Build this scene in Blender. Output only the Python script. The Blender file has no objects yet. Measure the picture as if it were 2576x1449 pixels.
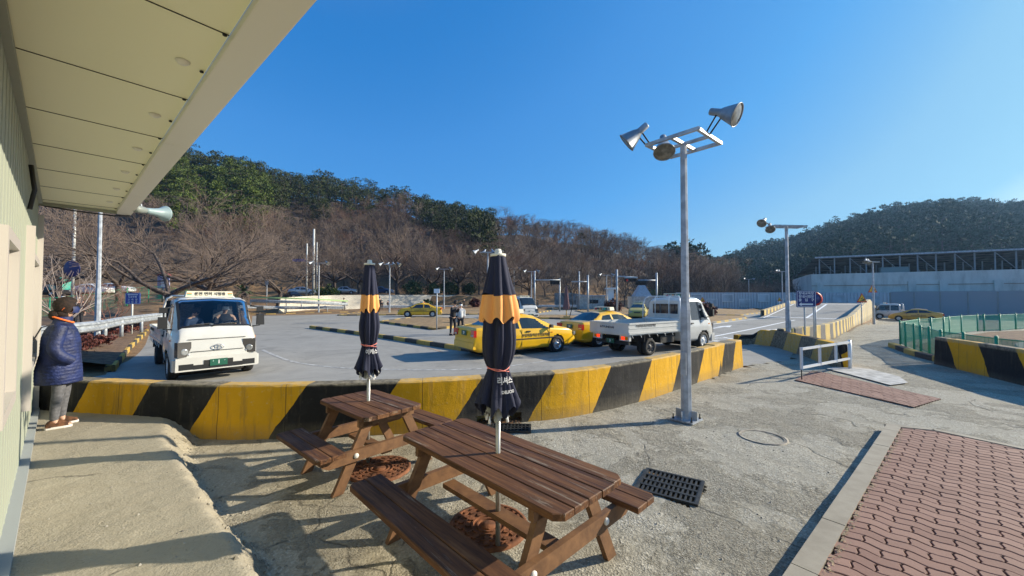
import bpy, math, random
import numpy as np
from mathutils import Vector, Matrix
R = math.radians
random.seed(7); rng = np.random.default_rng(7)
SC = bpy.context.scene; COL = SC.collection
# ---------------- camera, sky, sun, exposure
F = 968.0; CU, CV = 1288.0, 724.5; CH = 1.96; PITCH = R(1.39)
cam_d = bpy.data.cameras.new("camera"); cam = bpy.data.objects.new("camera", cam_d); COL.objects.link(cam)
cam_d.sensor_width = 36; cam_d.lens = 36*F/2576; cam_d.clip_start = .05; cam_d.clip_end = 3000
cam.location = (0, 0, CH); cam.rotation_euler = (R(90)+PITCH, 0, 0); SC.camera = cam
SUN_AZ = math.atan2(.979, .204); SUN_EL = R(23.5)
W = bpy.data.worlds.new("World"); SC.world = W; W.use_nodes = True
nt = W.node_tree; bg = nt.nodes['Background']
sky = nt.nodes.new('ShaderNodeTexSky'); sky.sky_type = 'NISHITA'; sky.sun_disc = False
sky.sun_elevation = SUN_EL; sky.sun_rotation = SUN_AZ
sky.altitude = 0; sky.air_density = 1.15; sky.dust_density = 0.8; sky.ozone_density = 4.0
sep_ = nt.nodes.new('ShaderNodeSeparateColor'); nt.links.new(sky.outputs[0], sep_.inputs[0])
mu = nt.nodes.new('ShaderNodeMath'); mu.operation = 'MULTIPLY'; mu.inputs[1].default_value = .1; nt.links.new(sep_.outputs[0], mu.inputs[0])
rp = nt.nodes.new('ShaderNodeValToRGB'); e_ = rp.color_ramp.elements     # grade the physical sky to the deep winter blue of the day
stops = [(0., (.10,.15,.24)), (.064, (.030,.13,.36)), (.075, (.026,.216,.617)), (.11, (.061,.292,.737)), (.197, (.105,.402,.86)), (.37, (.27,.57,.86)), (.60, (.34,.67,.90)), (1., (1.2,1.35,1.5))]
while len(e_) < len(stops): e_.new(.5)
for k_, (p_, c_) in enumerate(stops): e_[k_].position = p_; e_[k_].color = tuple((a/1.647 if p_ > .07 else a) for a in c_)+(1,)
nt.links.new(mu.outputs[0], rp.inputs[0])
ml = nt.nodes.new('ShaderNodeVectorMath'); ml.operation = 'SCALE'; ml.inputs[3].default_value = 10; nt.links.new(rp.outputs[0], ml.inputs[0]); nt.links.new(ml.outputs[0], bg.inputs[0]); bg.inputs[1].default_value = .1
sd = bpy.data.lights.new("sun", 'SUN'); sd.energy = 5; sd.angle = R(.53); sd.color = (1, .90, .72)
sun = bpy.data.objects.new("sun", sd); COL.objects.link(sun)
sv = Vector((math.sin(SUN_AZ)*math.cos(SUN_EL), math.cos(SUN_AZ)*math.cos(SUN_EL), math.sin(SUN_EL)))
sun.rotation_euler = sv.to_track_quat('Z', 'Y').to_euler(); sun.location = (20, 0, 30)
SC.view_settings.view_transform = 'Standard'; SC.view_settings.look = 'None'
SC.view_settings.exposure = 0.72; SC.view_settings.gamma = 1

# ---------------- measuring helpers: points on the ground seen in the photograph
def ray(u, v):
    x = (u-CU)/F; y = (CV-v)/F
    c, s = math.cos(PITCH), math.sin(PITCH)
    return x, c - y*s, s + y*c
def P(u, v, z=0.):
    dx, dy, dz = ray(u, v); t = (z-CH)/dz
    return (dx*t, dy*t)
def PY(u, v, Y):
    dx, dy, dz = ray(u, v); t = Y/dy
    return (dx*t, Y, CH+dz*t)
def proj(x, y, z):
    c, s = math.cos(PITCH), math.sin(PITCH)
    dz = z-CH; f = y*c + dz*s; up = -y*s + dz*c
    return CU + F*x/f, CV - F*up/f

# ---------------- terrain
YS = np.array([0, 9, 16, 20, 24, 30, 34, 40, 44, 48, 52, 56, 60, 61.2, 61.8, 66, 75, 85, 95, 110, 130, 150, 170, 200, 250, 300, 360, 460.])
COLS = {
 -1400: [(8,.3),(24,.8),(34,1.6),(48,3),(70,14),(110,40),(150,45),(460,40)],
 90: [(9,0),(16,.3),(24,.5),(34,1.3),(48,2.2),(56,3),(80,17),(110,37),(140,45),(460,40)],
 400: [(20,0),(24,.5),(30,1.3),(34,1.5),(48,2.1),(58,3),(80,16),(110,35),(130,47),(160,47),(460,40)],
 640: [(42,0),(46,.2),(52,1.2),(58,1.7),(66,2.6),(90,15),(120,34),(140,44),(460,40)],
 870: [(47,0),(56,.4),(60,.7),(61.2,.8),(61.8,2.3),(75,2.7),(95,12),(130,32),(150,40),(460,36)],
 1200: [(45,0),(60,.6),(61.2,.6),(61.8,2.1),(75,3),(95,11),(130,24),(150,28),(460,26)],
 1350: [(60,0),(66,.4),(75,2),(110,13),(150,24),(170,26),(460,22)],
 1500: [(62,0),(75,1),(110,11),(150,21.5),(170,23),(460,20)],
 1700: [(62,0),(85,.7),(110,5),(150,11.5),(170,12),(460,14)],
 1800: [(62,0),(95,1),(130,4),(150,6.5),(200,7),(300,22),(360,23),(460,20)],
 1900: [(66,0),(110,1),(170,4),(200,9),(300,33),(360,35),(460,30)],
 2000: [(66,0),(110,1),(170,8),(200,14),(300,41),(360,44),(460,40)],
 2200: [(66,0),(90,.5),(110,3),(170,24),(200,34),(300,60),(360,64),(460,60)],
 2380: [(66,0),(90,.5),(110,4),(170,28),(200,39),(300,69),(360,72),(460,70)],
 2576: [(66,0),(90,.5),(110,4),(170,27),(200,37),(300,65),(360,70),(460,66)],
 3600: [(66,0),(90,.5),(110,4),(170,22),(200,28),(300,45),(360,46),(460,40)],
}
AZ = np.array([(u-CU)/F for u in COLS])
TAB = np.array([np.interp(YS, [p[0] for p in v], [p[1] for p in v]) for v in COLS.values()])
def drop(x, y):
    m = np.clip((x-y+3.2)/.5, 0, 1)
    t = np.clip((y-24)/19, 0, 1); t2 = np.clip((95-y)/25, 0, 1)
    return -.85*m*(t*t*(3-2*t))*t2
def gz(x, y):
    x = np.asarray(x, float); y = np.maximum(np.asarray(y, float), .01)
    az = np.clip(x/y, AZ[0], AZ[-1]-1e-6)
    i = np.clip(np.searchsorted(AZ, az, side='right')-1, 0, len(AZ)-2)
    f = (az-AZ[i])/(AZ[i+1]-AZ[i])
    j = np.clip(np.searchsorted(YS, y, side='right')-1, 0, len(YS)-2)
    g = np.clip((y-YS[j])/(YS[j+1]-YS[j]), 0, 1)
    a = TAB[i, j]*(1-g)+TAB[i, j+1]*g; b = TAB[i+1, j]*(1-g)+TAB[i+1, j+1]*g
    h = a*(1-f)+b*f
    h = h + np.clip((y-70)/40, 0, 1)*(1.2*np.sin(x*.11+1)*np.cos(y*.09)+.8*np.sin(x*.23+y*.17))
    return h+drop(x, y)
def G(u, v, n=25):
    z = 0.
    for _ in range(n): x, y = P(u, v, z); z = .5*z+.5*float(gz(x, y))
    return x, y, z

# ---------------- mesh collector
class MB:
    def __init__(s): s.v = []; s.f = []; s.m = []; s.sm = []
    def add(s, vs, fs, mi=0, smooth=False):
        o = len(s.v); s.v += [tuple(map(float, p)) for p in vs]
        for f in fs: s.f.append([o+k for k in f]); s.m.append(mi); s.sm.append(smooth)
    def box(s, c, d, rz=0, M=None, mi=0, tap=1.):
        x, y, z = [a/2 for a in d]
        vs = [Vector((sx*x*(tap if sz > 0 else 1), sy*y*(tap if sz > 0 else 1), sz*z)) for sz in (-1, 1) for sy in (-1, 1) for sx in (-1, 1)]
        T = Matrix.Translation(c) @ (M.to_4x4() if M else Matrix.Rotation(rz, 4, 'Z'))
        s.add([T @ p for p in vs], [(0,2,3,1),(4,5,7,6),(0,1,5,4),(2,6,7,3),(0,4,6,2),(1,3,7,5)], mi)
    def beam(s, a, b, w, h, up=(0,0,1), mi=0):
        a, b = Vector(a), Vector(b); d = b-a; L = d.length; d.normalize()
        u = Vector(up); x = d.cross(u)
        if x.length < 1e-4: x = Vector((1,0,0))
        x.normalize(); u = x.cross(d)
        M = Matrix((d, x, u)).transposed()
        s.box((a+b)/2, (L, w, h), M=M, mi=mi)
    def tube(s, pts, rad, n=8, mi=0, cap=True, smooth=True):
        pts = [Vector(p) for p in pts]
        if not hasattr(rad, '__len__'): rad = [rad]*len(pts)
        vs = []; fs = []; pu = None
        for i, p in enumerate(pts):
            d = (pts[min(i+1, len(pts)-1)]-pts[max(i-1, 0)]).normalized()
            if pu is None: pu = d.orthogonal().normalized()
            pu = (pu-d*pu.dot(d)); pu = pu.normalized() if pu.length > 1e-6 else d.orthogonal().normalized()
            w = d.cross(pu)
            for k in range(n):
                a = 2*math.pi*k/n; vs.append(p+(pu*math.cos(a)+w*math.sin(a))*rad[i])
        for i in range(len(pts)-1):
            for k in range(n):
                fs.append((i*n+k, i*n+(k+1)%n, (i+1)*n+(k+1)%n, (i+1)*n+k))
        s.add(vs, fs, mi, smooth)
        if cap and n > 2:
            o = len(s.v)-len(vs)
            s.f.append([o+k for k in range(n)][::-1]); s.m.append(mi); s.sm.append(False)
            s.f.append([o+len(vs)-n+k for k in range(n)]); s.m.append(mi); s.sm.append(False)
    def lathe(s, prof, n=16, T=None, mi=0, smooth=True, mod=None):
        vs = []; fs = []
        for (r, z) in prof:
            for k in range(n):
                a = 2*math.pi*k/n; rr = r*(mod(a, z) if mod else 1); vs.append(Vector((rr*math.cos(a), rr*math.sin(a), z)))
        for i in range(len(prof)-1):
            for k in range(n): fs.append((i*n+k, i*n+(k+1)%n, (i+1)*n+(k+1)%n, (i+1)*n+k))
        if T is not None: vs = [T @ p for p in vs]
        s.add(vs, fs, mi, smooth)
    def prism(s, poly, z0, z1, mi=0, T=None):
        n = len(poly); vs = [Vector((p[0], p[1], z0)) for p in poly]+[Vector((p[0], p[1], z1)) for p in poly]
        if T is not None: vs = [T @ p for p in vs]
        s.add(vs, [list(range(n))[::-1], list(range(n, 2*n))]+[(k, (k+1)%n, n+(k+1)%n, n+k) for k in range(n)], mi)
    def grid(s, A, mi=0, smooth=True):      # A: (n,m,3)
        n, m = A.shape[:2]; o = len(s.v); s.v += [tuple(p) for p in A.reshape(-1, 3).tolist()]
        for i in range(n-1):
            for j in range(m-1):
                a = o+i*m+j; s.f.append([a, a+1, a+m+1, a+m]); s.m.append(mi); s.sm.append(smooth)
    def mesh(s, name, mats):
        me = bpy.data.meshes.new(name); me.from_pydata(s.v, [], s.f)
        if not isinstance(mats, (list, tuple)): mats = [mats]
        for m in mats: me.materials.append(m)
        me.polygons.foreach_set('material_index', s.m); me.polygons.foreach_set('use_smooth', s.sm); me.update()
        return me
    def build(s, name, mats, parent=None, **kw):
        return link(name, s.mesh(name, mats), parent, **kw)
def fast_mesh(name, V, Fc, mats, smooth=False, mi=None):
    me = bpy.data.meshes.new(name); n = len(V); m = len(Fc); k = Fc.shape[1]
    me.vertices.add(n); me.vertices.foreach_set('co', np.asarray(V, np.float32).ravel())
    me.loops.add(m*k); me.loops.foreach_set('vertex_index', np.asarray(Fc, np.int32).ravel())
    me.polygons.add(m); me.polygons.foreach_set('loop_start', np.arange(0, m*k, k, dtype=np.int32))
    me.polygons.foreach_set('loop_total', np.full(m, k, np.int32))
    for q in (mats if isinstance(mats, (list, tuple)) else [mats]): me.materials.append(q)
    me.polygons.foreach_set('use_smooth', np.full(m, smooth))
    if mi is not None: me.polygons.foreach_set('material_index', np.asarray(mi, np.int32))
    me.update(calc_edges=True); return me
def tag(o, label=None, cat=None, group=None, kind=None):
    if label: o['label'] = label
    if cat: o['category'] = cat
    if group: o['group'] = group
    if kind: o['kind'] = kind
    return o
def link(name, data, parent=None, label=None, cat=None, group=None, kind=None, loc=None, rz=None):
    o = bpy.data.objects.new(name, data); COL.objects.link(o)
    if parent: o.parent = parent
    if loc is not None: o.location = loc
    if rz is not None: o.rotation_euler = (0, 0, rz)
    return tag(o, label, cat, group, kind)
def thing(name, loc, label, cat, group=None, rz=0): return link(name, None, None, label, cat, group, loc=loc, rz=rz)
def kids(o): return [c for c in bpy.data.objects if c.parent == o]
def copy_tree(o, parent=None):
    c = o.copy(); COL.objects.link(c)
    if parent: c.parent = parent
    for ch in kids(o): copy_tree(ch, c)
    return c

# ---------------- materials
def mat(name, col, rough=.7, metal=0., n_scale=0, n_amt=.2, bump=0., b_scale=30, col2=None, spec=.5, coat=0, coords='Object', detail=6):
    m = bpy.data.materials.new(name); m.use_nodes = True; t = m.node_tree; N = t.nodes; Lk = t.links; b = N['Principled BSDF']
    b.inputs['Base Color'].default_value = (*col, 1); b.inputs['Roughness'].default_value = rough; b.inputs['Metallic'].default_value = metal
    b.inputs['Specular IOR Level'].default_value = spec; b.inputs['Coat Weight'].default_value = coat
    if n_scale or bump:
        tc = N.new('ShaderNodeTexCoord')
    if n_scale:
        nz = N.new('ShaderNodeTexNoise'); nz.inputs['Scale'].default_value = n_scale; nz.inputs['Detail'].default_value = detail
        Lk.new(tc.outputs[coords], nz.inputs['Vector'])
        r = N.new('ShaderNodeValToRGB'); c2 = col2 or tuple(c*(1-n_amt*1.6) for c in col)
        r.color_ramp.elements[0].color = (*c2, 1); r.color_ramp.elements[0].position = .38
        r.color_ramp.elements[1].color = (*[min(1, c*(1+n_amt*.4)) for c in col], 1); r.color_ramp.elements[1].position = .62
        Lk.new(nz.outputs[0], r.inputs[0]); Lk.new(r.outputs[0], b.inputs['Base Color'])
    if bump:
        n2 = N.new('ShaderNodeTexNoise'); n2.inputs['Scale'].default_value = b_scale; n2.inputs['Detail'].default_value = 5
        Lk.new(tc.outputs[coords], n2.inputs['Vector'])
        bp = N.new('ShaderNodeBump'); bp.inputs['Strength'].default_value = bump; bp.inputs['Distance'].default_value = .02
        Lk.new(n2.outputs[0], bp.inputs['Height']); Lk.new(bp.outputs[0], b.inputs['Normal'])
    return m
class NB:   # tiny node helper
    def __init__(s, name, rough=.85):
        s.m = bpy.data.materials.new(name); s.m.use_nodes = True; s.t = s.m.node_tree; s.b = s.t.nodes['Principled BSDF']; s.b.inputs['Roughness'].default_value = rough
    def n(s, ty, **kw):
        nd = s.t.nodes.new('ShaderNode'+ty)
        for k, v in kw.items():
            if hasattr(nd, k): setattr(nd, k, v)
        return nd
    def l(s, a, b): s.t.links.new(a, b)
    def noise(s, vec, sc, det=6, rough=.55, dist=0):
        n = s.n('TexNoise'); n.inputs['Scale'].default_value = sc; n.inputs['Detail'].default_value = det; n.inputs['Roughness'].default_value = rough
        n.inputs['Distortion'].default_value = dist; s.l(vec, n.inputs['Vector']); return n.outputs[0]
    def ramp(s, v, stops):
        r = s.n('ValToRGB'); e = r.color_ramp.elements
        while len(e) < len(stops): e.new(.5)
        for k, (p, c) in enumerate(stops):
            e[k].position = p; e[k].color = (*c, 1) if hasattr(c, '__len__') else (c, c, c, 1)
        s.l(v, r.inputs[0]); return r.outputs[0]
    def math(s, op, a, b=None):
        n = s.n('Math', operation=op)
        for k, q in enumerate((a, b)):
            if q is None: continue
            if isinstance(q, (int, float)): n.inputs[k].default_value = q
            else: s.l(q, n.inputs[k])
        return n.outputs[0]
    def mix(s, f, a, b, blend='MIX'):
        n = s.n('Mix', data_type='RGBA', blend_type=blend)
        for k, q in ((0, f), (6, a), (7, b)):
            if isinstance(q, (int, float)): n.inputs[k].default_value = q
            elif isinstance(q, tuple): n.inputs[k].default_value = (*q, 1)
            else: s.l(q, n.inputs[k])
        return n.outputs[2]
    def bump(s, h, st=.5, d=.02, prev=None):
        n = s.n('Bump'); n.inputs['Strength'].default_value = st; n.inputs['Distance'].default_value = d
        s.l(h, n.inputs['Height'])
        if prev: s.l(prev, n.inputs['Normal'])
        return n.outputs[0]
    def obj(s): return s.n('TexCoord').outputs['Object']

M = {}
M['white'] = mat('white_paint', (.74,.74,.72), .35, coat=.3)
M['truckwhite'] = mat('truck_white', (.60,.59,.55), .28, coat=.5, n_scale=3, n_amt=.04)
M['yellow'] = mat('taxi_yellow', (.80,.45,.006), .3, coat=.6, n_scale=3, n_amt=.05)
M['orangepaint'] = mat('orange_paint', (.62,.32,.03), .3, coat=.6)
M['black'] = mat('black_plastic', (.015,.015,.016), .5)
M['rubber'] = mat('tyre_rubber', (.018,.018,.018), .85)
M['blacktrim'] = mat('dark_chassis', (.02,.02,.02), .8)
M['silver'] = mat('silver_metal', (.55,.55,.56), .35, .9)
M['galv'] = mat('galvanised_steel', (.42,.45,.48), .5, .35, n_scale=6, n_amt=.2, bump=.05)
M['greypole'] = mat('grey_painted_pole', (.40,.43,.47), .5, .1, n_scale=9, n_amt=.18)
M['chrome'] = mat('chrome', (.75,.75,.75), .15, 1)
M['glass'] = mat('dark_glass', (.015,.02,.025), .06, spec=.8)
M['bluepl'] = mat('blue_panel', (.02,.05,.32), .4)
M['navypl'] = mat('navy_panel', (.025,.03,.16), .4)
M['signwhite'] = mat('sign_white', (.8,.8,.8), .5)
M['green'] = mat('fence_green', (.02,.33,.17), .5)
M['limegreen'] = mat('lime_green', (.25,.55,.12), .5)
M['plate'] = mat('plate_green', (.01,.10,.06), .5)
M['red'] = mat('red_lens', (.55,.02,.015), .2, coat=.5)
M['amber'] = mat('amber_lens', (.8,.25,.01), .2, coat=.5)
M['lampclear'] = mat('lamp_glass', (.34,.35,.35), .12, .4)
M['greenlens'] = mat('green_lens', (.02,.35,.2), .2, coat=.5)
M['navyjacket'] = mat('navy_jacket', (.02,.04,.09), .8)
M['skin'] = mat('skin', (.55,.33,.23), .6)
M['hair'] = mat('hair_dark', (.03,.018,.012), .6)
M['brownhair'] = mat('hair_brown', (.022,.010,.006), .85, n_scale=40, n_amt=.4, bump=.3, b_scale=80)
M['mask'] = mat('white_mask', (.8,.8,.8), .8)
M['blackcloth'] = mat('black_cloth', (.018,.018,.022), .85)
M['greycloth'] = mat('grey_cloth', (.12,.12,.13), .9, n_scale=30, n_amt=.2)
M['whitecloth'] = mat('white_cloth', (.6,.6,.6), .9)
M['navycloth'] = mat('navy_puffer', (.009,.020,.095), .6, n_scale=8, n_amt=.3, bump=.5, b_scale=30)
M['orangecloth'] = mat('orange_cloth', (.85,.17,.03), .8)
M['leather'] = mat('brown_suede', (.13,.055,.022), .9, n_scale=20, n_amt=.4)
M['sole'] = mat('white_sole', (.65,.62,.58), .8)
M['bark'] = mat('bark', (.115,.088,.075), .95, n_scale=8, n_amt=.4, bump=.6, b_scale=14)
M['twig'] = mat('twigs', (.16,.11,.085), .95, n_scale=.5, n_amt=.25, coords='Object')
M['twig2'] = mat('twigs_far', (.125,.088,.066), .95)
M['twig3'] = mat('twigs_red', (.15,.082,.058), .95)
M['pine'] = mat('pine_needles', (.050,.068,.012), .8, n_scale=.6, n_amt=.45)
M['olive'] = mat('olive_needles', (.10,.14,.02), .8, n_scale=.6, n_amt=.4)
M['bush'] = mat('bush_leaves', (.05,.09,.03), .7, n_scale=3, n_amt=.4)
M['redbush'] = mat('red_leaves', (.13,.035,.025), .7, n_scale=3, n_amt=.4)
M['fpine'] = mat('far_pine_needles', (.028,.055,.022), .85)
M['wallstone'] = mat('pale_stone', (.50,.47,.40), .9, n_scale=3, n_amt=.2, bump=.5, b_scale=3)
M['conc'] = mat('concrete', (.36,.35,.32), .9, n_scale=4, n_amt=.18, bump=.2)
M['iron'] = mat('cast_iron', (.035,.037,.038), .6, .3, n_scale=10, n_amt=.3)
M['rust'] = mat('rusty_iron', (.20,.075,.03), .85, .1, n_scale=9, n_amt=.35, bump=.3)
M['greyiron'] = mat('worn_iron', (.33,.29,.23), .8, .1, n_scale=9, n_amt=.3)
# ================= GROUND AND TERRAIN =================
q = NB('dry_ground', .95); o_ = q.obj()
n1 = q.noise(o_, .15, 8); n2 = q.noise(o_, 2.5, 8, .7); n3 = q.noise(o_, 14, 4, .7)
c = q.ramp(n1, [(.35, (.20,.10,.035)), (.6, (.34,.20,.085))])
c2 = q.ramp(n2, [(.35, (.10,.06,.03)), (.65, (.36,.23,.12))])
c = q.mix(.55, c, c2); c = q.mix(q.math('MULTIPLY', n3, .4), c, (.08,.05,.03))
sp_ = q.n('SeparateXYZ'); q.l(o_, sp_.inputs[0]); up_ = q.ramp(q.math('DIVIDE', sp_.outputs[2], 20.), [(.18, 0.), (.34, 1.)])
c = q.mix(up_, c, q.ramp(n2, [(.35, (.05,.036,.026)), (.65, (.115,.08,.055))]))
q.l(c, q.b.inputs['Base Color']); q.l(q.bump(n2, .8, .15, q.bump(n3, .6, .03)), q.b.inputs['Normal']); M['dirt'] = q.m
azs = np.concatenate([np.linspace(-2.75, -1.4, 22)[:-1], np.linspace(-1.4, 1.5, 240), np.linspace(1.5, 2.35, 12)[1:]])
ys = np.concatenate([np.linspace(.4, 16, 12)[:-1], np.linspace(16, 72, 100), np.linspace(72, 380, 110)[1:]])
A, Yg = np.meshgrid(azs, ys); Xg = A*Yg; Zg = gz(Xg, Yg)-.03
Zg += np.where(Yg > 60, .25*np.sin(Xg*1.3)*np.cos(Yg*1.1), 0)
V = np.stack([Xg, Yg, Zg], -1).reshape(-1, 3); n_, m_ = A.shape
I = (np.arange(n_-1)[:, None]*m_+np.arange(m_-1)[None]).ravel()
link('hillside', fast_mesh('hillside', V, np.stack([I, I+1, I+m_+1, I+m_], 1), M['dirt'], True), kind='structure')
mb = MB(); mb.add([(-900,-300,-1.3),(900,-300,-1.3),(900,900,-1.3),(-900,900,-1.3)], [(0,1,2,3)]); mb.build('ground', M['dirt'], kind='structure')

# --- asphalt of the course
q = NB('asphalt', .85); o_ = q.obj()
n1 = q.noise(o_, .25, 6, .6); n2 = q.noise(o_, 60, 3, .8); n3 = q.noise(o_, 1.6, 8, .65)
c = q.ramp(n1, [(.35, (.30,.283,.248)), (.65, (.37,.35,.31))]); c = q.mix(.35, c, q.ramp(n3, [(.4,(.20,.195,.18)),(.62,(.36,.345,.31))]))
c = q.mix(.35, c, q.ramp(n2, [(.35,(.15,.145,.135)),(.65,(.46,.44,.40))]))
wr_ = q.noise(o_, .45, 9, .7, .8); c = q.mix(q.math('MULTIPLY', q.ramp(wr_, [(.52, 0.), (.60, 1.)]), .28), c, (.13,.125,.115)); cn = q.noise(o_, 6, 2); c = q.mix(q.math('MULTIPLY', q.ramp(cn, [(.66, 0.), (.72, 1.)]), .3), c, (.10,.10,.09))
q.l(c, q.b.inputs['Base Color']); q.l(q.bump(n2, .35, .006), q.b.inputs['Normal']); q.b.inputs['Specular IOR Level'].default_value = .2; M['asphalt'] = q.m
def sheet(name, poly, z, m, **kw):
    import mathutils.geometry as mg
    tri = mg.tessellate_polygon([[Vector((p[0], p[1], 0)) for p in poly]])
    mb = MB(); vs = [(p[0], p[1], z if not callable(z) else z(p[0], p[1])) for p in poly]
    fs = []
    for t in tri:
        a, b, c_ = [Vector(vs[k]) for k in t]
        fs.append(t if (b-a).cross(c_-a).z > 0 else t[::-1])
    mb.add(vs, fs); return mb.build(name, m, **kw)
# barrier line (top front edge measured in the photo, height .74)
HB = .74
top_uv = [(60,949),(150,956),(240,959),(400,966),(520,969),(640,970),(760,968),(880,965),(1000,961),(1130,956),(1290,943),(1410,938.5),(1540,921),(1650,903),(1720,888),(1790,873),(1867,857)]
BL = [P(u, v, HB) for u, v in top_uv]
BL = [(-10.5, 6.4)]+[(BL[0][0]-.2, BL[0][1]+.05)]+BL
rj = [(9.9,13.6),(10.7,15.2),(12.6,16.3),(15.2,18.5),(19,22),(23,26),(31,34),(45,48)]
road = [(b[0], b[1]+.12) for b in BL]+[(8.6,12.0)]+rj+[(44,60),(20,62),(5,60),(-4,44),(-18,41),(-21,48.5),(-27,43),(-30,42),(-24,28),(-18.6,19.2),(-10.3,9.8)]
sheet('road', road, 0.0, M['asphalt'], kind='structure')

# --- yard: one fine sheet with the raised slab along the office
WD = Vector((-.761,.648)); WN = Vector((.648,.761)); W0 = Vector((-3.24,2.45))   # office wall line
def wallc(x, y): return (x-W0.x)*WD.x+(y-W0.y)*WD.y, (x-W0.x)*WN.x+(y-W0.y)*WN.y
def nz(x, y, s, seed):
    r_ = np.random.default_rng(seed); out = 0
    for k in range(5):
        a = r_.uniform(0, 6.28); p = r_.uniform(0, 6.28, 2); f = s*1.55**k
        out = out+np.sin(f*(x*np.cos(a)+y*np.sin(a))+p[0])*np.cos(f*.8*(x*np.sin(a)-y*np.cos(a))+p[1])/1.25**k
    return out/3
def yard_h(x, y):
    s = (x-W0.x)*WD.x+(y-W0.y)*WD.y; n = (x-W0.x)*WN.x+(y-W0.y)*WN.y
    n = n+.06*nz(x, y, 3.1, 3)+.035*nz(x, y, 13, 4)+.02*nz(x, y, 38, 14)
    cr = np.interp(s, [-2, 1, 2.2, 3.3, 4.2], [.98, 1.04, 1.08, 1.2, 1.35]); to = np.interp(s, [-2, 1, 2.2, 2.9, 3.6, 4.2], [1.2, 1.24, 1.34, 1.6, 2.15, 2.3])
    t = np.clip((to-n)/(to-cr), 0, 1); h = .28*t*(.55+.45*t*(3-2*t))
    r_ = .006*nz(x, y, 6, 5)+.004*nz(x, y, 25, 6)
    rough = np.clip(nz(x, y, 1.3, 9), 0, 1)
    return h+r_+.007*rough*nz(x, y, 60, 8)+t*(1-t)*(.06*nz(x, y, 22, 7)+.07*nz(x, y, 47, 17)+.05*nz(x, y, 80, 27))+(t > .9)*.004*nz(x, y, 34, 21)+.012*nz(x, y, 1.2, 11)
def gridsheet(x0, x1, y0, y1, d):
    xs = np.arange(x0, x1+d/2, d); yy = np.arange(y0, y1+d/2, d); X_, Y_ = np.meshgrid(xs, yy); return X_, Y_
q = NB('rough_concrete', .92); o_ = q.obj()
sep = q.n('SeparateXYZ'); q.l(o_, sep.inputs[0])
big = q.noise(o_, .55, 8, .62); med = q.noise(o_, 3.2, 8, .65, .4); fine = q.noise(o_, 38, 5, .75)
vo = q.n('TexVoronoi'); vo.inputs['Scale'].default_value = 62; q.l(o_, vo.inputs['Vector'])
vo2 = q.n('TexVoronoi'); vo2.inputs['Scale'].default_value = 210; q.l(o_, vo2.inputs['Vector'])
base = q.ramp(big, [(.36, (.30,.27,.205)), (.5, (.365,.335,.265)), (.66, (.42,.39,.315))])
base = q.mix(.45, base, q.ramp(med, [(.34, (.23,.21,.162)), (.52, (.36,.33,.26)), (.7, (.47,.435,.35))]))
slab = q.math('GREATER_THAN', sep.outputs[2], .2); slabm = q.ramp(sep.outputs[2], [(.12, 0.), (.24, 1.)])
slabc = q.mix(.5, q.ramp(med, [(.3, (.28,.25,.195)), (.7, (.40,.37,.30))]), q.ramp(big, [(.35,(.30,.275,.225)),(.65,(.42,.38,.30))]))
agg = q.ramp(vo.outputs['Color'], [(.0, (.06,.055,.044)), (.3, (.24,.22,.175)), (.6, (.37,.345,.28)), (.85, (.52,.485,.40)), (1., (.80,.75,.66))])
aggm = q.math('MULTIPLY', q.ramp(med, [(.38, .35), (.6, .95)]), q.math('SUBTRACT', 1., q.math('MULTIPLY', slabm, .8)))
pat = q.ramp(q.noise(o_, .75, 10, .72, .3), [(.50, 0.), (.56, 1.)]); pat = q.math('MULTIPLY', pat, q.math('SUBTRACT', 1., q.math('MULTIPLY', slabm, .75)))
sandm = q.math('MULTIPLY', q.ramp(q.math('ADD', sep.outputs[0], 3.), [(.0, 1.), (1., 0.)]), .0)
xs_ = q.math('ADD', q.math('MULTIPLY', sep.outputs[0], .35), q.math('MULTIPLY', q.noise(o_, 1.1, 6), 1.2))
sandm = q.math('MULTIPLY', q.ramp(xs_, [(.2, 1.), (.75, 0.)]), .45)
c = q.mix(q.math('MULTIPLY', aggm, q.ramp(pat, [(0., .70), (1., .80)])), q.mix(slabm, base, slabc), agg)
c = q.mix(sandm, c, (.34,.285,.185), 'MIX'); c = q.mix(q.math('MULTIPLY', pat, .12), c, q.mix(vo.outputs['Distance'], (.14,.125,.10), (.55,.51,.43)))
vc = q.n('TexVoronoi', feature='DISTANCE_TO_EDGE'); vc.inputs['Scale'].default_value = .42
wv = q.n('VectorMath', operation='ADD'); nn = q.n('TexNoise'); nn.inputs['Scale'].default_value = 1.7; nn.inputs['Detail'].default_value = 8; q.l(o_, nn.inputs['Vector'])
sc_ = q.n('VectorMath', operation='SCALE'); sc_.inputs[3].default_value = .5; q.l(nn.outputs[1], sc_.inputs[0]); q.l(o_, wv.inputs[0]); q.l(sc_.outputs[0], wv.inputs[1]); q.l(wv.outputs[0], vc.inputs['Vector'])
crk = q.math('MULTIPLY', q.ramp(vc.outputs['Distance'], [(0., 1.), (.007, 0.)]), q.ramp(q.noise(o_, .9, 3), [(.5, 0.), (.56, 1.)]))
c = q.mix(q.math('MULTIPLY', crk, .6), c, (.03,.028,.025))
c = q.mix(q.math('MULTIPLY', q.ramp(fine, [(.3, 1.), (.42, 0.)]), .5), c, (.07,.065,.055))
q.l(c, q.b.inputs['Base Color'])
bs = q.math('SUBTRACT', 1., q.math('MULTIPLY', slabm, .6))
h_ = q.math('MULTIPLY', vo.outputs['Distance'], q.ramp(med, [(.4, .4), (.62, 1.)])); h_ = q.math('MULTIPLY', q.math('MULTIPLY', h_, bs), q.math('ADD', q.math('MULTIPLY', pat, 1.6), .8))
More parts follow.
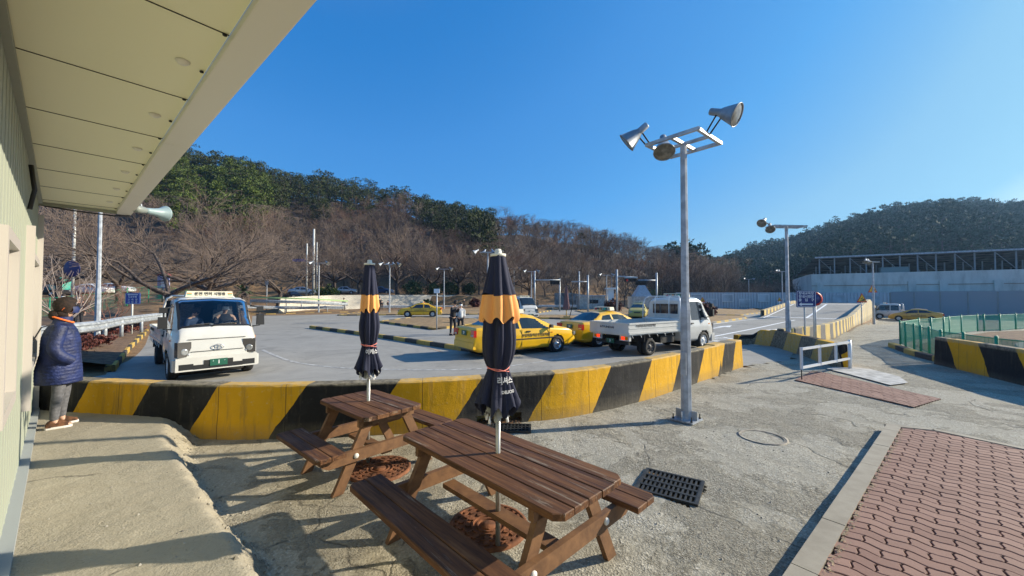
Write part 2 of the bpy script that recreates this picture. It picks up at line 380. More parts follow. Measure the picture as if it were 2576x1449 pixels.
nb_ = q.bump(h_, .7, .012); nb_ = q.bump(fine, .5, .012, nb_); nb_ = q.bump(med, .35, .03, nb_); nb_ = q.bump(q.math('MULTIPLY', pat, fine), .6, .03, nb_); nb_ = q.bump(q.math('SUBTRACT', 1., crk), .8, .01, nb_)
q.l(nb_, q.b.inputs['Normal']); q.b.inputs['Specular IOR Level'].default_value = .2; M['yard'] = q.m
X_, Y_ = gridsheet(-11, 4.6, -1.5, 9.4, .035)
Z_ = yard_h(X_, Y_)
V = np.stack([X_, Y_, Z_], -1).reshape(-1, 3); n_, m_ = X_.shape
I = (np.arange(n_-1)[:, None]*m_+np.arange(m_-1)[None]).ravel(); Fc = np.stack([I, I+1, I+m_+1, I+m_], 1)
cx, cy = X_.reshape(-1)[Fc].mean(1), Y_.reshape(-1)[Fc].mean(1)
by = np.interp(cx, [b[0] for b in BL], [b[1] for b in BL])
keep = cy < by+.1
GR = [(1.64, 4.05, .28, .29, math.atan2(.73, .68))]
for gx, gy, hx, hy, ga in GR:
    a_, b_ = (cx-gx)*math.cos(ga)+(cy-gy)*math.sin(ga), -(cx-gx)*math.sin(ga)+(cy-gy)*math.cos(ga)
    keep &= ~((abs(a_) < hx) & (abs(b_) < hy))
link('yard', fast_mesh('yard', V, Fc[keep], M['yard'], True), kind='structure')
# farther lane of the yard, sloping away on the right
X_, Y_ = gridsheet(4.6, 64, -1.5, 60, .3)
Z_ = np.where(Y_ < 22, 0, gz(X_, Y_))+.001
Z_ += .012*nz(X_, Y_, 1.2, 11)*np.clip((X_-4.6)/1, 0, 1)
V = np.stack([X_, Y_, Z_], -1).reshape(-1, 3); n_, m_ = X_.shape
I = (np.arange(n_-1)[:, None]*m_+np.arange(m_-1)[None]).ravel(); Fc = np.stack([I, I+1, I+m_+1, I+m_], 1)
cx, cy = X_.reshape(-1)[Fc].mean(1), Y_.reshape(-1)[Fc].mean(1)
EX = [BL[-4], BL[-3], BL[-2], BL[-1], (8.9,12.3), (9.9,13.6), (10.7,15.0), (12.6,16.2), (15.2,18.3), (19,21.9), (23,25.9), (31,33.9), (45,47.9), (60,62)]
ly = np.interp(cx, [p[0] for p in EX], [p[1] for p in EX])
link('driveway', fast_mesh('driveway', V, Fc[cy < ly], M['yard'], True), kind='structure')

# ================= STRIPED CONCRETE BARRIERS =================
def stripe_mat(name, period, slope, duty=.5, phase=0., yel=(.64,.34,.010), blk=(.014,.014,.015), wear=.4):
    q = NB(name, .85); uv = q.n('UVMap').outputs[0]; o = q.obj(); s = q.n('SeparateXYZ'); q.l(uv, s.inputs[0])
    wob = q.math('MULTIPLY', q.math('SUBTRACT', q.noise(o, 6, 3), .5), .05)
    t = q.math('ADD', q.math('ADD', s.outputs[0], q.math('MULTIPLY', s.outputs[1], -slope)), wob)
    t = q.math('FRACT', q.math('DIVIDE', q.math('ADD', t, phase+100*period), period))
    st = q.math('LESS_THAN', t, duty)
    g = q.noise(o, 2.2, 8, .65); g2 = q.noise(o, 14, 6, .7); g3 = q.noise(o, 45, 3, .8)
    ye = q.mix(q.ramp(g, [(.42, 0.), (.75, .6)]), yel, tuple(a*.78 for a in yel)); ye = q.mix(q.ramp(g2, [(.58, 0.), (.68, wear)]), ye, (.55,.42,.20))
    bl = q.mix(q.ramp(g, [(.5, 0.), (.8, wear)]), blk, (.07,.07,.07)); bl = q.mix(q.ramp(g2, [(.62, 0.), (.7, wear*.6)]), bl, (.16,.15,.13))
    c = q.mix(st, bl, ye)
    mpd = q.n('Mapping'); mpd.inputs['Scale'].default_value = (7, 7, .7); q.l(o, mpd.inputs[0]); stk = q.noise(mpd.outputs[0], 1.3, 7, .7); c = q.mix(q.math('MULTIPLY', q.ramp(stk, [(.52, 0.), (.66, 1.)]), .42), c, (.10,.085,.06))
    c = q.mix(q.math('MULTIPLY', q.math('MULTIPLY', q.ramp(s.outputs[1], [(0., 1.), (.22, 0.)]), g2), .8), c, (.20,.175,.13))
    c = q.mix(q.math('MULTIPLY', q.ramp(g3, [(.24, 1.), (.3, 0.)]), .8), c, (.02,.018,.012))
    # form joints every 0.9 m
    j = q.math('FRACT', q.math('DIVIDE', s.outputs[0], .93)); jm = q.math('MULTIPLY', q.math('LESS_THAN', j, .012), .7)
    c = q.mix(jm, c, (.02,.018,.015))
    # chipped, dusty top edge
    te = q.math('MULTIPLY', q.ramp(s.outputs[1], [(.70, 0.), (.735, 1.)]), q.ramp(g2, [(.35, .15), (.6, .6)])); c = q.mix(te, c, (.42,.36,.25))
    q.b.inputs['Specular IOR Level'].default_value = .25
    q.l(c, q.b.inputs['Base Color']); q.l(q.bump(g2, .35, .02, q.bump(g3, .35, .012)), q.b.inputs['Normal']); return q.m
def barrier(name, pts, h, mt, th=.24, zf=None, hf=None, foot=-.1, batter=.03, cat='barrier', label='', step=.12, hole=None, side=1, group=None):
    # pts: front base line; body extends to the left of travel direction*side
    P2 = [Vector(p) for p in pts]; d = [0]
    for a, b in zip(P2, P2[1:]): d.append(d[-1]+(b-a).length)
    n = max(2, int(d[-1]/step)); S = np.linspace(0, d[-1], n+1)
    X = np.interp(S, d, [p.x for p in P2]); Y = np.interp(S, d, [p.y for p in P2])
    if n > 20:
        k = np.ones(7)/7
        for _ in range(3):
            X[3:-3] = np.convolve(X, k, 'valid'); Y[3:-3] = np.convolve(Y, k, 'valid')
    TX = np.gradient(X); TY = np.gradient(Y); L = np.hypot(TX, TY); NX, NY = -TY/L*side, TX/L*side
    mb = MB(); uvs = []
    jit = rng.normal(0, .004, (n+1, 6))
    def sec(i):
        z0 = zf(X[i], Y[i]) if zf else 0; hh = hf(S[i]) if hf else h
        j = jit[i]
        pr = [(0-batter, foot, foot), (-batter*.9, .17 if hole else min(.1, hh*.3), .15), (-batter*.3, hh*.5, hh*.5), (0+j[0], hh-.02+j[1], hh-.02), (.02+j[2]*.5, hh+j[3]*.6, hh), (th-.02, hh+j[4]*.6, hh+.03), (th, hh-.03, hh+.1), (th+batter, foot, hh+.9)]
        return [(X[i]+NX[i]*a, Y[i]+NY[i]*a, z0+z) for a, z, _ in pr], [(S[i], w) for _, _, w in pr]
    secs = [sec(i) for i in range(n+1)]; k = 8; vs = [p for s_ in secs for p in s_[0]]; uvv = [p for s_ in secs for p in s_[1]]
    fs = [(i*k+j, (i+1)*k+j, (i+1)*k+j+1, i*k+j+1) for i in range(n) for j in range(k-1) if not (hole and j == 0 and hole[0] < S[i] < hole[1])]
    if side < 0: fs = [f[::-1] for f in fs]
    fs += [tuple(range(k)), tuple(n*k+j for j in range(k))[::-1]]
    mb.add(vs, fs); me = mb.mesh(name, mt); ul = me.uv_layers.new(name='UVMap')
    for lp in me.loops: ul.data[lp.index].uv = uvv[lp.vertex_index]
    return link(name, me, label=label, cat=cat, group=group)
def arc_at(pts, u, v, z):
    tx, ty = P(u, v, z); d = 0; best = (9, 0)
    for a_, b_ in zip(pts, pts[1:]):
        a_, b_ = Vector(a_), Vector(b_); L = (b_-a_).length; f = max(0, min(1, (Vector((tx, ty))-a_).dot(b_-a_)/L/L)); q_ = a_.lerp(b_, f); dd = (q_-Vector((tx, ty))).length
        if dd < best[0]: best = (dd, d+f*L)
        d += L
    return best[1]
S0 = arc_at(BL, 548, 969, HB); PER = (arc_at(BL, 1540, 921, HB)-S0)/5*2
M['str1'] = stripe_mat('striped_paint', PER, .68, .5, -(S0-.68*HB))
b1_ = barrier('concrete_barrier', BL[:-3]+[P(1812,868,HB)], HB, M['str1'], label='long low concrete barrier with slanted yellow and black stripes, curving behind the picnic tables', hole=(arc_at(BL, 1196, 952, HB), arc_at(BL, 1300, 942, HB)), side=1)
for l_ in b1_.data.uv_layers[0].data:
    if l_.uv.x < S0: l_.uv.x = S0-(S0-l_.uv.x)*1.18
M['str1b'] = stripe_mat('striped_paint_end', 1.5, .5, .5, .5, wear=.9)
e0 = P(1806,871,HB); e1 = P(1867,857,HB)
barrier('concrete_barrier', [(e0[0]-.02, e0[1]+.1), (e1[0], e1[1]+.02)], .76, M['str1b'], th=.3, label='short worn end block of the striped barrier, right of the near light pole')
M['str2'] = stripe_mat('striped_paint_right', 2.3, -.55, .5, .75, wear=.25)
barrier('concrete_barrier', [(9.25,10.65),(10.1,13.2),(10.75,15.5),(10.2,16.4),(9.3,16.2)][::-1], .72, M['str2'], hf=lambda s: .40 if s < .9 else (.40+.22*min(1, (s-.9)/.4) if s < 1.9 else .66), side=-1, label='short striped barrier beside the white metal gate')
M['str3'] = stripe_mat('striped_paint_far', 1.5, .12, .5, 0, yel=(.62,.45,.16), blk=(.16,.155,.15), wear=.8)
barrier('concrete_barrier', [(10.5,14.9),(12.3,16.0),(15.1,18.2),(19,22),(23,26)], .74, M['str3'], zf=lambda x, y: float(gz(x, y))-.0, foot=-.3, label='long barrier of pale yellow and grey upright stripes beside the far driveway', side=1)
M['str4'] = stripe_mat('striped_paint_corner', 2.3, -.55, .5, 1.4, wear=.3)
c0 = P(2353,916); barrier('concrete_barrier', [c0, (12.1,10.4),(11.6,9.2),(11.2,8.2),(10.9,7.0),(10.8,5.5)], .80, M['str4'], side=1, label='striped concrete barrier at the right edge in front of the green mesh fence')

# ================= LANE MARKINGS, KERBS, ISLANDS =================
M['mark'] = mat('road_paint', (.85,.85,.83), .8, n_scale=8, n_amt=.14, detail=8)
M['faint'] = mat('worn_paint', (.46,.45,.43), .85, n_scale=6, n_amt=.3)
M['faintor'] = mat('worn_orange_paint', (.44,.32,.23), .85, n_scale=6, n_amt=.3)
def strip(name, uvp, w, m, z=.005, pts=None):
    p = [Vector(a) for a in (pts or [P(u, v) for u, v in uvp])]
    mb = MB(); vs = []
    # smooth
    q_ = []
    for i in range(len(p)-1):
        for t in np.linspace(0, 1, 7)[:-1]:
            p0, p1, p2, p3 = p[max(i-1,0)], p[i], p[i+1], p[min(i+2,len(p)-1)]
            q_.append(.5*((2*p1)+(-p0+p2)*t+(2*p0-5*p1+4*p2-p3)*t*t+(-p0+3*p1-3*p2+p3)*t**3))
    q_.append(p[-1])
    for i, a in enumerate(q_):
        d = (q_[min(i+1, len(q_)-1)]-q_[max(i-1, 0)]).normalized(); n = Vector((-d.y, d.x))*w/2
        vs += [(a.x+n.x, a.y+n.y, z), (a.x-n.x, a.y-n.y, z)]
    mb.add(vs, [(2*i, 2*i+1, 2*i+3, 2*i+2) for i in range(len(q_)-1)]); return mb.build(name, m, kind='structure')
strip('lane_line', [(660,880),(720,905),(800,920),(920,928),(1150,930),(1290,920),(1420,901),(1520,883),(1560,875)], .11, M['faint'])
strip('lane_line', [(835,830),(920,845),(1020,860),(1120,888)], .1, M['faintor'])
strip('lane_line', [(330,872),(352,845),(372,826)], .13, M['faintor'])
strip('lane_line', [(1782,849),(1900,826),(1995,806),(2060,796)], .16, M['mark'])
strip('lane_line', [(1768,855),(1830,860.5),(1908,868.5)], .34, M['mark'])
strip('lane_line', [(1772,818),(1880,805),(1990,797),(2090,797),(2130,800)], .14, M['mark'])
def flat_shape(name, polys, org, ang, z, m, kind='structure'):
    mb = MB(); c_, s_ = math.cos(ang), math.sin(ang)
    for k, poly in enumerate(polys):
        mb.add([(org[0]+x*c_-y*s_, org[1]+x*s_+y*c_, z) for x, y in poly], [list(range(len(poly)))])
    return mb.build(name, m, kind=kind)
arr = [[(0,-.08),(2.6,-.08),(2.6,.08),(0,.08)], [(2.5,-.32),(3.9,0),(2.5,.32)]]
ra = math.atan2(.60,.80)
ra = .76; flat_shape('lane_arrow', [[(x*1.25, y*1.3) for x, y in p_] for p_ in arr], P(1896,841), ra, .005, M['mark'])
flat_shape('lane_arrow', [[(x*1.25, y*1.3) for x, y in p_] for p_ in arr], P(1774,829), ra, .005, M['mark'])
flat_shape('lane_arrow', [[(0,-.07),(1.3,-.07),(1.3,.07),(0,.07)]], P(2050,806), ra, .005, M['mark'])
def glyphs(org, ang, sc=1.0):
    b = lambda x, y, w, h: [(x*sc,y*sc),((x+w)*sc,y*sc),((x+w)*sc,(y+h)*sc),(x*sc,(y+h)*sc)]
    return flat_shape('lane_word', [b(0,.0,.18,.9), b(.3,0,.18,.45), b(.18,.2,.12,.1), b(.3,.6,.9,.12), b(.6,0,.14,.5), b(.74,.1,.4,.1), b(1.3,0,.16,.9), b(1.46,.35,.3,.12), b(1.9,.1,.16,.8), b(1.9,-.05,.8,.12)], org, ang, .005, M['mark'])
glyphs(P(1871,862), -.05, 1.0); glyphs(P(1764,853), -.05, 1.05)
M['kerbyb'] = stripe_mat('kerb_paint', 2.0, 0, .5, 0, yel=(.55,.36,.08), blk=(.04,.04,.04), wear=.6)
M['kerbfar'] = stripe_mat('kerb_paint_pale', 2.0, 0, .5, 0, yel=(.62,.42,.12), blk=(.30,.30,.29), wear=.5)
def kerb(pts, h=.15, w=.18, m=None, label='', side=1, zf=None):
    return barrier('kerb', pts, h, m or M['kerbyb'], th=w, batter=0, foot=-.05, cat='kerb', label=label, step=.25, side=side, zf=zf)
kerb([P(778,826), P(960,851), P(1139,880), P(1230,893)], .17, .2, label='long thin yellow and black kerb crossing the road behind the far parasol')
KP = [P(290,935), P(330,880), P(365,846), P(410,800), P(440,785)]
kerb(KP, .18, .2, label='yellow and black kerb along the planted strip at the left')
def island(poly, h, label, bump=.0, kerbm=None):
    n = len(poly); cxx = sum(p[0] for p in poly)/n; cyy = sum(p[1] for p in poly)/n
    mb = MB(); rings = [1., .96, .8, .5, .2]; vs = []
    P_ = []
    for i in range(n):
        a, b = Vector(poly[i]), Vector(poly[(i+1)%n])
        for t in np.linspace(0, 1, 9)[:-1]: P_.append(a.lerp(b, t))
    k = len(P_)
    for r in rings:
        for p in P_:
            x, y = cxx+(p.x-cxx)*r, cyy+(p.y-cyy)*r
            vs.append((x, y, h-.03+(bump*(1-r)+.04*(r < .9)*random.random())))
    vs.append((cxx, cyy, h+bump))
    fs = [(i*k+j, i*k+(j+1)%k, (i+1)*k+(j+1)%k, (i+1)*k+j) for i in range(len(rings)-1) for j in range(k)]+[((len(rings)-1)*k+j, (len(rings)-1)*k+(j+1)%k, len(rings)*k) for j in range(k)]
    mb.add(vs, fs, smooth=True); mb.build('traffic_island', M['grass'], kind='structure')
    kerb([tuple(p) for p in poly]+[poly[0]], h, .16, kerbm, label)
q = NB('dead_grass', .95); o_ = q.obj()
n2 = q.noise(o_, 3, 8, .7); n3 = q.noise(o_, 30, 4, .8)
c = q.ramp(n2, [(.35, (.26,.16,.07)), (.65, (.46,.32,.17))]); c = q.mix(q.math('MULTIPLY', n3, .5), c, (.14,.09,.045))
q.l(c, q.b.inputs['Base Color']); q.l(q.bump(n3, .8, .05), q.b.inputs['Normal']); M['grass'] = q.m
island([P(953,812),P(1092,831),P(1188,820),P(1240,808),P(1150,803),P(1040,801)], .15, 'yellow and black kerb round the small brown grass island by the man with a phone', .15)
island([(2.4,35),(5.6,34),(7.5,37),(5,41),(2.2,40)], .15, 'kerb round the grass island under the far closed parasol', .1)
island([(12,27.3),(14.6,28.2),(21.8,35.6),(23.6,39.2),(14,39.6),(10.5,31)], .14, 'pale striped kerb round the brown grass island right of the white pickup truck', .25, M['kerbfar'])
island([(-18.6,41),(-4.6,43.4),(3,47),(6,56),(-3,60),(-12,59),(-19.5,50)], .12, 'kerb round the wide brown grass ground in front of the pale stone wall', .35)
island([(9,41.6),(16,41.4),(24.3,41.2),(34,50.8),(36,58),(20,62),(9,56)], .12, 'kerb round the mounded grass field left of the concrete ramp', .55, M['kerbfar'])
kerb([(-29.5,42.6),(-27,43.4),(-21.2,48.9),(-20.1,49.2)], .14, .2, label='yellow and black kerb under the middle guard rail')

# --- ramp
rd = Vector((.7071,.7071)); rn = Vector((-.7071,.7071))
def rp(s, t, z): p = Vector((23,26))+rd*s+rn*t; return (p.x, p.y, z)
mb = MB(); prof = [(6,0.),(10,.25),(22,1.15),(30,1.2),(46,.1)]
vs = []
for s_, z in prof: vs += [rp(s_, .3, z+.01), rp(s_, 7.0, z+.01)]
mb.add(vs, [(2*i, 2*i+2, 2*i+3, 2*i+1) for i in range(4)], smooth=False)
for i in range(4):
    for t in (.3, 7.0): mb.add([rp(prof[i][0], t, -1), rp(prof[i+1][0], t, -1), rp(prof[i+1][0], t, prof[i+1][1]+.01), rp(prof[i][0], t, prof[i][1]+.01)], [(0,1,2,3)])
mb.build('ramp', M['asphalt'], kind='structure')
mb = MB()
def rz_(s): return np.interp(s, [p[0] for p in prof], [p[1] for p in prof])+.016
def rstrip(a, b, w):
    a, b = Vector(a), Vector(b); d = (b-a).normalized(); n = Vector((-d.y, d.x))*w/2; N = 12
    for i in range(N):
        p, q2 = a.lerp(b, i/N), a.lerp(b, (i+1)/N)
        mb.add([rp(p.x+n.x, p.y+n.y, rz_(p.x+n.x)), rp(p.x-n.x, p.y-n.y, rz_(p.x-n.x)), rp(q2.x-n.x, q2.y-n.y, rz_(q2.x-n.x)), rp(q2.x+n.x, q2.y+n.y, rz_(q2.x+n.x))], [(0,1,2,3)])
rstrip((8,.8),(8,6.6),.3); rstrip((22,.8),(22,6.6),.3); rstrip((8,3.6),(22,3.6),.2); rstrip((7,6.65),(22,6.65),.15)
mb.build('ramp_line', M['mark'], kind='structure')
def rampwall(t, s0, s1, s2, zt0, zt1, zt2, label, m):
    pts = [(rp(s, t, 0)[0], rp(s, t, 0)[1]) for s in (s0, s1, s2)]
    barrier('ramp_wall', pts, 1, m, th=.3, foot=-1.2, hf=lambda s: np.interp(s, [0, s1-s0, s2-s0], [zt0, zt1, zt2]), label=label, cat='wall', step=.4)
M['rampc'] = stripe_mat('ramp_wall_paint', 2.6, 0, .5, 0, yel=(.60,.46,.22), blk=(.42,.38,.30), wear=.8)
rampwall(0, 0, 24, 46, .72, 1.75, .35, 'peaked yellowish side wall of the ramp beside the driveway', M['rampc'])
rampwall(7.0, 9, 25, 46, .72, 1.55, .3, 'striped left side wall of the concrete ramp', M['str3'])

# --- brick pavement with its kerb
q = NB('paver_red', .85); o_ = q.obj(); n2 = q.noise(o_, 2.4, 6, .6); n3 = q.noise(o_, 70, 4, .8)
oi = q.n('Attribute'); oi.attribute_name = 'tone'
c = q.ramp(n2, [(.35, (.185,.083,.055)), (.65, (.265,.128,.088))]); c = q.mix(.35, c, q.ramp(oi.outputs['Fac'], [(0., (.16,.075,.05)), (1., (.38,.23,.165))]))
c = q.mix(q.math('MULTIPLY', n3, .35), c, (.35,.24,.2)); q.l(c, q.b.inputs['Base Color']); q.l(q.bump(n3, .35, .006), q.b.inputs['Normal']); M['paver'] = q.m
M['sand'] = mat('joint_sand', (.10,.075,.05), .95, n_scale=20, n_amt=.4)
KD = Vector((.768,.64)).normalized(); KN = Vector((KD.y, -KD.x)); K0 = Vector(P(1967,1449,.1))
def kp(s, t): p = K0+KD*s+KN*t; return p
pave_poly = [kp(-4,.15), kp(4.78,.15), kp(4.95,.5), kp(4.75,1.4), kp(4.4,3.2), kp(3.6,6.2), kp(-4,7.5)]
def inside(p, poly):
    r_ = False; n = len(poly)
    for i in range(n):
        a, b = poly[i], poly[(i+1)%n]
        if (a.y > p.y) != (b.y > p.y) and p.x < (b.x-a.x)*(p.y-a.y)/(b.y-a.y)+a.x: r_ = not r_
    return r_
def pavers(name, poly, org, D, N, s0, s1, t0, t1, z, parentless=True):
    # stretchers run along N with wavy long sides; rows stack along D
    cen = sum(poly, Vector((0,0)))/len(poly); big_ = [cen+(p-cen)*1.25 for p in poly]
    mb = MB(); tones = []
    pl, pw, g = .228, .114, .0055
    row = 0; s = s0
    def wave(t): return .0145*math.sin(2*math.pi*t/pl*1.0)
    def zig(x): return .010*(1 if x < .5 else -1)*(1-abs(((x*2) % 1)-.5)*2)
    while s < s1:
        off = (row % 2)*.5*pl; t = t0-off
        while t < t1:
            c_ = org+D*(s+pw/2)+N*(t+pl/2)
            if inside(c_, big_):
                o = []
                K = 6
                for k in range(K+1): tt = t+pl*k/K; o.append((s+g+wave(tt), tt))
                o[0] = (o[0][0], t+g); o[-1] = (o[-1][0], t+pl-g)
                side = [(s+pw*x+wave(t), t+pl-g+zig(x)) for x in (.25,.5,.75)]
                top = [(s+pw-g+wave(t+pl*k/K), t+pl*k/K) for k in range(K, -1, -1)]; top[0] = (top[0][0], t+pl-g); top[-1] = (top[-1][0], t+g)
                sideb = [(s+pw*x+wave(t), t+g+zig(x)) for x in (.75,.5,.25)]
                o = o+side+top+sideb; n = len(o); zz = z+random.gauss(0, .0012)
                ct = (s+pw/2, t+pl/2); ins = .93
                pts = [org+D*a+N*b for a, b in o]; pin = [org+D*(ct[0]+(a-ct[0])*.93)+N*(ct[1]+(b-ct[1])*.965) for a, b in o]
                vs = [(p.x, p.y, zz-.03) for p in pts]+[(p.x, p.y, zz-.004) for p in pts]+[(p.x, p.y, zz) for p in pin]
                fs = [(k, (k+1)%n, n+(k+1)%n, n+k) for k in range(n)]+[(n+k, n+(k+1)%n, 2*n+(k+1)%n, 2*n+k) for k in range(n)]+[list(range(2*n, 3*n))]
                mb.add(vs, [f[::-1] for f in fs]); tones += [random.random()]*len(fs)
            t += pl
        s += pw; row += 1
    me = mb.mesh(name, M['paver']); at = me.attributes.new('tone', 'FLOAT', 'FACE'); at.data.foreach_set('value', tones)
    me.flip_normals()
    import bmesh
    bm = bmesh.new(); bm.from_mesh(me); n = len(poly)
    for i in range(n):
        p0, p1 = poly[i], poly[(i+1)%n]; e_ = p1-p0; nn_ = Vector((e_.y, -e_.x, 0))
        if nn_.to_2d().dot(cen-p0) > 0: nn_ = -nn_
        bmesh.ops.bisect_plane(bm, geom=bm.verts[:]+bm.edges[:]+bm.faces[:], plane_co=(p0.x, p0.y, 0), plane_no=nn_, clear_outer=True)
    bm.to_mesh(me); bm.free(); return link(name, me, kind='structure')
pavers('brick_pavement', pave_poly, K0, KD, KN, -4, 5, .16, 7.4, .095)
sheet('pavement_bed', [tuple(p) for p in pave_poly], .068, M['sand'], kind='structure')
mb = MB(); s = -4.1
q = NB('kerb_stone', .8); o_ = q.obj(); n2 = q.noise(o_, 5, 6, .6); n3 = q.noise(o_, 90, 3, .8)
q.l(q.mix(q.math('MULTIPLY', n3, .35), q.ramp(n2, [(.35,(.28,.24,.175)),(.65,(.37,.325,.245))]), (.12,.11,.10)), q.b.inputs['Base Color']); q.l(q.bump(n3,.3,.004), q.b.inputs['Normal']); M['kerbstone'] = q.m
while s < 4.75:
    e = min(s+.86, 4.78); a, b = kp(s+.003, .075), kp(e-.003, .075); z_ = .1+random.gauss(0, .0015)
    mb.beam((a.x, a.y, z_-.1), (b.x, b.y, z_-.1), .15, .2); s += .86
ed = [kp(4.78,.0), kp(5.03,.45), kp(4.85,1.35), kp(4.5,3.2), kp(3.7,6.3)]
for a, b in zip(ed, ed[1:]): mb.beam((a.x, a.y, .0), (b.x, b.y, .0), .1, .196)
mb.build('kerb', M['kerbstone'], label='plain grey stone kerb edging the red brick pavement at the right', cat='kerb')
# brick crossing strip and pale concrete apron near the gate
cp = [Vector(P(2045,933)), Vector(P(2368,1006)), Vector(P(2300,1027)), Vector(P(2000,958))]
dd = (cp[1]-cp[0]).normalized(); pavers('brick_crossing', cp, cp[3], Vector((-dd.y, dd.x)), dd, -.4, 2.2, -.8, 3.8, .024)
sheet('crossing_bed', [tuple(p) for p in cp], .015, M['sand'], kind='structure')
M['pale'] = mat('pale_concrete', (.46,.45,.42), .9, n_scale=5, n_amt=.2, bump=.2)
sheet('concrete_apron', [P(2118,921),P(2190,931),P(2262,950),P(2285,966),P(2240,972),P(2150,948),P(2080,930)], .03, M['pale'], kind='structure')
# straw and grit along the kerb, broken bits along the slab edge
mb = MB(); r_ = random.Random(4)
for k in range(420):
    p = kp(r_.uniform(-1.2, 4.7), .165+abs(r_.gauss(0, .02))); an = r_.uniform(0, 6.28); w_ = r_.uniform(.005, .016); d1 = Vector((math.cos(an), math.sin(an), r_.uniform(-.2,.2)))*w_; d2 = Vector((-math.sin(an), math.cos(an), r_.uniform(-.3,.3)))*w_*.5; c_ = Vector((p.x, p.y, .102))
    mb.add([c_-d1, c_-d2, c_+d1, c_+d2], [(0,1,2,3)])
mb.build('straw', mat('straw_bits', (.42,.33,.19), .9, n_scale=9, n_amt=.4), kind='stuff', label='dry straw and leaf bits caught along the pavement kerb', cat='straw')
mb = MB()
for k in range(520):
    s = r_.uniform(-1.5, 4.2); cr = float(np.interp(s, [-2, 1, 2.2, 3.3, 4.2], [.98, 1.04, 1.08, 1.2, 1.35])); to = float(np.interp(s, [-2, 1, 2.2, 2.9, 3.6, 4.2], [1.2, 1.24, 1.34, 1.6, 2.15, 2.3]))
    n = to+r_.gauss(.02, .05) if r_.random() < .7 else r_.uniform(cr, to); x = W0.x+WD.x*s+WN.x*n; y = W0.y+WD.y*s+WN.y*n
    if y > float(np.interp(x, [b[0] for b in BL], [b[1] for b in BL]))-.03: continue
    z = float(yard_h(x, y)); r = r_.choice([.006,.008,.01,.014,.022]); P8 = [Vector((r_.uniform(.6,1.2)*math.cos(a), r_.uniform(.6,1.2)*math.sin(a), 0))*r for a in (0,1.3,2.4,3.7,5.)]
    c_ = Vector((x, y, z-r*.2)); mb.add([c_+p for p in P8]+[c_+Vector((r*.1,0,r*r_.uniform(.6,1.1)))], [(i,(i+1)%5,5) for i in range(5)])
mb.build('rubble', mat('rubble_grit', (.33,.295,.23), .95, n_scale=14, n_amt=.4), kind='stuff', label='broken bits of concrete along the foot of the raised slab', cat='rubble')
# ================= TEXT =================
def text_mesh(s, size, mt, ext=.002, align='CENTER', wx=1.0, bold=0.):
    cu = bpy.data.curves.new('t', 'FONT'); cu.body = s; cu.size = size; cu.extrude = ext; cu.align_x = align; cu.align_y = 'CENTER'; cu.offset = bold; cu.resolution_u = 2
    o = bpy.data.objects.new('t', cu); COL.objects.link(o); bpy.context.view_layer.update()
    me = bpy.data.meshes.new_from_object(o.evaluated_get(bpy.context.evaluated_depsgraph_get()))
    bpy.data.objects.remove(o); bpy.data.curves.remove(cu)
    if wx != 1: me.transform(Matrix.Diagonal((wx, 1, 1, 1)))
    me.materials.clear(); me.materials.append(mt); return me
def frame(x, up, loc):   # matrix with local x, y(up), z=normal
    x = Vector(x).normalized(); up = Vector(up).normalized(); n = x.cross(up); up = n.cross(x)
    Mx = Matrix((x, up, n)).transposed().to_4x4(); Mx.translation = Vector(loc); return Mx
def put_text(s, size, mt, parent, x, up, loc, name='lettering', **k):
    me = text_mesh(s, size, mt, **k); me.transform(frame(x, up, loc)); return link(name, me, parent)

# ================= SITE OFFICE (left) =================
q = NB('cream_panel', .5); o_ = q.obj(); 
q.l(q.mix(q.ramp(q.noise(o_, 1.2, 5), [(.35, 0.), (.7, .25)]), (.36,.385,.31), (.32,.34,.275)), q.b.inputs['Base Color']); M['cream'] = q.m
q = NB('soffit_panel', .42); o_ = q.obj(); q.l(q.mix(q.ramp(q.noise(o_, .8, 5), [(.35, 0.), (.7, .25)]), (.86,.82,.55), (.79,.75,.49)), q.b.inputs['Base Color']); M['soffit'] = q.m
M['fascia'] = mat('fascia_white', (.72,.68,.58), .35)
M['pinkframe'] = mat('window_frame_white', (.46,.42,.385), .4)
M['gap'] = mat('joint_dark', (.03,.025,.02), .9)
HS = 3.39; bang = math.atan2(WD.y, WD.x)
def wp(s, n, z=0): return (W0.x+WD.x*s+WN.x*n, W0.y+WD.y*s+WN.y*n, z)
SE = 5.12
off = thing('site_office', wp(SE, 0, .2), 'long cream panel office building with a deep flat overhanging roof, at the left edge', 'building')
iv = Matrix.Translation(Vector(off.location)).inverted()
def ofix(o): o.matrix_parent_inverse = iv; return o
mb = MB()
mb.box(wp((SE-6)/2, -1.5, (HS+.1)/2+.05), (SE+6, 3, HS), rz=bang)
s = -5.9
while s < SE-.05:       # vertical ribs
    mb.box(wp(s, .002, 1.8), (.012, .004, 3.15), rz=bang); s += .21
ofix(mb.build('wall', M['cream'], off))
mb = MB()
OV = 1.0; s = SE+.12
mb.box(wp((SE+.12-6)/2, (-3+.82)/2-.0, HS+.09), (SE+6.12, 3+.82, .12), rz=bang)
ofix(mb.build('soffit', M['soffit'], off))
mb = MB(); s = -5.5
seam0 = (P(563,87,0)[0],)
a_ = PY(563,87,2.09); s0 = (a_[0]-W0.x)*WD.x+(a_[1]-W0.y)*WD.y; s0 = s0 % 1.075
s = s0-6*1.075
caps = []
while s < SE+.1:
    mb.box(wp(s, .41, HS+.0285), (.0045, .82, .006), rz=bang); 
    if -2.5 < s < SE-.6: caps.append(s+.5)
    s += 1.075
ofix(mb.build('soffit_seam', M['gap'], off))
mb = MB()   # outer trim, slightly lower, with its joints left as real gaps
edges = [-6, -2.4, .62, 3.45, SE+.16]
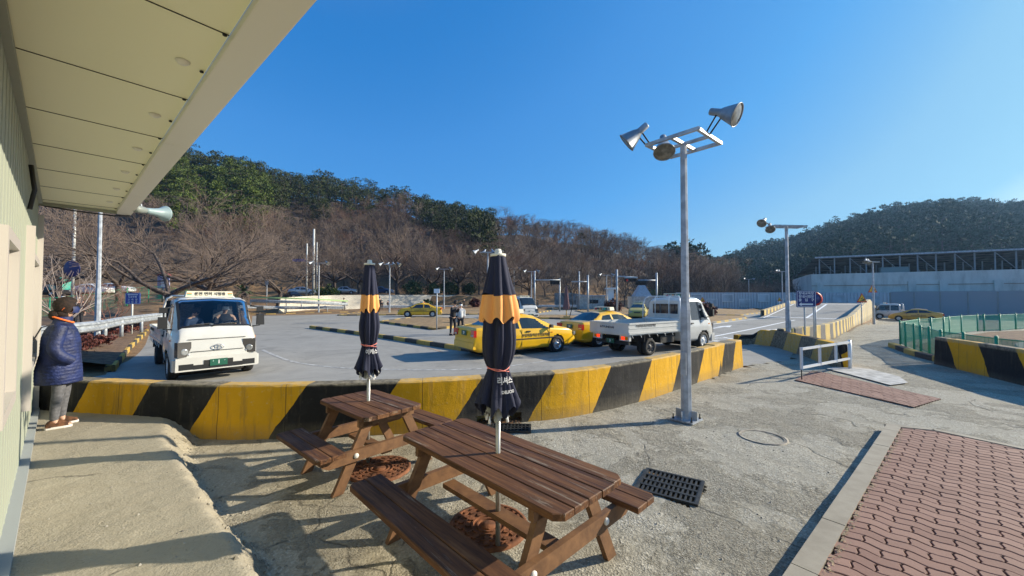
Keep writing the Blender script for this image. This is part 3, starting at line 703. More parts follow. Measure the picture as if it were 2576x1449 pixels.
for a, b in zip(edges, edges[1:]):
    mb.box(wp((a+b)/2, .915, HS-.0), ((b-a)-.008, .17, .03), rz=bang)
    mb.box(wp((a+b)/2, .9985, HS+.092), ((b-a)-.008, .016, .20), rz=bang)
    mb.box(wp((a+b)/2, .835, HS+.012), ((b-a)-.01, .02, .05), rz=bang)
ofix(mb.build('fascia', M['fascia'], off))
mb = MB(); mb.box(wp(-.4, .02, HS+.005), (11, .04, .04), rz=bang); mb.box(wp(SE+.1, .4, HS+.0), (.03, .86, .05), rz=bang); ofix(mb.build('cornice', mat('cornice_grey', (.30,.31,.25), .5), off))
mb = MB()
for s in np.arange(s0-4*1.075, SE, .5375): mb.lathe([(0,-.012),(.011,-.008),(.011,.0)], 8, Matrix.Translation(wp(s, .80, HS+.025)))
ofix(mb.build('screw', M['blacktrim'], off))
for s in caps:
    mb = MB(); mb.lathe([(0,-.022),(.022,-.018),(.036,-.006),(.038,0)], 16, Matrix.Translation(wp(s, .70, HS+.028))); ofix(mb.build('round_cap', M['fascia'], off))  # small plain screw caps under the soffit, not lamps
mb = MB(); mb.box(wp(-.35, .035, .10), (10.9, .07, .42), rz=bang); ofix(mb.build('base_rail', mat('base_grey', (.32,.34,.34), .6), off))
def owindow(s, w, z0, z1, dp=.09, open_=False):
    fr = MB(); t = .07; hh = z1-z0
    for ss, ww, zc, hz in ((s-w/2, t, (z0+z1)/2, hh), (s+w/2, t, (z0+z1)/2, hh), (s, w-t, z0+t/2, t), (s, w-t, z1-t/2, t)): fr.box(wp(ss, dp/2, zc), (ww, dp, hz), rz=bang)
    f = ofix(fr.build('window', M['pinkframe'], off))
    g = MB(); g.box(wp(s, .03, (z0+z1)/2), (w-t, .012, hh-2*t), rz=bang); gg = ofix(g.build('pane', M['pane'], f)); gg.matrix_parent_inverse = iv
M['pane'] = mat('office_pane', (.30,.32,.30), .15, spec=.8)
def srow(u, n=0.0):   # distance along the wall where column u meets the wall
    az = (u-CU)/F; return (az*(W0.y+WN.y*n)-(W0.x+WN.x*n))/(WD.x-az*WD.y)
s1 = srow(2); owindow(srow(18)-.46, .9, 1.25, 2.35, .05)
s2a, s2b = srow(57), srow(66); owindow((srow(66)+srow(83))/2, srow(83)-srow(66), 1.15, 2.45, .05)
for ss_, zz_, hh_, w_ in ((srow(62), 1.75, 1.9, .04), (SE-.02, 1.75, 2.9, .05)):
    mb = MB(); mb.box(wp(ss_, .03, zz_), (w_, .06, hh_), rz=bang); ofix(mb.build('jamb', M['pinkframe'], off))
mb = MB(); a = Vector(wp(srow(60), .02, 3.3)); mb.tube([a, a+Vector((.02,.02,-.25)), a+Vector((0,0,-.45))], .018, 6); ofix(mb.build('cable', M['black'], off))
mb = MB(); mb.tube([wp(SE+.1, .0, HS-.02), wp(SE+.1, .35, HS-.05), wp(SE+.1, .8, HS-.06), wp(SE+.13, 1.0, HS-.02)], .012, 6); ofix(mb.build('cable', M['black'], off))
# loudspeaker horn
hc = Vector(PY(352,527,6.35)); hd = (Vector(PY(411,537,6.75))-hc).normalized()
sp = thing('loudspeaker', hc, 'grey green horn loudspeaker hanging at the far end of the office roof edge', 'loudspeaker')
T = hd.to_track_quat('Z', 'Y').to_matrix().to_4x4()
mb = MB(); mb.lathe([(0,.08),(.045,.08),(.05,.14),(.06,.24),(.085,.34),(.13,.43),(.137,.435),(.13,.425),(.08,.33),(.04,.2),(0,.19)], 28, T); mb.build('horn', mat('horn_greygreen', (.24,.32,.33), .45), sp)
mb = MB(); mb.lathe([(0,-.09),(.05,-.09),(.062,-.06),(.062,.02),(.055,.03),(.055,.07),(.04,.1),(0,.1)], 20, T); mb.build('driver', mat('driver_grey', (.20,.22,.20), .5), sp)
mb = MB(); mb.tube([(-.02,0,-.02),(-.05,-.02,.07),(-.06,-.05,.11)], .018, 6); mb.tube([(.03,0,.0),(.0,.02,.09),(-.04,-.03,.12)], .012, 6); mb.build('bracket', M['galv'], sp)

# ================= PICNIC TABLES =================
q = NB('stained_wood', .62); o_ = q.obj(); mp = q.n('Mapping'); mp.inputs['Scale'].default_value = (.7, 11, 11); q.l(o_, mp.inputs[0])
gr = q.noise(mp.outputs[0], 2.2, 8, .65, .6); wr = q.noise(mp.outputs[0], 1.1, 9, .75, 1.2); bl = q.noise(o_, 2.5, 4, .5)
at = q.n('Attribute'); at.attribute_name = 'tone'
c = q.ramp(gr, [(.36, (.020,.009,.005)), (.46, (.085,.036,.015)), (.56, (.15,.066,.025)), (.68, (.24,.115,.045))]); c = q.mix(.38, c, q.ramp(at.outputs['Fac'], [(0., (.040,.016,.009)), (1., (.17,.075,.028))]))
c = q.mix(q.math('MULTIPLY', q.ramp(wr, [(.585, 0.), (.64, 1.)]), .65), c, (.30,.25,.19)); c = q.mix(q.math('MULTIPLY', q.ramp(bl, [(.5, 0.), (.7, 1.)]), .35), c, (.05,.025,.02))
q.l(c, q.b.inputs['Base Color']); q.l(q.ramp(bl, [(.3, .55), (.7, .8)]), q.b.inputs['Roughness']); q.l(q.bump(gr, .5, .005, q.bump(wr, .3, .004)), q.b.inputs['Normal']); q.b.inputs['Specular IOR Level'].default_value = .3; M['wood'] = q.m
q = NB('leg_wood', .7); o_ = q.obj(); gr = q.noise(o_, 9, 8, .65, .4); c = q.ramp(gr, [(.3, (.085,.038,.015)), (.7, (.20,.098,.040))])
q.l(c, q.b.inputs['Base Color']); q.l(q.bump(gr, .3, .004), q.b.inputs['Normal']); M['legwood'] = q.m
M['boltcap'] = mat('bolt_cap', (.62,.60,.55), .5)
def plank(mb, cx, cy, z, L, w, th=.04, c1=0., c2=0., b=.005):
    # plank along x; c1,c2 = chamfer of the outer corners (y- side, y+ side)
    x0, x1, y0, y1 = cx-L/2, cx+L/2, cy-w/2, cy+w/2
    pl = []
    pl += [(x0, y0+c1), (x0+c1, y0)] if c1 else [(x0, y0)]
    pl += [(x1-c1, y0), (x1, y0+c1)] if c1 else [(x1, y0)]
    pl += [(x1, y1-c2), (x1-c2, y1)] if c2 else [(x1, y1)]
    pl += [(x0+c2, y1), (x0, y1-c2)] if c2 else [(x0, y1)]
    n = len(pl); ins = [(cx+(p[0]-cx)*(1-2*b/L), cy+(p[1]-cy)*(1-2*b/w)) for p in pl]
    vs = [(p[0], p[1], z) for p in pl]+[(p[0], p[1], z+th-b) for p in pl]+[(p[0], p[1], z+th) for p in ins]
    fs = [list(range(n))[::-1]]+[(k, (k+1)%n, n+(k+1)%n, n+k) for k in range(n)]+[(n+k, n+(k+1)%n, 2*n+(k+1)%n, 2*n+k) for k in range(n)]+[list(range(2*n, 3*n))]
    mb.add(vs, fs)
def toned(mb, name, m, parent, npl, **kw):
    me = mb.mesh(name, m); at = me.attributes.new('tone', 'FLOAT', 'FACE'); k = len(me.polygons)//npl
    tn = [random.random() for _ in range(npl)]; at.data.foreach_set('value', [tn[min(i//k, npl-1)] for i in range(len(me.polygons))])
    return link(name, me, parent)
def picnic_table(loc, ang, L, label):
    t = thing('picnic_table', loc, label, 'table', 'brown picnic tables with benches', rz=ang)
    w = .136; g = .007; H = .70; N = 5
    for k in range(N):
        mb = MB(); y = (k-(N-1)/2)*(w+g); plank(mb, random.uniform(-.004,.004), y, H, L, w, .042, .05 if k == 0 else 0, .05 if k == N-1 else 0)
        toned(mb, 'tabletop_plank', M['wood'], t, 1)
    for sd_ in (-1, 1):
        bn = MB()
        for k in range(2):
            y = sd_*(.60+k*(w+.006)); plank(bn, 0, y, .415, L, w, .042, .035 if (k == 1 and sd_ < 0) else 0, .035 if (k == 1 and sd_ > 0) else 0)
        toned(bn, 'bench', M['wood'], t, 2)
    e = L/2-.24 if L > 1.4 else L/2-.17
    for sx in (-1, 1):
        mb = MB(); mb.beam((sx*e, -.33, H-.045), (sx*e, .33, H-.045), .045, .088); mb.build('cleat', M['legwood'], t)
        mb = MB(); x2 = sx*(e+.047)
        bp = [(-.76,.375),(-.72,.335),(-.66,.30),(.66,.30),(.72,.335),(.76,.375),(.76,.413),(-.76,.413)]
        Tm = Matrix(((0,0,1,x2-.0225),(1,0,0,0),(0,1,0,0),(0,0,0,1)))
        mb.prism(bp, 0, .045, T=Tm); cb = mb.build('cross_beam', M['legwood'], t)
        for sy in (-1, 1):
            mb = MB(); mb.beam((sx*e, sy*.20, H-.005), (sx*e, sy*.56, .0), .045, .095, up=(1,0,0)); 
            # leg as a slanted board
            mb = MB(); T2 = Matrix(((0,0,1,sx*e-.0225),(1,0,0,0),(0,1,0,0),(0,0,0,1)))
            mb.prism([(sy*.145,H-.002),(sy*.255,H-.002),(sy*.60,.0),(sy*.49,.0)][::sy], 0, .045, T=T2); mb.build('leg', M['legwood'], t)
            mb = MB()
            for yy, zz in ((sy*.385,.357),):
                Tb = Matrix.Translation((x2+sx*.0225, yy, zz)) @ Matrix.Rotation(sx*math.pi/2, 4, 'Y'); mb.lathe([(.026,0),(.026,.008),(.018,.015),(0,.017)], 14, Tb)
            mb.build('bolt_cap', M['boltcap'], cb)
    mb = MB(); mb.box((0,0,.275), (2*e+.02, .12, .04)); mb.build('stretcher', M['legwood'], t)
    return t
ta = math.atan2(-.717, .697)
picnic_table((-.11,3.05,.0), ta, 1.8, 'long brown wooden picnic table in the foreground with a closed parasol through its middle')
picnic_table((-1.66,4.52,0), math.atan2(-.66,.75), 1.1, 'shorter brown wooden picnic table behind, next to the striped barrier')

# ================= CLOSED PARASOLS =================
M['navyfab'] = mat('navy_fabric', (.012,.015,.040), .85, bump=.15, b_scale=120)
M['orangefab'] = mat('orange_fabric', (.80,.36,.10), .75)
M['greyfab'] = mat('grey_lining', (.36,.36,.34), .9)
M['cord'] = mat('pink_cord', (.75,.22,.18), .7)
M['tubew'] = mat('parasol_pole', (.40,.40,.38), .35, .6)
def parasol(loc, label, rs, near, lean=0.):
    t = thing('closed_parasol', loc, label, 'parasol', 'closed navy parasols')
    mb = MB(); mb.tube([(0,0,.01),(0,0,1.15)], .019, 16); mb.tube([(0,0,1.15),(0,0,2.26)], .016, 12); mb.build('pole', M['tubew'], t)
    mb = MB(); mb.lathe([(.018,.98),(.024,.985),(.024,1.02),(.018,1.03)], 16); mb.build('collar', M['tubew'], t)
    ph = random.uniform(0, 6)
    def pleat(amp, nn=8, sh=0.): 
        def f(a, z):
            w = nn*a/2+ph+sh+.55*math.sin(z*4+ph)+.35*math.sin(2*a+z*5); g = abs(math.cos(w))**.7; g2 = abs(math.cos(w*1.5+1.3+z))**.8
            return 1+amp*(1.9*g-1.25+.7*(g2-.5))+.05*math.sin(a+ph+z*3)+.03*math.sin(3*a-z*6)
        return f
    def surf(prof, amp, n=96, flap=0, nn=8, sh=0., jag=0., wav=.012):
        mb = MB(); vs = []; m = len(prof)
        for i, (r, z) in enumerate(prof):
            am = amp[i] if hasattr(amp, '__len__') else amp; f = pleat(am, nn, sh)
            for k in range(n):
                a = 2*math.pi*k/n; rr = r*f(a, z); zz = z+wav*(.6*math.sin(3*a+ph)+.6*math.sin(5*a+1)+.5*math.sin(2*a))*(i/(m-1))-(jag*(.5+.5*math.cos(nn*a+ph+sh)) if i == m-1 else (jag*.5*(.5+.5*math.cos(nn*a+ph+sh)) if i == m-2 else 0))
                vs.append((rr*math.cos(a), rr*math.sin(a), zz))
        fs = [(i*n+(k+1)%n, i*n+k, (i+1)*n+k, (i+1)*n+(k+1)%n) for i in range(m-1) for k in range(n)]
        mb.add(vs, fs, smooth=True); return mb
    a = rs
    def sm(pr, k=4):
        z = np.array([p[1] for p in pr][::-1]); r = np.array([p[0] for p in pr][::-1]); zz = np.linspace(z[0], z[-1], k*(len(pr)-1)+1)
        rr = np.interp(zz, z, r); rr[1:-1] = (rr[:-2]+2*rr[1:-1]+rr[2:])/4
        return list(zip(rr[::-1], zz[::-1]))
    lo = sm([((.095 if near else .06),1.93),((.112 if near else .085),1.78),(.122*a,1.62),(.118*a,1.52),(.098*a,1.43),(.074,1.385)])
    lo += sm([(.074,1.38),(.098*a,1.31),(.122*a,1.20),(.142*a,1.12)])[1:]
    c = surf(lo, [.16+.02*min(1,(i/len(lo))) for i in range(len(lo)-8)]+list(np.linspace(.16,.33,8)), jag=.10); c.build('lower_canopy', M['navyfab'], t)
    up = sm([(.056,2.27),(.073,2.18),(.092,2.09),(.110,2.01),(.124,1.96)] if near else [(.052,2.33),(.062,2.2),(.075,2.08),(.084,2.0),(.086,1.97)])
    surf(up, list(np.linspace(.05,.17,len(up))), sh=.6).build('upper_canopy', M['navyfab'], t)
    ba = [(.122,1.96),(.135,1.89),(.146,1.80)] if near else [(.086,1.97),(.095,1.90),(.102,1.82)]
    surf(ba, list(np.linspace(.14,.20,3)) if near else .14, sh=.6, jag=.06).build('orange_band', M['orangefab'], t)
    ln = [(.06,1.16),(.082,1.08),(.10,1.035)]; surf(ln, .25, nn=5, jag=.03, wav=.02).build('lining', M['greyfab'], t)
    zt = 2.27 if near else 2.33
    mb = MB(); mb.lathe([(.0,zt+.055),(.022,zt+.053),(.028,zt+.03),(.03,zt+.018),(.062,zt+.014),(.062,zt-.008),(0,zt-.008)], 24); mb.build('cap', mat('cap_ivory', (.68,.66,.56), .5), t)
    mb = MB(); pts = [(.088*math.cos(x), .088*math.sin(x), 1.385+.012*math.sin(x*2+1)) for x in np.linspace(0, 2*math.pi, 33)]; mb.tube(pts, .004, 6, cap=False)
    pts = [(.089*math.cos(x), .089*math.sin(x), 1.375+.016*math.cos(x*1.5)) for x in np.linspace(0, 2*math.pi, 33)]; mb.tube(pts, .003, 6, cap=False)
    mb.build('tie_cord', M['cord'], t)
    for k in range(8):
        an = k*math.pi/4+.2; mb = MB(); r_ = .062+.02*(k % 3); mb.tube([(r_*math.cos(an), r_*math.sin(an), 1.03), (r_*math.cos(an)*1.1, r_*math.sin(an)*1.1, .985-.01*(k%2))], [.009,.011], 8); mb.build('rib_tip', M['signwhite'], t)
    def wrap(txt, size, a0, z0, r0, slope, wx=.8, bold=.004):
        me = text_mesh(txt, size, M['signwhite'], .0005, wx=wx, bold=bold)
        for v in me.vertices:
            r_ = r0+slope*(-v.co.y); x_, y_, z_ = v.co; an = a0+x_/.12
            v.co = Vector((r_*math.cos(an), r_*math.sin(an), z0+y_))
        link('lettering', me, t)
    if near:
        wrap('\ub9ac\uc154\uc2a4', .056, math.radians(-62), 1.305, .132, .25, bold=.002); wrap('DELICIO', .03, math.radians(-56), 1.225, .152, .25, wx=.8, bold=.001)
    else:
        wrap('\uc774\uce90\uc2a4', .06, math.radians(-55), 1.31, .132, .2, bold=.002)
    return t
parasol((-.11,3.05,.02), 'closed navy and orange parasol through the middle of the long near picnic table', 1.0, True)
parasol((-1.69,4.56,.02), 'slimmer closed navy and orange parasol standing in the shorter far picnic table', .9, False)
# far pinkish cantilever parasol
x_, y_, z_ = 4.75, 33.6, .12
t = thing('closed_parasol', (x_, y_, z_), 'far closed faded maroon cantilever parasol hanging beside the yellow car', 'parasol')
mb = MB(); mb.tube([(.25,0,0),(.55,0,1.2),(.5,0,2.2),(.2,0,2.85),(-.02,0,2.95)], .035, 8); mb.build('arm', M['blacktrim'], t)
mb = MB(); mb.lathe([(.03,2.85),(.10,2.5),(.14,1.9),(.2,1.3),(.28,.9),(.22,.78)], 24, mod=lambda a, z: 1+.2*math.cos(6*a)); mb.build('canopy', mat('maroon_fabric', (.17,.09,.09), .9), t)
mb = MB(); mb.tube([(0,0,0),(0,0,.8)], .05, 8); mb.box((0,0,.12), (.5,.5,.2)); mb.build('base', mat('parasol_base', (.5,.33,.12), .8), t)

# ================= GRATE, MANHOLES =================
def grate(loc, ang, sx, sy, nx, ny, label):
    t = thing('drain_grate', loc, label, 'drain grate', rz=ang)
    mb = MB(); f = .03
    for s_ in (-1, 1): mb.box((s_*(sx/2-f/2), 0, -.012), (f, sy, .03)); mb.box((0, s_*(sy/2-f/2), -.012), (sx-2*f, f, .03))
    mb.build('frame', M['iron'], t)
    mb = MB(); cw = (sx-2*f)/nx; ch = (sy-2*f)/ny
    for i in range(nx+1): mb.box((-sx/2+f+i*cw, 0, -.014), (.018, sy-2*f-.004, .026))
    for j in range(1, ny): mb.box((0, -sy/2+f+j*ch, -.0115), (sx-2*f-.004, .034, .026))
    mb.build('bars', M['iron'], t)
    mb = MB(); mb.box((0,0,-.16), (sx+.02, sy+.02, .2)); mb.build('pit', M['gap'], t)
    return t
# opening cut in the yard for this grate (GR above)
grate((1.64,4.05,.015), math.atan2(-.54,.84), .60, .56, 12, 4, 'square black iron drain grate in the concrete yard right of the picnic table')
x_, y_ = P(1285,1082); grate((x_, y_+.02, .035), -.05, .6, .34, 10, 3, 'black drain grate at the notch under the striped barrier, behind the picnic table')
mb = MB(); a = Vector(P(1218,1052)); 
for k in range(260):
    xx = random.uniform(P(1205,1060)[0], P(1310,1060)[0]); yy = P(1260,1060)[1]+random.uniform(-.22, .06); an = random.uniform(0, 6.28); w_ = random.uniform(.012, .03)
    p = Vector((xx, yy, .02+random.uniform(0, .03))); d1 = Vector((math.cos(an), math.sin(an), random.uniform(-.4, .4)))*w_; d2 = Vector((-math.sin(an), math.cos(an), random.uniform(-.4, .4)))*w_*.6
    mb.add([p-d1, p-d2, p+d1, p+d2], [(0,1,2,3)])
mb.build('leaf_litter', mat('dry_leaves', (.22,.11,.045), .9, n_scale=20, n_amt=.4), kind='stuff', label='dry brown leaves caught under the barrier by the drain', cat='leaves')
def manhole(loc, r, m, label, pat=True):
    t = thing('manhole_cover', loc, label, 'manhole cover')
    mb = MB(); mb.lathe([(r,-.03),(r,.004),(r-.03,.007),(r-.035,-.002)], 48); mb.build('rim', m, t)
    mb = MB(); mb.lathe([(r-.035,-.006),(0.0001,-.006)], 48)
    for rr in ((r*.28, r*.42, r*.62, r*.8) if pat else (r*.86,)): mb.lathe([(rr-.009,-.006),(rr-.007,.004),(rr+.007,.004),(rr+.009,-.006)], 48, smooth=False)
    if pat:
        for ring, (r0, r1, n) in enumerate(((r*.45, r*.6, 12), (r*.65, r*.78, 18), (r*.83, r*.93, 26))):
            for k in range(n):
                a = 2*math.pi*(k+.5*ring)/n; c_ = Vector((math.cos(a)*(r0+r1)/2, math.sin(a)*(r0+r1)/2, .0)); mb.box(c_, ((r1-r0)*.9, r0*math.pi/n*1.1, .008), rz=a+(.5 if k % 2 else -.4))
        mb.lathe([(r*.2,-.006),(r*.19,.003),(0,.004)], 32)
    mb.build('lid', m, t); return t
x_, y_ = P(1224,1315); manhole((-.2,3.33,.022), .335, M['rust'], 'rusty round manhole cover under the long near picnic table')
manhole((-1.5,4.42,.022), .34, M['rust'], 'rusty round manhole cover under the shorter far picnic table')
x_, y_ = P(1918,1101); manhole((x_, y_, .008), .3, M['greyiron'], 'worn grey manhole cover in the open yard left of the brick pavement', False)
# rubble and pebbles
mb = MB()
for k in range(700):
    x = random.uniform(-3.6, 3.6); y = random.uniform(1.6, 6.0)
    r = random.choice([.003,.004,.005,.007,.012]) 
    z = float(yard_h(x, y)); d = [Vector((random.gauss(0,1), random.gauss(0,1), abs(random.gauss(0,.8)))).normalized()*r*random.uniform(.7,1.2) for _ in range(5)]
    c_ = Vector((x, y, z)); mb.add([c_+Vector((r,0,0)), c_+Vector((0,r,0)), c_+Vector((-r,0,0)), c_+Vector((0,-r,0)), c_+Vector((0,0,r*.8))+d[0]*.3], [(0,1,4),(1,2,4),(2,3,4),(3,0,4)])
mb.build('gravel', mat('pebbles', (.36,.33,.28), .9, n_scale=3, n_amt=.4), kind='stuff', label='loose pebbles scattered on the rough concrete yard', cat='pebbles')

# ================= LIGHT POLES =================
def octo(mb, z0, z1, r0, r1): mb.tube([(0,0,z0),(0,0,z1)], [r0, r1], 8, smooth=False)
M['lampsh'] = mat('lamp_shade_grey', (.33,.36,.39), .45, .4, n_scale=8, n_amt=.2)
M['lampin'] = mat('lamp_glass_dim', (.20,.20,.18), .25, .2, n_scale=12, n_amt=.3)
def flood(t, base, aim, s=.85):
    base = Vector(base); aim = Vector(aim).normalized(); T = Matrix.Translation(base) @ aim.to_track_quat('Z', 'Y').to_matrix().to_4x4() @ Matrix.Scale(s, 4)
    mb = MB(); mb.lathe([(0,-.20),(.05,-.20),(.06,-.19),(.066,-.02),(.075,.0),(.10,.04),(.19,.27),(.2,.275),(.195,.283),(.185,.272)], 24, T); h = mb.build('flood_lamp', M['lampsh'], t)
    mb = MB(); mb.lathe([(.188,.262),(.14,.272),(.07,.279),(0,.281)], 24, T); mb.build('lamp_lens', M['lampin'], h)
def light_pole(loc, H, label, detail=True, rot=0., fl=None, base_z=0., head=None, flw=None, group='floodlight poles round the course'):
    t = thing('light_pole', loc, label, 'light pole', group, rz=rot)
    mb = MB(); octo(mb, .0, 1.75, .085, .078); octo(mb, 1.75, 1.85, .078, .064); octo(mb, 1.85, H, .064, .052)
    if detail: mb.box((0,-.086,.9), (.09,.012,.35))
    mb.build('pole', M['greypole'], t)
    mb = MB(); mb.box((0,0,.012), (.36,.36,.024))
    for k in range(4):
        a = k*math.pi/2; mb.box((.12*math.cos(a), .12*math.sin(a), .09), (.10,.012,.14), rz=a)
    mb.build('base_plate', M['galv'], t)
    if detail:
        for sx in (-1,1):
            for sy in (-1,1):
                mb = MB(); mb.tube([(sx*.145,sy*.145,.0),(sx*.145,sy*.145,.10)], .009, 6); mb.tube([(sx*.145,sy*.145,.02),(sx*.145,sy*.145,.045)], .018, 6); mb.build('anchor_bolt', M['blacktrim'], t)
    mb = MB(); a, b = (1.35, .42) if not head else head; bw = .05
    z = H+.0
    for y in (-b/2, b/2): mb.box((0,y,z), (a,bw,bw))
    mb.box((0,0,z-.001), (a-.1,bw*.9,bw*.9))
    for x in ((-a/2+bw/2, -.18, .18, a/2-bw/2) if not head else (-a/2+bw/2, 0, a/2-bw/2)): mb.box((x,0,z-.002), (bw*.98,b-bw,bw*.94))
    mb.build('lamp_frame', M['galv'], t)
    if flw is not None:
        Ri = Matrix.Rotation(-rot, 3, 'Z'); fl = []
        for w_, am in flw:
            l_ = Ri @ (Vector(w_)-Vector(loc)); a_ = Ri @ Vector(am); fl.append((l_.x, l_.y, l_.z-H, a_.x, a_.y, a_.z))
    for (bx, by, bz, ax, ay, az_) in (fl or [(-.62,0,.1,-1,-.2,-.6),(.6,0,.25,1,-.1,-.5),(-.3,.1,-.1,-.4,-.9,-.9),(.3,.1,-.05,.5,.9,-.8)]):
        flood(t, (bx,by,z+bz), (ax,ay,az_)); mb = MB(); lx, ly = a/2-.03, b/2-.03; bx0 = max(-lx, min(lx, bx)); by0 = max(-ly, min(ly, by)); mb.tube([(bx0-.03,by0,z),(bx-.04,by-.03,z+bz)], .012, 6); mb.tube([(bx0+.03,by0+.03,z),(bx+.04,by+.03,z+bz)], .012, 6); mb.build('lamp_arm', M['blacktrim'], t)
    return t
x_, y_ = P(1727,1058)
fr_l = Vector(PY(1632,352,y_-.1)); fr_r = Vector(PY(1802,330,y_+.1))
light_pole((x_, y_, .01), 4.43, 'nearest tall grey floodlight pole standing in the yard beside the striped barrier', rot=-.86, head=(.86,.82),
   flw=[(PY(1606,333,6.15),(-.72,.30,-.60)),(PY(1814,284,5.65),(.66,-.66,-.45)),(PY(1669,360,6.25),(-.15,-.50,-.82))])
mb = MB(); pj = SC.collection.objects
light_pole((10.56,14.75,0), 4.68, 'second grey floodlight pole behind the short striped barrier, lamps facing left', rot=.1, fl=[(-.98,-.05,.20,-.8,-.5,-.6),(-.60,.1,.02,-.5,-.7,-.75)])
g = G(254.5,857); light_pole((-14.3,13.3,.45), 5.6, 'tall grey pole rising past the roof edge behind the woman', detail=False, rot=.5)
def far_pole(u, v, Y, H, label, kind='wing', rot=0.):
    x = (u-CU)/F*Y; z = float(gz(x, Y)); t = thing('light_pole', (x, Y, z), label, 'light pole', 'floodlight poles round the course', rz=rot)
    mb = MB(); octo(mb, -.1, 1.7, .10, .09); octo(mb, 1.7, H, .075, .065); mb.build('pole', M['greypole'], t)
    mb = MB(); mb.box((0,0,H), (1.3,.4,.06)); mb.build('lamp_frame', M['galv'], t)
    n = {'wing': [(-.9,0),(.9,0)], 'four': [(-.95,0),(-.3,.3),(.4,0),(.95,.1)], 'left': [(-.85,0),(-.4,.1)]}[kind]
    for (dx, dy) in n: flood(t, (dx, dy, H+.12), (dx, -.5, -.7), 1.15)
far_pole(802,787,47,6.0,'far light pole with twin lamps right of the pair of utility poles','wing')
far_pole(980,790,44.4,5.75,'far light pole with four lamps between the far parasol and the yellow car','four')
far_pole(1117,771,55,5.6,'far light pole rising above the yellow hatchback, thin twin lamps','wing')
far_pole(1227,790,32.,5.7,'light pole half hidden behind the top of the near parasol','four')
far_pole(1293,775,68,5.6,'small far light pole right of the near parasol','wing')
far_pole(1337,770,55,5.6,'far light pole above the oncoming small truck','wing')
far_pole(1526,770,58,5.3,'far light pole left of the red signal mast, V shaped lamps','wing')
far_pole(1539,770,75,5.3,'thin light pole just behind the red signal mast','wing')
far_pole(1884,771,80,5.4,'tiny far light pole in front of the bare trees left of the second pole','wing')
far_pole(1968,770,60,6.0,'far light pole directly behind the second floodlight pole','left')
far_pole(2197,815,37.9,6.15,'light pole at the end of the ramp wall, beside the warning signs','left', .2)
far_pole(2228,790,66,6.6,'far thin light pole in front of the ribbed fence','wing')
# ---- traffic signal masts
def mast(u, Y, H, arm_z, arm_u, label, head=None, red=False):
    x = (u-CU)/F*Y; z = float(gz(x, Y)); x2 = (arm_u-CU)/F*Y-x; t = thing('signal_mast', (x, Y, z), label, 'signal mast', 'traffic signal masts of the course')
    mb = MB(); mb.tube([(0,0,0),(0,0,H)], .11, 10); mb.build('pole', M['galv'], t)
    mb = MB(); mb.tube([(0,0,arm_z),(x2,0,arm_z+(.0 if not red else -.1))], .075, 8); mb.build('arm', M['galv'], t)
    if head is not None:
        hx = (head-CU)/F*Y-x; mb = MB(); mb.box((hx,0,arm_z-.38), (1.25,.3,.42)); hd_ = mb.build('signal_head', M['black'], t)
        mb = MB(); mb.box((hx,-.16,arm_z-.13), (1.3,.5,.16)); mb.build('hood', M['galv'] if red else M['black'], hd_)
        for k, mm in enumerate(('red','black','black')):
            mb = MB(); mb.lathe([(0,0),(.13,0),(.13,-.02)], 14, Matrix.Translation((hx-.4+.4*k,-.155,arm_z-.42)) @ Matrix.Rotation(math.pi/2, 4, 'X')); mb.build('signal_lens', M['red'] if (k == 0 and red) else M['blacktrim'], hd_)
mast(1345,50,5.4,4.2,1408,'signal mast whose right arm holds a black signal head, behind the oncoming truck',1396)
mast(1408,54,4.6,4.4,1400,'short thin pole at the end of the black signal head')
mast(1479,44,4.5,3.75,1438,'signal mast with an empty arm pointing left, right of the far parasol')
mast(1552,42,5.0,4.25,1602,'signal mast with an arm to the right and a red light',1586,True)
mast(1652,46,4.9,4.0,1606,'signal mast with its arm pointing left, just behind the white pickup truck',1612)
mast(1457,60,6.0,5.0,1459,'thin slightly leaning pole between two signal masts')
# utility poles and signs far left
def pole(u, Y, z1v, r, label, m='galv', name='utility_pole', cat='utility pole', base=None, lean=0):
    x = (u-CU)/F*Y; z = float(gz(x, Y)) if base is None else base; H = CH+(748.5-z1v)/F*Y-z
    t = MB(); t.tube([(0,0,-.2),(lean,0,H)], [r, r*.8], 10); return t.build(name, M[m], label=label, cat=cat, loc=(x, Y, z)), x, z, H
M['palepole'] = mat('pale_pole', (.52,.52,.49), .8)
o_, x_, z_, H_ = pole(788,62,576,.19,'tallest pale concrete utility pole in front of the bare trees','palepole')
pole(796,64,610,.12,'thinner utility pole right behind the tallest one','palepole')
o2, x2, z2, H2 = pole(771,60,613,.13,'pale pole carrying a small blue street sign on an arm','palepole')
mb = MB(); mb.box((-1.1,0,H2-2.6), (2.4,.05,.42)); s_ = mb.build('sign_board', M['bluepl'], o2)
pole(183,30,518,.10,'white pole rising behind the two people, carrying a round mirror back','palepole','sign_pole','pole')
x_, y_, z_ = PY(181,676,29.8); mb = MB(); mb.lathe([(0,.03),(.62,.02),(.66,0),(.62,-.02),(0,-.02)], 28, Matrix.Rotation(math.pi/2, 4, 'X')); mb.build('round_sign', M['navypl'], label='round dark blue sign seen from behind on the white pole', cat='sign', loc=(x_, y_, z_))
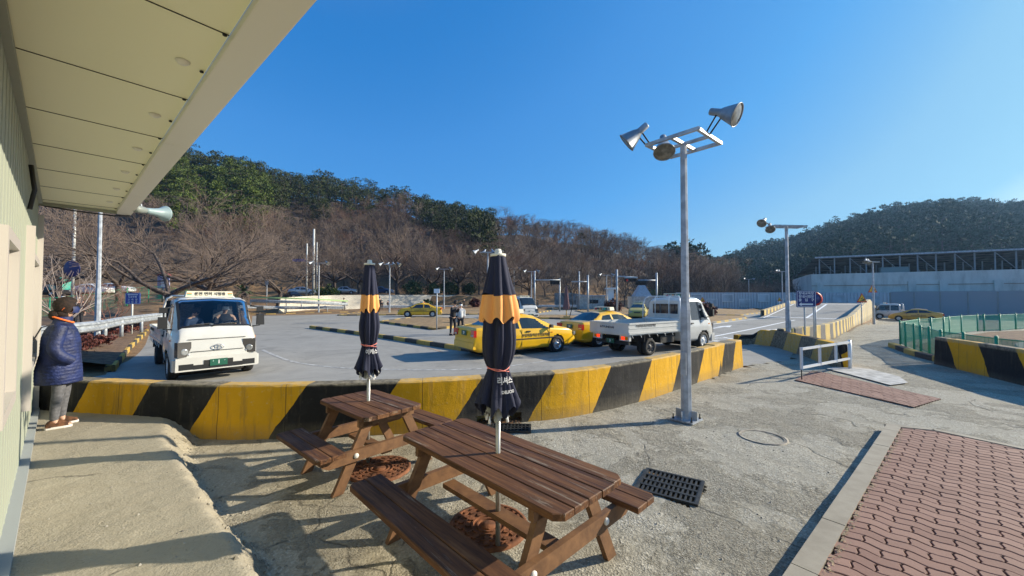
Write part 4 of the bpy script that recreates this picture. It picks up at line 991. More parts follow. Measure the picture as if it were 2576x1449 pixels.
# ================= VEHICLES =================
def car_shell(L, Wd, top, belt, bot, wheels, wr, win, arch=.35, narrow=.72, nose=.16, tail=.10, boxy=.0, rear_w=None, front_w=None, pillars=(), door_lines=(), xs_n=150):
    """top: [(x,z)] centre line roof profile; belt: z; win: dict front=(x_base,x_top), rear=(x_base,x_top)"""
    tx = np.array([p[0] for p in top]); tz = np.array([p[1] for p in top])
    xs = np.linspace(tx[0], tx[-1], xs_n); zt = np.interp(xs, tx, tz)
    for _ in range(2): zt[1:-1] = (zt[:-2]+2*zt[1:-1]+zt[2:])/4
    B = np.interp(xs, [p[0] for p in belt], [p[1] for p in belt]); B = np.minimum(B, zt-.025)
    c = (xs-L/2)/(L/2); w = Wd/2*(1-np.where(c > 0, nose*c**6, tail*c**6)-.03*c**2)
    gh = np.clip((zt-B)/.45, 0, 1)
    wroof = w*(.93-(1-narrow)*gh)
    seg = []
    bo = np.interp(xs, [0,.18,L-.2,L], [bot+.10,bot,bot,bot+.08])
    pts = [(0*w, bo), (w*.86, bo), (w*.965, bo+.07), (w, bo+(B-bo)*.42), (w*.995, bo+(B-bo)*.72), (w*.955, B), (wroof, zt-.075*gh-.012), (wroof-.09*gh-.02, zt-.018*gh-.004), (0*w, zt+.012)]
    sub = [3, 2, 4, 4, 4, 8, 2, 8]
    ys = []; zs = []; sg = []
    for k, n in enumerate(sub):
        for t in np.arange(n)/n:
            ys.append(pts[k][0]*(1-t)+pts[k+1][0]*t); zs.append(pts[k][1]*(1-t)+pts[k+1][1]*t); sg.append(k)
    ys.append(pts[-1][0]); zs.append(pts[-1][1])
    Yh = np.array(ys); Zh = np.array(zs); Xh = np.repeat(xs[None], len(ys), 0)
    out = {'body': MB(), 'glass_front': MB(), 'glass_rear': MB(), 'glass_side_left': MB(), 'glass_side_right': MB(), 'trim': MB()}
    for sgn in (-1, 1):
        def vid(mbk): return None
        nr, nc = Yh.shape
        for i in range(nr-1):
            for j in range(nc-1):
                p = [(Xh[a, b], sgn*Yh[a, b], Zh[a, b]) for a, b in ((i, j), (i, j+1), (i+1, j+1), (i+1, j))]
                if sgn < 0: p = p[::-1]
                cx = sum(v[0] for v in p)/4; cy = abs(sum(v[1] for v in p)/4); cz = sum(v[2] for v in p)/4; k = sg[i]
                if any((cx-wx)**2+(cz-wr)**2 < arch**2 for wx in wheels) and cy > .40*Wd and k in (1,2,3,4): continue
                if any((cx-wx)**2+(cz-wr)**2 < arch**2 for wx in wheels) and k == 0 and cy > .3*Wd: continue
                key = 'body'; g_ = gh[j]
                fb, ft = win['front']; rb, rt = win['rear']
                if k == 5 and g_ > .25:
                    b0 = np.interp(cx, xs, B); t0 = np.interp(cx, xs, zt)-.09; fr = (cz-b0)/max(.05, t0-b0)
                    xf = fb+(ft-fb)*fr-.10; xr = rb+(rt-rb)*fr+.14
                    if xr < cx < xf and .06 < fr < .93: key = 'glass_side_left' if sgn > 0 else 'glass_side_right'
                    if any(abs(cx-px) < .035 for px in pillars): key = 'body'
                if k in (6,7):
                    if ft < cx < fb and cy < wroof[j]-.03: key = 'glass_front'
                    elif win.get('border') and ft-.06 < cx < fb+.035: key = 'trim'
                    if min(rb, rt) < cx < max(rb, rt) and cy < wroof[j]-.05 and abs(rb-rt) > .12: key = 'glass_rear'
                out[key].add(p, [(0,1,2,3)], smooth=True)
    # end caps
    for j, s_ in ((0, 1), (nc-1, -1)):
        col = [(Xh[a, j], Yh[a, j], Zh[a, j]) for a in range(nr)]; poly = col+[(x, -y, z) for x, y, z in col[::-1][1:]]
        out['body'].add(poly, [list(range(len(poly)))[::s_]])
    return out
def weld(me):
    import bmesh
    bm = bmesh.new(); bm.from_mesh(me); bmesh.ops.remove_doubles(bm, verts=bm.verts, dist=.0008); bm.to_mesh(me); bm.free(); return me
def wheel(parent, x, y, r, w, rimm, hub=True, steel=False):
    mb = MB(); T = Matrix.Translation((x, y, r)) @ Matrix.Rotation(math.pi/2 if y < 0 else -math.pi/2, 4, 'X')
    mb.lathe([(r*.62,-w/2),(r*.93,-w/2),(r,-w/2+.03),(r,w/2-.03),(r*.94,w/2),(r*.66,w/2+.004),(r*.62,w/2-.01),(r*.62,-w/2)], 28, T); tw = mb.build('wheel', M['rubber'], parent)
    mb = MB(); mb.lathe([(r*.63,w/2-.008),(r*.60,w/2-.02),(r*.5,w/2-.05),(r*.25,w/2-.03),(r*.2,w/2-.005),(0,w/2-.003)], 24, T)
    for k in range(6 if not steel else 8):
        a = 2*math.pi*k/(6 if not steel else 8); mb.box(T @ Vector((r*.43*math.cos(a), r*.43*math.sin(a), w/2-.022)), (.05,.03,.02) if steel else (.11,.03,.02), M=(T.to_3x3() @ Matrix.Rotation(a, 3, 'Z')))
    mb.build('rim', rimm, tw); return tw
def plate(parent, x, z, txt, dirx, y=0, w=.335, h=.155):
    mb = MB(); mb.box((x, y, z), (.012, w, h)); p = mb.build('license_plate', M['plate'], parent)
    put_text(txt, h*.78, M['signwhite'], p, (0, dirx, 0), (0,0,1), (x+dirx*.008, y, z), wx=.9, bold=.003)
    mb = MB()
    for s_ in (-1, 1): mb.lathe([(0,.004),(.012,.003),(.013,0)], 8, Matrix.Translation((x+dirx*.0065, y+s_*.11, z+.03)) @ Matrix.Rotation(dirx*math.pi/2, 4, 'Y'))
    mb.build('plate_bolt', M['chrome'], p)
SIGN = '\uc6b4\uc804 \uba74\ud5c8 \uc2dc\ud5d8\uc6a9'; SCHOOL = '\ubd80\uc131\uc790\ub3d9\ucc28\uc6b4\uc804\uc804\ubb38\ud559\uc6d0'
M['box_ivory'] = mat('roof_sign_ivory', (.72,.66,.50), .5)
M['ink'] = mat('black_ink', (.02,.02,.025), .6)
def roof_sign(parent, x, z, wd=.95, both=True, h=.15, lamps=True):
    mb = MB(); mb.box((x, 0, z+h/2), (.26, wd, h), tap=.94); p = mb.build('roof_sign', M['box_ivory'], parent)
    for dx in (1, -1):
        put_text(SIGN, h*.62, M['ink'], p, (0, dx, 0), (0,0,1), (x+dx*.131, 0, z+h*.5), bold=.002)
        mb = MB()
        for s_ in (-1, 1):
            mb.box((x+dx*.1285, s_*wd*.42, z+h*.62), (.008, wd*.09, .02), mi=0); mb.box((x+dx*.1285, s_*wd*.42, z+h*.38), (.008, wd*.09, .02), mi=1)
        mb.build('sign_mark', [M['amber'], M['greenlens']], p)
    if lamps:
        for k, mm in enumerate(('red','amber','greenlens')):
            mb = MB(); mb.lathe([(.055,0),(.055,.03),(.045,.06),(.02,.08),(0,.083)], 14, Matrix.Translation((x-.22, (-.25+.25*k)*(-1), z+.02))); mb.build('beacon', M[mm], p)
        mb = MB()
        for s_ in (-1, 1): mb.tube([(x-.25, s_*.42, z),(x-.27, s_*.42, z+.75)], .004, 4)
        mb.build('antenna', M['blacktrim'], p)
def sedan(name, label, pl, loc, h, paint, text=True, sign=True, modern=False, group=None, simple=False, cat='car'):
    L, Wd = (4.25, 1.67) if not modern else (4.5, 1.78)
    t = thing(name, loc, label, cat, group, rz=math.atan2(h[1], h[0]))
    off_ = -L/2
    if modern:
        top = [(0,.62),(.04,.98),(.35,1.04),(.6,1.08),(1.3,1.36),(1.9,1.455),(2.3,1.45),(2.75,1.36),(3.55,.99),(4.1,.84),(4.42,.66),(4.5,.5)]; win = dict(front=(3.5,2.6), rear=(.55,1.25)); wh = (.95, 3.62)
        belt = [(0,1.0),(2,.98),(4.5,.84)]
    else:
        top = [(0,.60),(.03,.93),(.10,.985),(.52,1.0),(.62,1.02),(1.20,1.335),(1.65,1.39),(2.15,1.395),(2.5,1.33),(3.22,.965),(3.8,.87),(4.1,.76),(4.2,.62),(4.25,.48)]; win = dict(front=(3.15,2.5), rear=(.60,1.2)); wh = (.83, 3.30)
        belt = [(0,.93),(1,.92),(2.5,.885),(4.25,.78)]
    sh = car_shell(L, Wd, top, belt, .20, wh, .29, win, pillars=(1.72,1.02) if not modern else (2.0,), xs_n=150 if not simple else 80)
    Mx = Matrix.Translation((off_, 0, 0))
    def part(mb, nm, m, par=None, w_=False):
        me = mb.mesh(nm, m); 
        if w_: weld(me)
        me.transform(Mx); return link(nm, me, par or t)
    body = part(sh['body'], 'body', paint, w_=True)
    for k, nm in (('glass_front','windscreen'),('glass_rear','rear_window'),('glass_side_left','side_window'),('glass_side_right','side_window')):
        if sh[k].f: part(sh[k], nm, M['glass'], w_=True)
    mb = MB()
    for wx in wh: mb.tube([(wx,-Wd/2+.06,.3),(wx,Wd/2-.06,.3)], .355, 20)
    mb.box((L/2,0,.25), (L-.5,Wd-.35,.14)); part(mb, 'underbody', M['blacktrim'])
    for wx in wh:
        for s_ in (-1, 1):
            w_ = wheel(t, wx+off_, s_*(Wd/2-.10), .29, .18, M['silver'])
    hw = Wd/2
    for s_ in (-1, 1):
        mb = MB(); mb.box((L-.10, s_*(hw-.27), .64 if not modern else .70), (.12,.34,.13), rz=s_*-.25); part(mb, 'headlight', M['lampclear'])
        mb = MB(); mb.box((.035, s_*(hw-.20), .80), (.09,.27,.21), rz=s_*.12); l_ = part(mb, 'tail_light', M['red'])
        mb = MB(); mb.box((-.013, s_*(hw-.20), .74), (.01,.22,.055)); part(mb, 'reverse_lens', M['lampclear'], l_)
        mb = MB(); mb.box((2.95, s_*(hw+.07), .95), (.10,.16,.11), tap=.85); mb.beam((2.97, s_*(hw-.05), .90), (2.95, s_*(hw+.02), .93), .04, .04); part(mb, 'mirror', M['black'])
        mb = MB(); mb.box((2.02, s_*(hw*.995+.004), .80), (.16,.03,.045)); mb.box((1.12, s_*(hw*.985+.004), .80), (.16,.03,.045)); part(mb, 'door_handle', M['black'])
        if not simple:
            mb = MB(); mb.box((2.1, s_*(hw+.002), .555), (2.35,.022,.035)); part(mb, 'side_moulding', M['blacktrim'])
            mb = MB()
            for dx, z0, z1 in ((2.92,.27,.87),(1.75,.27,.88),(.98,.58,.89)): mb.beam((dx, s_*(hw*.992), z0), (dx, s_*(hw*.992-.0), z1), .012, .014)
            part(mb, 'door_gap', M['gap'])
            mb = MB(); mb.box((3.05, s_*(hw*.985), .73), (.07,.02,.03)); part(mb, 'side_repeater', M['amber'])
    mb = MB(); mb.box((L-.06,0,.42), (.14,Wd*.80,.17)); part(mb, 'front_bumper', paint)
    mb = MB(); mb.box((.02,0,.41), (.10,Wd*.87,.20), tap=.97); part(mb, 'rear_bumper', paint)
    mb = MB(); mb.box((L+.0,0,.60), (.03,.55,.09)); part(mb, 'grille', M['black'])
    if pl: 
        plate(t, off_-.002, .80, pl, -1); plate(t, L+off_+.075, .42, pl, 1)
    if text:
        for s_ in (-1, 1):
            x0 = 2.35 if s_ < 0 else 2.0
            put_text(SCHOOL, .125, M['ink'], t, (-s_, 0, 0), (0,0,1), (x0+off_, s_*(hw+.006), .665), bold=.002, wx=.95)
    if sign: roof_sign(t, 1.95+off_, 1.41, wd=.95, h=.14)
    return t
HD = Vector((.84,.545)).normalized(); HR = Vector((HD.y, -HD.x))
def at_wheel(p, wx, L, Wd):   # centre from contact point of the right wheel at wx
    c_ = Vector(p)-HD*(wx-L/2)-HR*(Wd/2-.1); return (c_.x, c_.y, .0)
sedan('taxi_sedan', 'yellow driving school car numbered 29, the nearest yellow car, behind the near parasol', '29', at_wheel(P(1398.6,885), 3.30, 4.25, 1.67), HD, M['yellow'], group='yellow driving school cars')
lw = Vector(P(1441,863)); c_ = lw-HD*(.83-2.125)+HR*(.83-.1)
sedan('taxi_sedan', 'yellow driving school car numbered 20, between car 29 and the white pickup truck', '20', (c_.x, c_.y, 0), HD, M['yellow'], group='yellow driving school cars')
sedan('taxi_sedan', 'yellow driving school car driving left in the distance, beyond the man with the phone', None, (-9.35,39.3,0), Vector((-1,-.12)), M['yellow'], group='yellow driving school cars')
sedan('taxi_sedan', 'dull yellow driving school car facing forward, half hidden behind the white pickup truck cab', '', PY(1606,780,36.6)[:2]+(0,), Vector((-.35,-.9)), mat('dull_yellow', (.40,.33,.08), .4), group='yellow driving school cars', text=False)
x_, y_ = 47.6, 45.5; rdv = Vector((-.69,.72))
sedan('modern_sedan', 'amber yellow modern sedan parked on the far driveway beside the green fence', None, (x_, y_, float(gz(x_, y_))+.02), rdv, M['orangepaint'], modern=True, sign=False)

M['cabblack'] = mat('bed_rail_dark', (.05,.05,.055), .6)
def pickup(label, num, loc, h, near=True, group='white driving school trucks', people=False, cab2=False):
    t = thing('pickup_truck', loc, label, 'truck', group, rz=math.atan2(h[1], h[0]))
    L, Wd = 5.05, 1.74; off_ = -L/2; Mx = Matrix.Translation((off_, 0, 0)); xb = 3.12 if not cab2 else 2.35
    def part(mb, nm, m, par=None, w_=False):
        me = mb.mesh(nm, m)
        if w_: weld(me)
        me.transform(Mx); return link(nm, me, par or t)
    top = [(0,1.84),(.10,1.94),(.5,1.975),(L-xb-.95,1.97),(L-xb-.72,1.90),(L-xb-.24,1.27),(L-xb-.12,1.17),(L-xb-.04,.95),(L-xb,.6)]
    sh = car_shell(L-xb, Wd, top, [(0,1.12),(L-xb-.5,1.10),(L-xb,.9)], .33, (L-xb-.78,), .33, dict(front=(L-xb-.26,L-xb-.74), rear=(0,0), border=True), arch=.40, narrow=.90, nose=.13, tail=.0, pillars=(.35,) if not cab2 else (.95,), xs_n=90)
    for m in sh.values(): m.v = [(x+xb, y, z) for x, y, z in m.v]
    part(sh['body'], 'cab', M['truckwhite'], w_=True); part(sh['trim'], 'windscreen_seal', M['black'], w_=True)
    glm = M['glass']
    if people: glm = M['clearglass']
    part(sh['glass_front'], 'windscreen', glm, w_=True)
    for k in ('glass_side_left', 'glass_side_right'): part(sh[k], 'side_window', glm if people else M['glass'], w_=True)
    # rear of the cab
    mb = MB(); 
    for dy, w_ in ((-.38,.30),(0,.40),(.38,.30)): mb.box((xb-.012, dy, 1.53), (.02, w_, .36))
    part(mb, 'rear_window', M['glass'])
    mb = MB()
    for sy in (-.80,.80): mb.tube([(xb-.30,sy,1.12),(xb-.27,sy,1.70),(xb-.20,sy*.93,1.93),(xb-.10,sy*.8,2.0)], .022, 8)
    mb.tube([(xb-.1,-.66,2.0),(xb-.1,.66,2.0)], .022, 8)
    for y in (-.30,.30): mb.tube([(xb-.2,y,1.14),(xb-.2,y,1.93),(xb-.1,y,2.0)], .016, 8)
    mb.tube([(xb-.3,-.8,1.15),(xb-.3,.8,1.15)], .02, 8)
    part(mb, 'guard_frame', M['white'])
    # load bed
    bx0, bx1 = .02, xb-.08; z0, z1 = .76, 1.13
    mb = MB(); mb.box(((bx0+bx1)/2,0,z0-.02), (bx1-bx0,Wd-.06,.05)); part(mb, 'bed_floor', M['truckwhite'])
    for s_ in (-1, 1):
        mb = MB(); y = s_*(Wd/2-.015)
        mb.box(((bx0+bx1)/2,y,(z0+z1)/2), (bx1-bx0-.02,.022,z1-z0)); mb.box(((bx0+bx1)/2,y+s_*.016,z1-.03), (bx1-bx0-.02,.03,.055)); mb.box(((bx0+bx1)/2,y+s_*.016,z0+.03), (bx1-bx0-.02,.03,.06)); mb.box(((bx0+bx1)/2,y+s_*.012,z0+.19), (bx1-bx0-.02,.02,.03))
        g_ = part(mb, 'side_gate', M['truckwhite'])
        put_text(SCHOOL, .10, M['ink'], g_, (-s_,0,0), (0,0,1), (bx0+off_+.85, y+s_*.0245, z0+.26) if s_ < 0 else (bx1+off_-.9, y+s_*.0245, z0+.26), bold=.001)
        mb = MB()
        for k in range(7): mb.tube([(bx0+.15+k*.42,y+s_*.012,z0-.03),(bx0+.2+k*.42,y+s_*.02,z0-.12)], .009, 5)
        part(mb, 'rope_hook', M['white'])
    mb = MB(); mb.box((bx0,0,(z0+z1)/2), (.025,Wd-.01,z1-z0)); mb.box((bx0-.012,0,z1-.03), (.03,Wd-.02,.05)); mb.box((bx0-.012,0,z0+.03), (.03,Wd-.02,.05)); tg = part(mb, 'tailgate', M['truckwhite'])
    put_text('HYUNDAI', .10, M['cabblack'], tg, (0,-1,0), (0,0,1), (bx0+off_-.016, 0.05, z0+.20), wx=1.4, bold=.003)
    mb = MB(); mb.box((bx1+.02,0,(z0+z1)/2+.05), (.03,Wd-.04,z1-z0+.1)); part(mb, 'headboard', M['truckwhite'])
    # chassis
    mb = MB()
    for y in (-.38,.38): mb.beam((.15,y,.58), (xb+.8,y,.58), .07, .14)
    mb.box((xb-.9,-.55,.50), (.75,.34,.26)); mb.box((xb-.6,.58,.52), (.5,.3,.22)); mb.box((1.16,0,.34), (.14,1.3,.14)); mb.box((.22,0,.45), (.08,1.45,.10)); mb.box((xb+.9,0,.50), (1.3,1.3,.22))
    mb.tube([(L-.78,-.70,.42),(L-.78,.70,.42)], .36, 16)
    part(mb, 'chassis', M['blacktrim'])
    for s_ in (-1, 1):
        mb = MB(); mb.box((.16,s_*.60,.62), (.09,.40,.17)); lp = part(mb, 'tail_lamp', M['truckwhite'])
        mb = MB(); mb.box((.108,s_*.55,.62), (.02,.14,.10)); part(mb, 'brake_lens', M['litred'], lp)
        mb = MB(); mb.box((.108,s_*.69,.62), (.02,.11,.10)); part(mb, 'turn_lens', M['amber'], lp)
        mb = MB(); mb.box((.108,s_*.45,.62), (.02,.06,.08)); part(mb, 'reverse_lens', M['lampclear'], lp)
        mb = MB(); mb.box((1.16,s_*(Wd/2-.16),.72), (.72,.28,.02)); mb.box((.82,s_*(Wd/2-.16),.60), (.02,.28,.24)); part(mb, 'mudguard', M['black'])
        wheel(t, L-.78+off_, s_*(Wd/2-.12), .33, .20, M['white'], steel=True)
        wheel(t, 1.16+off_, s_*(Wd/2-.13), .29, .16, M['cabblack'], steel=True); wheel(t, 1.16+off_, s_*(Wd/2-.33), .29, .16, M['cabblack'], steel=True)
        mb = MB(); mb.box((L-.45,s_*(Wd/2+.10),1.37), (.10,.17,.27), tap=.92); mb.box((L-.45,s_*(Wd/2+.09),1.66), (.09,.14,.13)); mb.tube([(L-.52,s_*(Wd/2-.08),1.20),(L-.45,s_*(Wd/2+.08),1.22),(L-.45,s_*(Wd/2+.08),1.70),(L-.6,s_*(Wd/2-.10),1.74)], .018, 6); part(mb, 'mirror', M['black'])
        mb = MB(); zl = .76
        mb.box((L-.06,s_*(Wd/2-.225),zl), (.15,.26,.34), rz=-s_*.28); lm = part(mb, 'headlight', M['lampdark'])
        Tl = Matrix.Translation((L-.06,s_*(Wd/2-.225),zl)) @ Matrix.Rotation(-s_*.28, 4, 'Z'); mb = MB(); mb.lathe([(0,.006),(.05,.014),(.066,.01),(.074,0)], 18, Tl @ Matrix.Translation((.075,s_*.0,-.05)) @ Matrix.Rotation(math.pi/2, 4, 'Y')); mb.lathe([(0,.008),(.03,.008),(.034,0)], 12, Tl @ Matrix.Translation((.075,-s_*.08,-.12)) @ Matrix.Rotation(math.pi/2, 4, 'Y')); part(mb, 'lamp_bulb', M['lampclear'], lm)
        mb = MB(); mb.box((L-.063,s_*(Wd/2-.20),zl+.125), (.155,.20,.08), rz=-s_*.28); part(mb, 'turn_lens', M['amber'], lm)
    # front face
    mb = MB(); mb.box((L+.005,0,.42), (.16,Wd-.16,.30), tap=.99); mb.box((L-.12,0,.40), (.2,Wd-.06,.26)); fb = part(mb, 'front_bumper', M['truckwhite'])
    mb = MB(); mb.box((L+.08,0,.35), (.02,.95,.10))
    for s_ in (-1,1): mb.box((L+.072,s_*.60,.37), (.03,.26,.13))
    part(mb, 'air_intake', M['black'], fb)
    mb = MB(); mb.box((L+.088,0,.44), (.014,.56,.11)); part(mb, 'plate_mount', M['blacktrim'], fb)
    mb = MB()
    for z, w_ in ((.70,1.02),(.98,1.12)): mb.box((L+.0-(.0 if z < .8 else .045),0,z), (.02,w_,.008))
    part(mb, 'panel_gap', M['gap'])
    mb = MB()
    for z, hw in ((.745,.50),(.865,.58),(1.08,.70)): pass
    Tb = Matrix.Translation((L+.012,0,.78)) @ Matrix.Rotation(math.pi/2, 4, 'Y') @ Matrix.Scale(1.0, 4)
    ring = [(.0+.058*math.sin(a), .105*math.cos(a), 0) for a in np.linspace(0, 2*math.pi, 25)]
    mb.tube([Tb @ Vector(p) for p in ring], .008, 6, cap=False); mb.beam(Tb @ Vector((.04,-.045,0)), Tb @ Vector((-.045,-.02,0)), .016, .012); mb.beam(Tb @ Vector((.045,.02,0)), Tb @ Vector((-.04,.045,0)), .016, .012); mb.beam(Tb @ Vector((.012,-.03,0)), Tb @ Vector((-.012,.03,0)), .014, .012)
    part(mb, 'emblem', M['silver'])
    for s_ in (-.1, -.62):
        mb = MB(); mb.tube([(L-.20,s_,1.26),(L-.24,s_+.18,1.31),(L-.27,s_+.52,1.33)], .011, 5); part(mb, 'wiper', M['black'])
    mb = MB()
    for s_ in (-1, 1):
        mb.beam((L-1.72,s_*(Wd/2+.0),.45), (L-1.72,s_*(Wd/2-.04),1.1), .012, .014); mb.beam((L-.98,s_*(Wd/2-.012),.80), (L-1.0,s_*(Wd/2-.03),1.1), .012, .014)
    part(mb, 'door_gap', M['gap'])
    for s_ in (-1,1):
        mb = MB(); mb.box((L-.42,s_*(Wd/2-.035),.95), (.09,.03,.04)); part(mb, 'side_repeater', M['amber'])
        mb = MB(); mb.box((L-1.55,s_*(Wd/2-.0),1.0), (.15,.03,.04)); part(mb, 'door_handle', M['black'])
    if num: plate(t, L+off_+.10, .43, num, 1); plate(t, .10+off_, .50, num, -1)
    roof_sign(t, L+off_-1.22, 1.97, wd=1.0, h=.15)
    return t
M['shadeband'] = M['black']
M['litred'] = mat('lit_brake_lens', (.7,.02,.01), .3)
b_ = M['litred'].node_tree.nodes['Principled BSDF']; b_.inputs['Emission Color'].default_value = (1,.05,.01,1); b_.inputs['Emission Strength'].default_value = .8
M['lampdark'] = mat('headlight_housing', (.08,.075,.07), .15, coat=.6)
q = NB('clear_glass', .03); q.b.inputs['Base Color'].default_value = (.75,.8,.82,1); q.b.inputs['Transmission Weight'].default_value = 1; q.b.inputs['IOR'].default_value = 1.01
gl = q.n('BsdfGlossy'); gl.inputs['Roughness'].default_value = .03; tr = q.n('BsdfTransparent'); tr.inputs[0].default_value = (.72,.76,.78,1); fz = q.n('Fresnel'); fz.inputs[0].default_value = 1.45
mx = q.n('MixShader'); q.l(fz.outputs[0], mx.inputs[0]); q.l(tr.outputs[0], mx.inputs[1]); q.l(gl.outputs[0], mx.inputs[2])
q.l(mx.outputs[0], q.t.nodes['Material Output'].inputs[0]); M['clearglass'] = q.m
# truck 3
L_, W_ = 5.05, 1.74
rw = Vector(P(1637,894.6)); c_ = rw-HD*(1.16-L_/2)-HR*(W_/2-.05)
pickup('white flatbed pickup truck numbered 3 seen from behind, beside the near light pole', '3', (c_.x, c_.y, 0), HD)
# truck 1
h1 = Vector((.73,-.68)).normalized(); c_ = Vector((-7.62,9.80))-h1*(L_-.78-L_/2)
TR1 = pickup('white flatbed pickup truck numbered 1 coming towards the barrier with two men in the cab', '1', (c_.x, c_.y, 0), h1, people=True)
# truck 2
pickup('small distant white pickup truck facing forward, right of the near parasol', '8', (.55,36.2,0), Vector((.42,-.9)))
x_, y_ = 49.5, 49.3; pickup('far white double cab truck parked behind the amber sedan', None, (x_, y_, float(gz(x_, y_))+.02), rdv, cab2=True)
# parked cars beyond
CARS = [(115,47,'black','black parked car at the far left behind the green fence',(1,.2)),(165,50,'blacktrim','dark parked car with red tail lamps next to the black one behind the fence',(1,.1)),(95,52,'silver','silver car nose showing beside the office wall',(1,.2)),
        (235,50,'white','white parked car behind the tall grey pole',(1,.1)),(290,52,'white','white parked car above the blue left sign',(1,.1)),
        (872,70,'silver','silver white car parked above the stone wall',(1,0)),(960,72,'bluecar','blue car parked under the trees above the stone wall',(1,0)),(762,63,'silver','silver off road car by the utility poles',(.6,.3)),(738,61,'black','black open off road car by the utility poles',(.6,-.6))]
M['bluecar'] = mat('blue_paint', (.03,.07,.18), .3, coat=.5)
for u, Y, m, lb, hh in CARS:
    x = (u-CU)/F*Y; sedan('parked_car', lb, None, (x, Y, float(gz(x, Y))), Vector(hh), M[m], text=False, sign=False, simple=True, group='cars parked far behind')
# ================= GUARD RAILS =================
def catm(pts, k=8):
    p = [Vector(a) for a in pts]; o = []
    for i in range(len(p)-1):
        p0, p1, p2, p3 = p[max(i-1,0)], p[i], p[i+1], p[min(i+2,len(p)-1)]
        for t in np.linspace(0, 1, k+1)[:-1]: o.append(.5*((2*p1)+(-p0+p2)*t+(2*p0-5*p1+4*p2-p3)*t*t+(-p0+3*p1-3*p2+p3)*t**3))
    return o+[p[-1]]
M['raillime'] = mat('lime_rail', (.36,.52,.22), .5)
def guard_rail(pts, label, h=.35, ground=.42, sp=2.2, top=None):
    c = catm(pts); t = thing('guard_rail', tuple(c[0]), label, 'guard rail'); o_ = c[0]
    pr = [(-.175,0),(-.13,.07),(-.07,.08),(-.03,.02),(.03,.02),(.07,.08),(.13,.07),(.175,0)]; pr = [(a*h/.35, b) for a, b in pr]
    A = np.zeros((len(c), len(pr), 3))
    for i, p in enumerate(c):
        d = (c[min(i+1,len(c)-1)]-c[max(i-1,0)]); n = Vector((d.y, -d.x, 0)).normalized()
        if n.dot(-p) < 0: n = -n
        for j, (dz, dn) in enumerate(pr): A[i, j] = (p.x-o_.x+n.x*dn, p.y-o_.y+n.y*dn, p.z-o_.z+dz)
    mb = MB(); mb.grid(A, smooth=False); mb.build('beam', M['galv'], t)
    acc = 0; last = c[0]
    for i, p in enumerate(c):
        acc += (p-last).length if i else 0; last = p
        if i == 0 or acc > sp:
            acc = 0; mb = MB(); q_ = p-o_; mb.tube([(q_.x,q_.y,q_.z+.12),(q_.x,q_.y,q_.z-.62)], .06, 10); mb.build('post', M['galv'], t)
    if top:
        mb = MB(); pts2 = [(p-o_)+Vector((0,0,top)) for p in c]
        for a, b in zip(pts2, pts2[1:]): mb.beam(a, b, .08, .16)
        mb.build('top_rail', M['raillime'], t)
    return t
def GP(u, v, zc): x, y = P(u, v, zc); return (x, y, zc)
guard_rail([GP(30,846,1.0),GP(90,838,1.0),GP(170,828,1.0),GP(250,819,1.0),GP(300,809,1.0),GP(350,802,1.0),GP(400,796,1.0),GP(440,792,1.0)], 'galvanised guard rail curving along the planted strip at the left, behind the woman')
guard_rail([PY(600,772,42),PY(655,773,43.5),PY(730,774,45.5),PY(865,774,49)], 'middle galvanised guard rail above the yellow and black kerb', sp=4.5)
guard_rail([PY(630,757,44),PY(700,758.5,44.5),PY(780,761,46),PY(875,765.5,49.5)], 'sloping guard rail with a lime green top rail beside the upper road', sp=5, top=.42)
guard_rail([PY(945,771.5,54),PY(1060,771.5,57),PY(1180,772,60)], 'far guard rail in front of the pale stone wall, behind the distant yellow car', sp=4)
guard_rail([PY(1316,770,57),PY(1400,770,58),PY(1450,770,58)], 'far white guard rail behind the oncoming small truck', sp=4)
# planted strip at the left
q = NB('planter_soil', .95); o_ = q.obj(); n2 = q.noise(o_, 5, 8, .7)
q.l(q.ramp(n2, [(.35,(.07,.04,.028)),(.65,(.24,.15,.085))]), q.b.inputs['Base Color']); q.l(q.bump(n2, 1, .08), q.b.inputs['Normal']); M['soil'] = q.m
kl = [Vector(p) for p in KP]+[Vector((-24,28))]
mb = MB(); k = 6; vs = []
for i, p in enumerate(kl):
    for j in range(k):
        w_ = j/(k-1)*6; d = Vector((-.9,-.25)); hz = .17 if j == 0 else .30+.12*min(1, w_/2); hz = min(hz, hz) if i < 4 else hz
        vs.append((p.x+d.x*w_-.1, p.y+d.y*w_, max(hz+random.uniform(-.03,.03), float(gz(p.x+d.x*w_, p.y+d.y*w_))+.02)))
mb.add(vs, [(i*k+j, (i+1)*k+j, (i+1)*k+j+1, i*k+j+1) for i in range(len(kl)-1) for j in range(k-1)], smooth=True); mb.build('planted_bank', M['soil'], kind='structure')
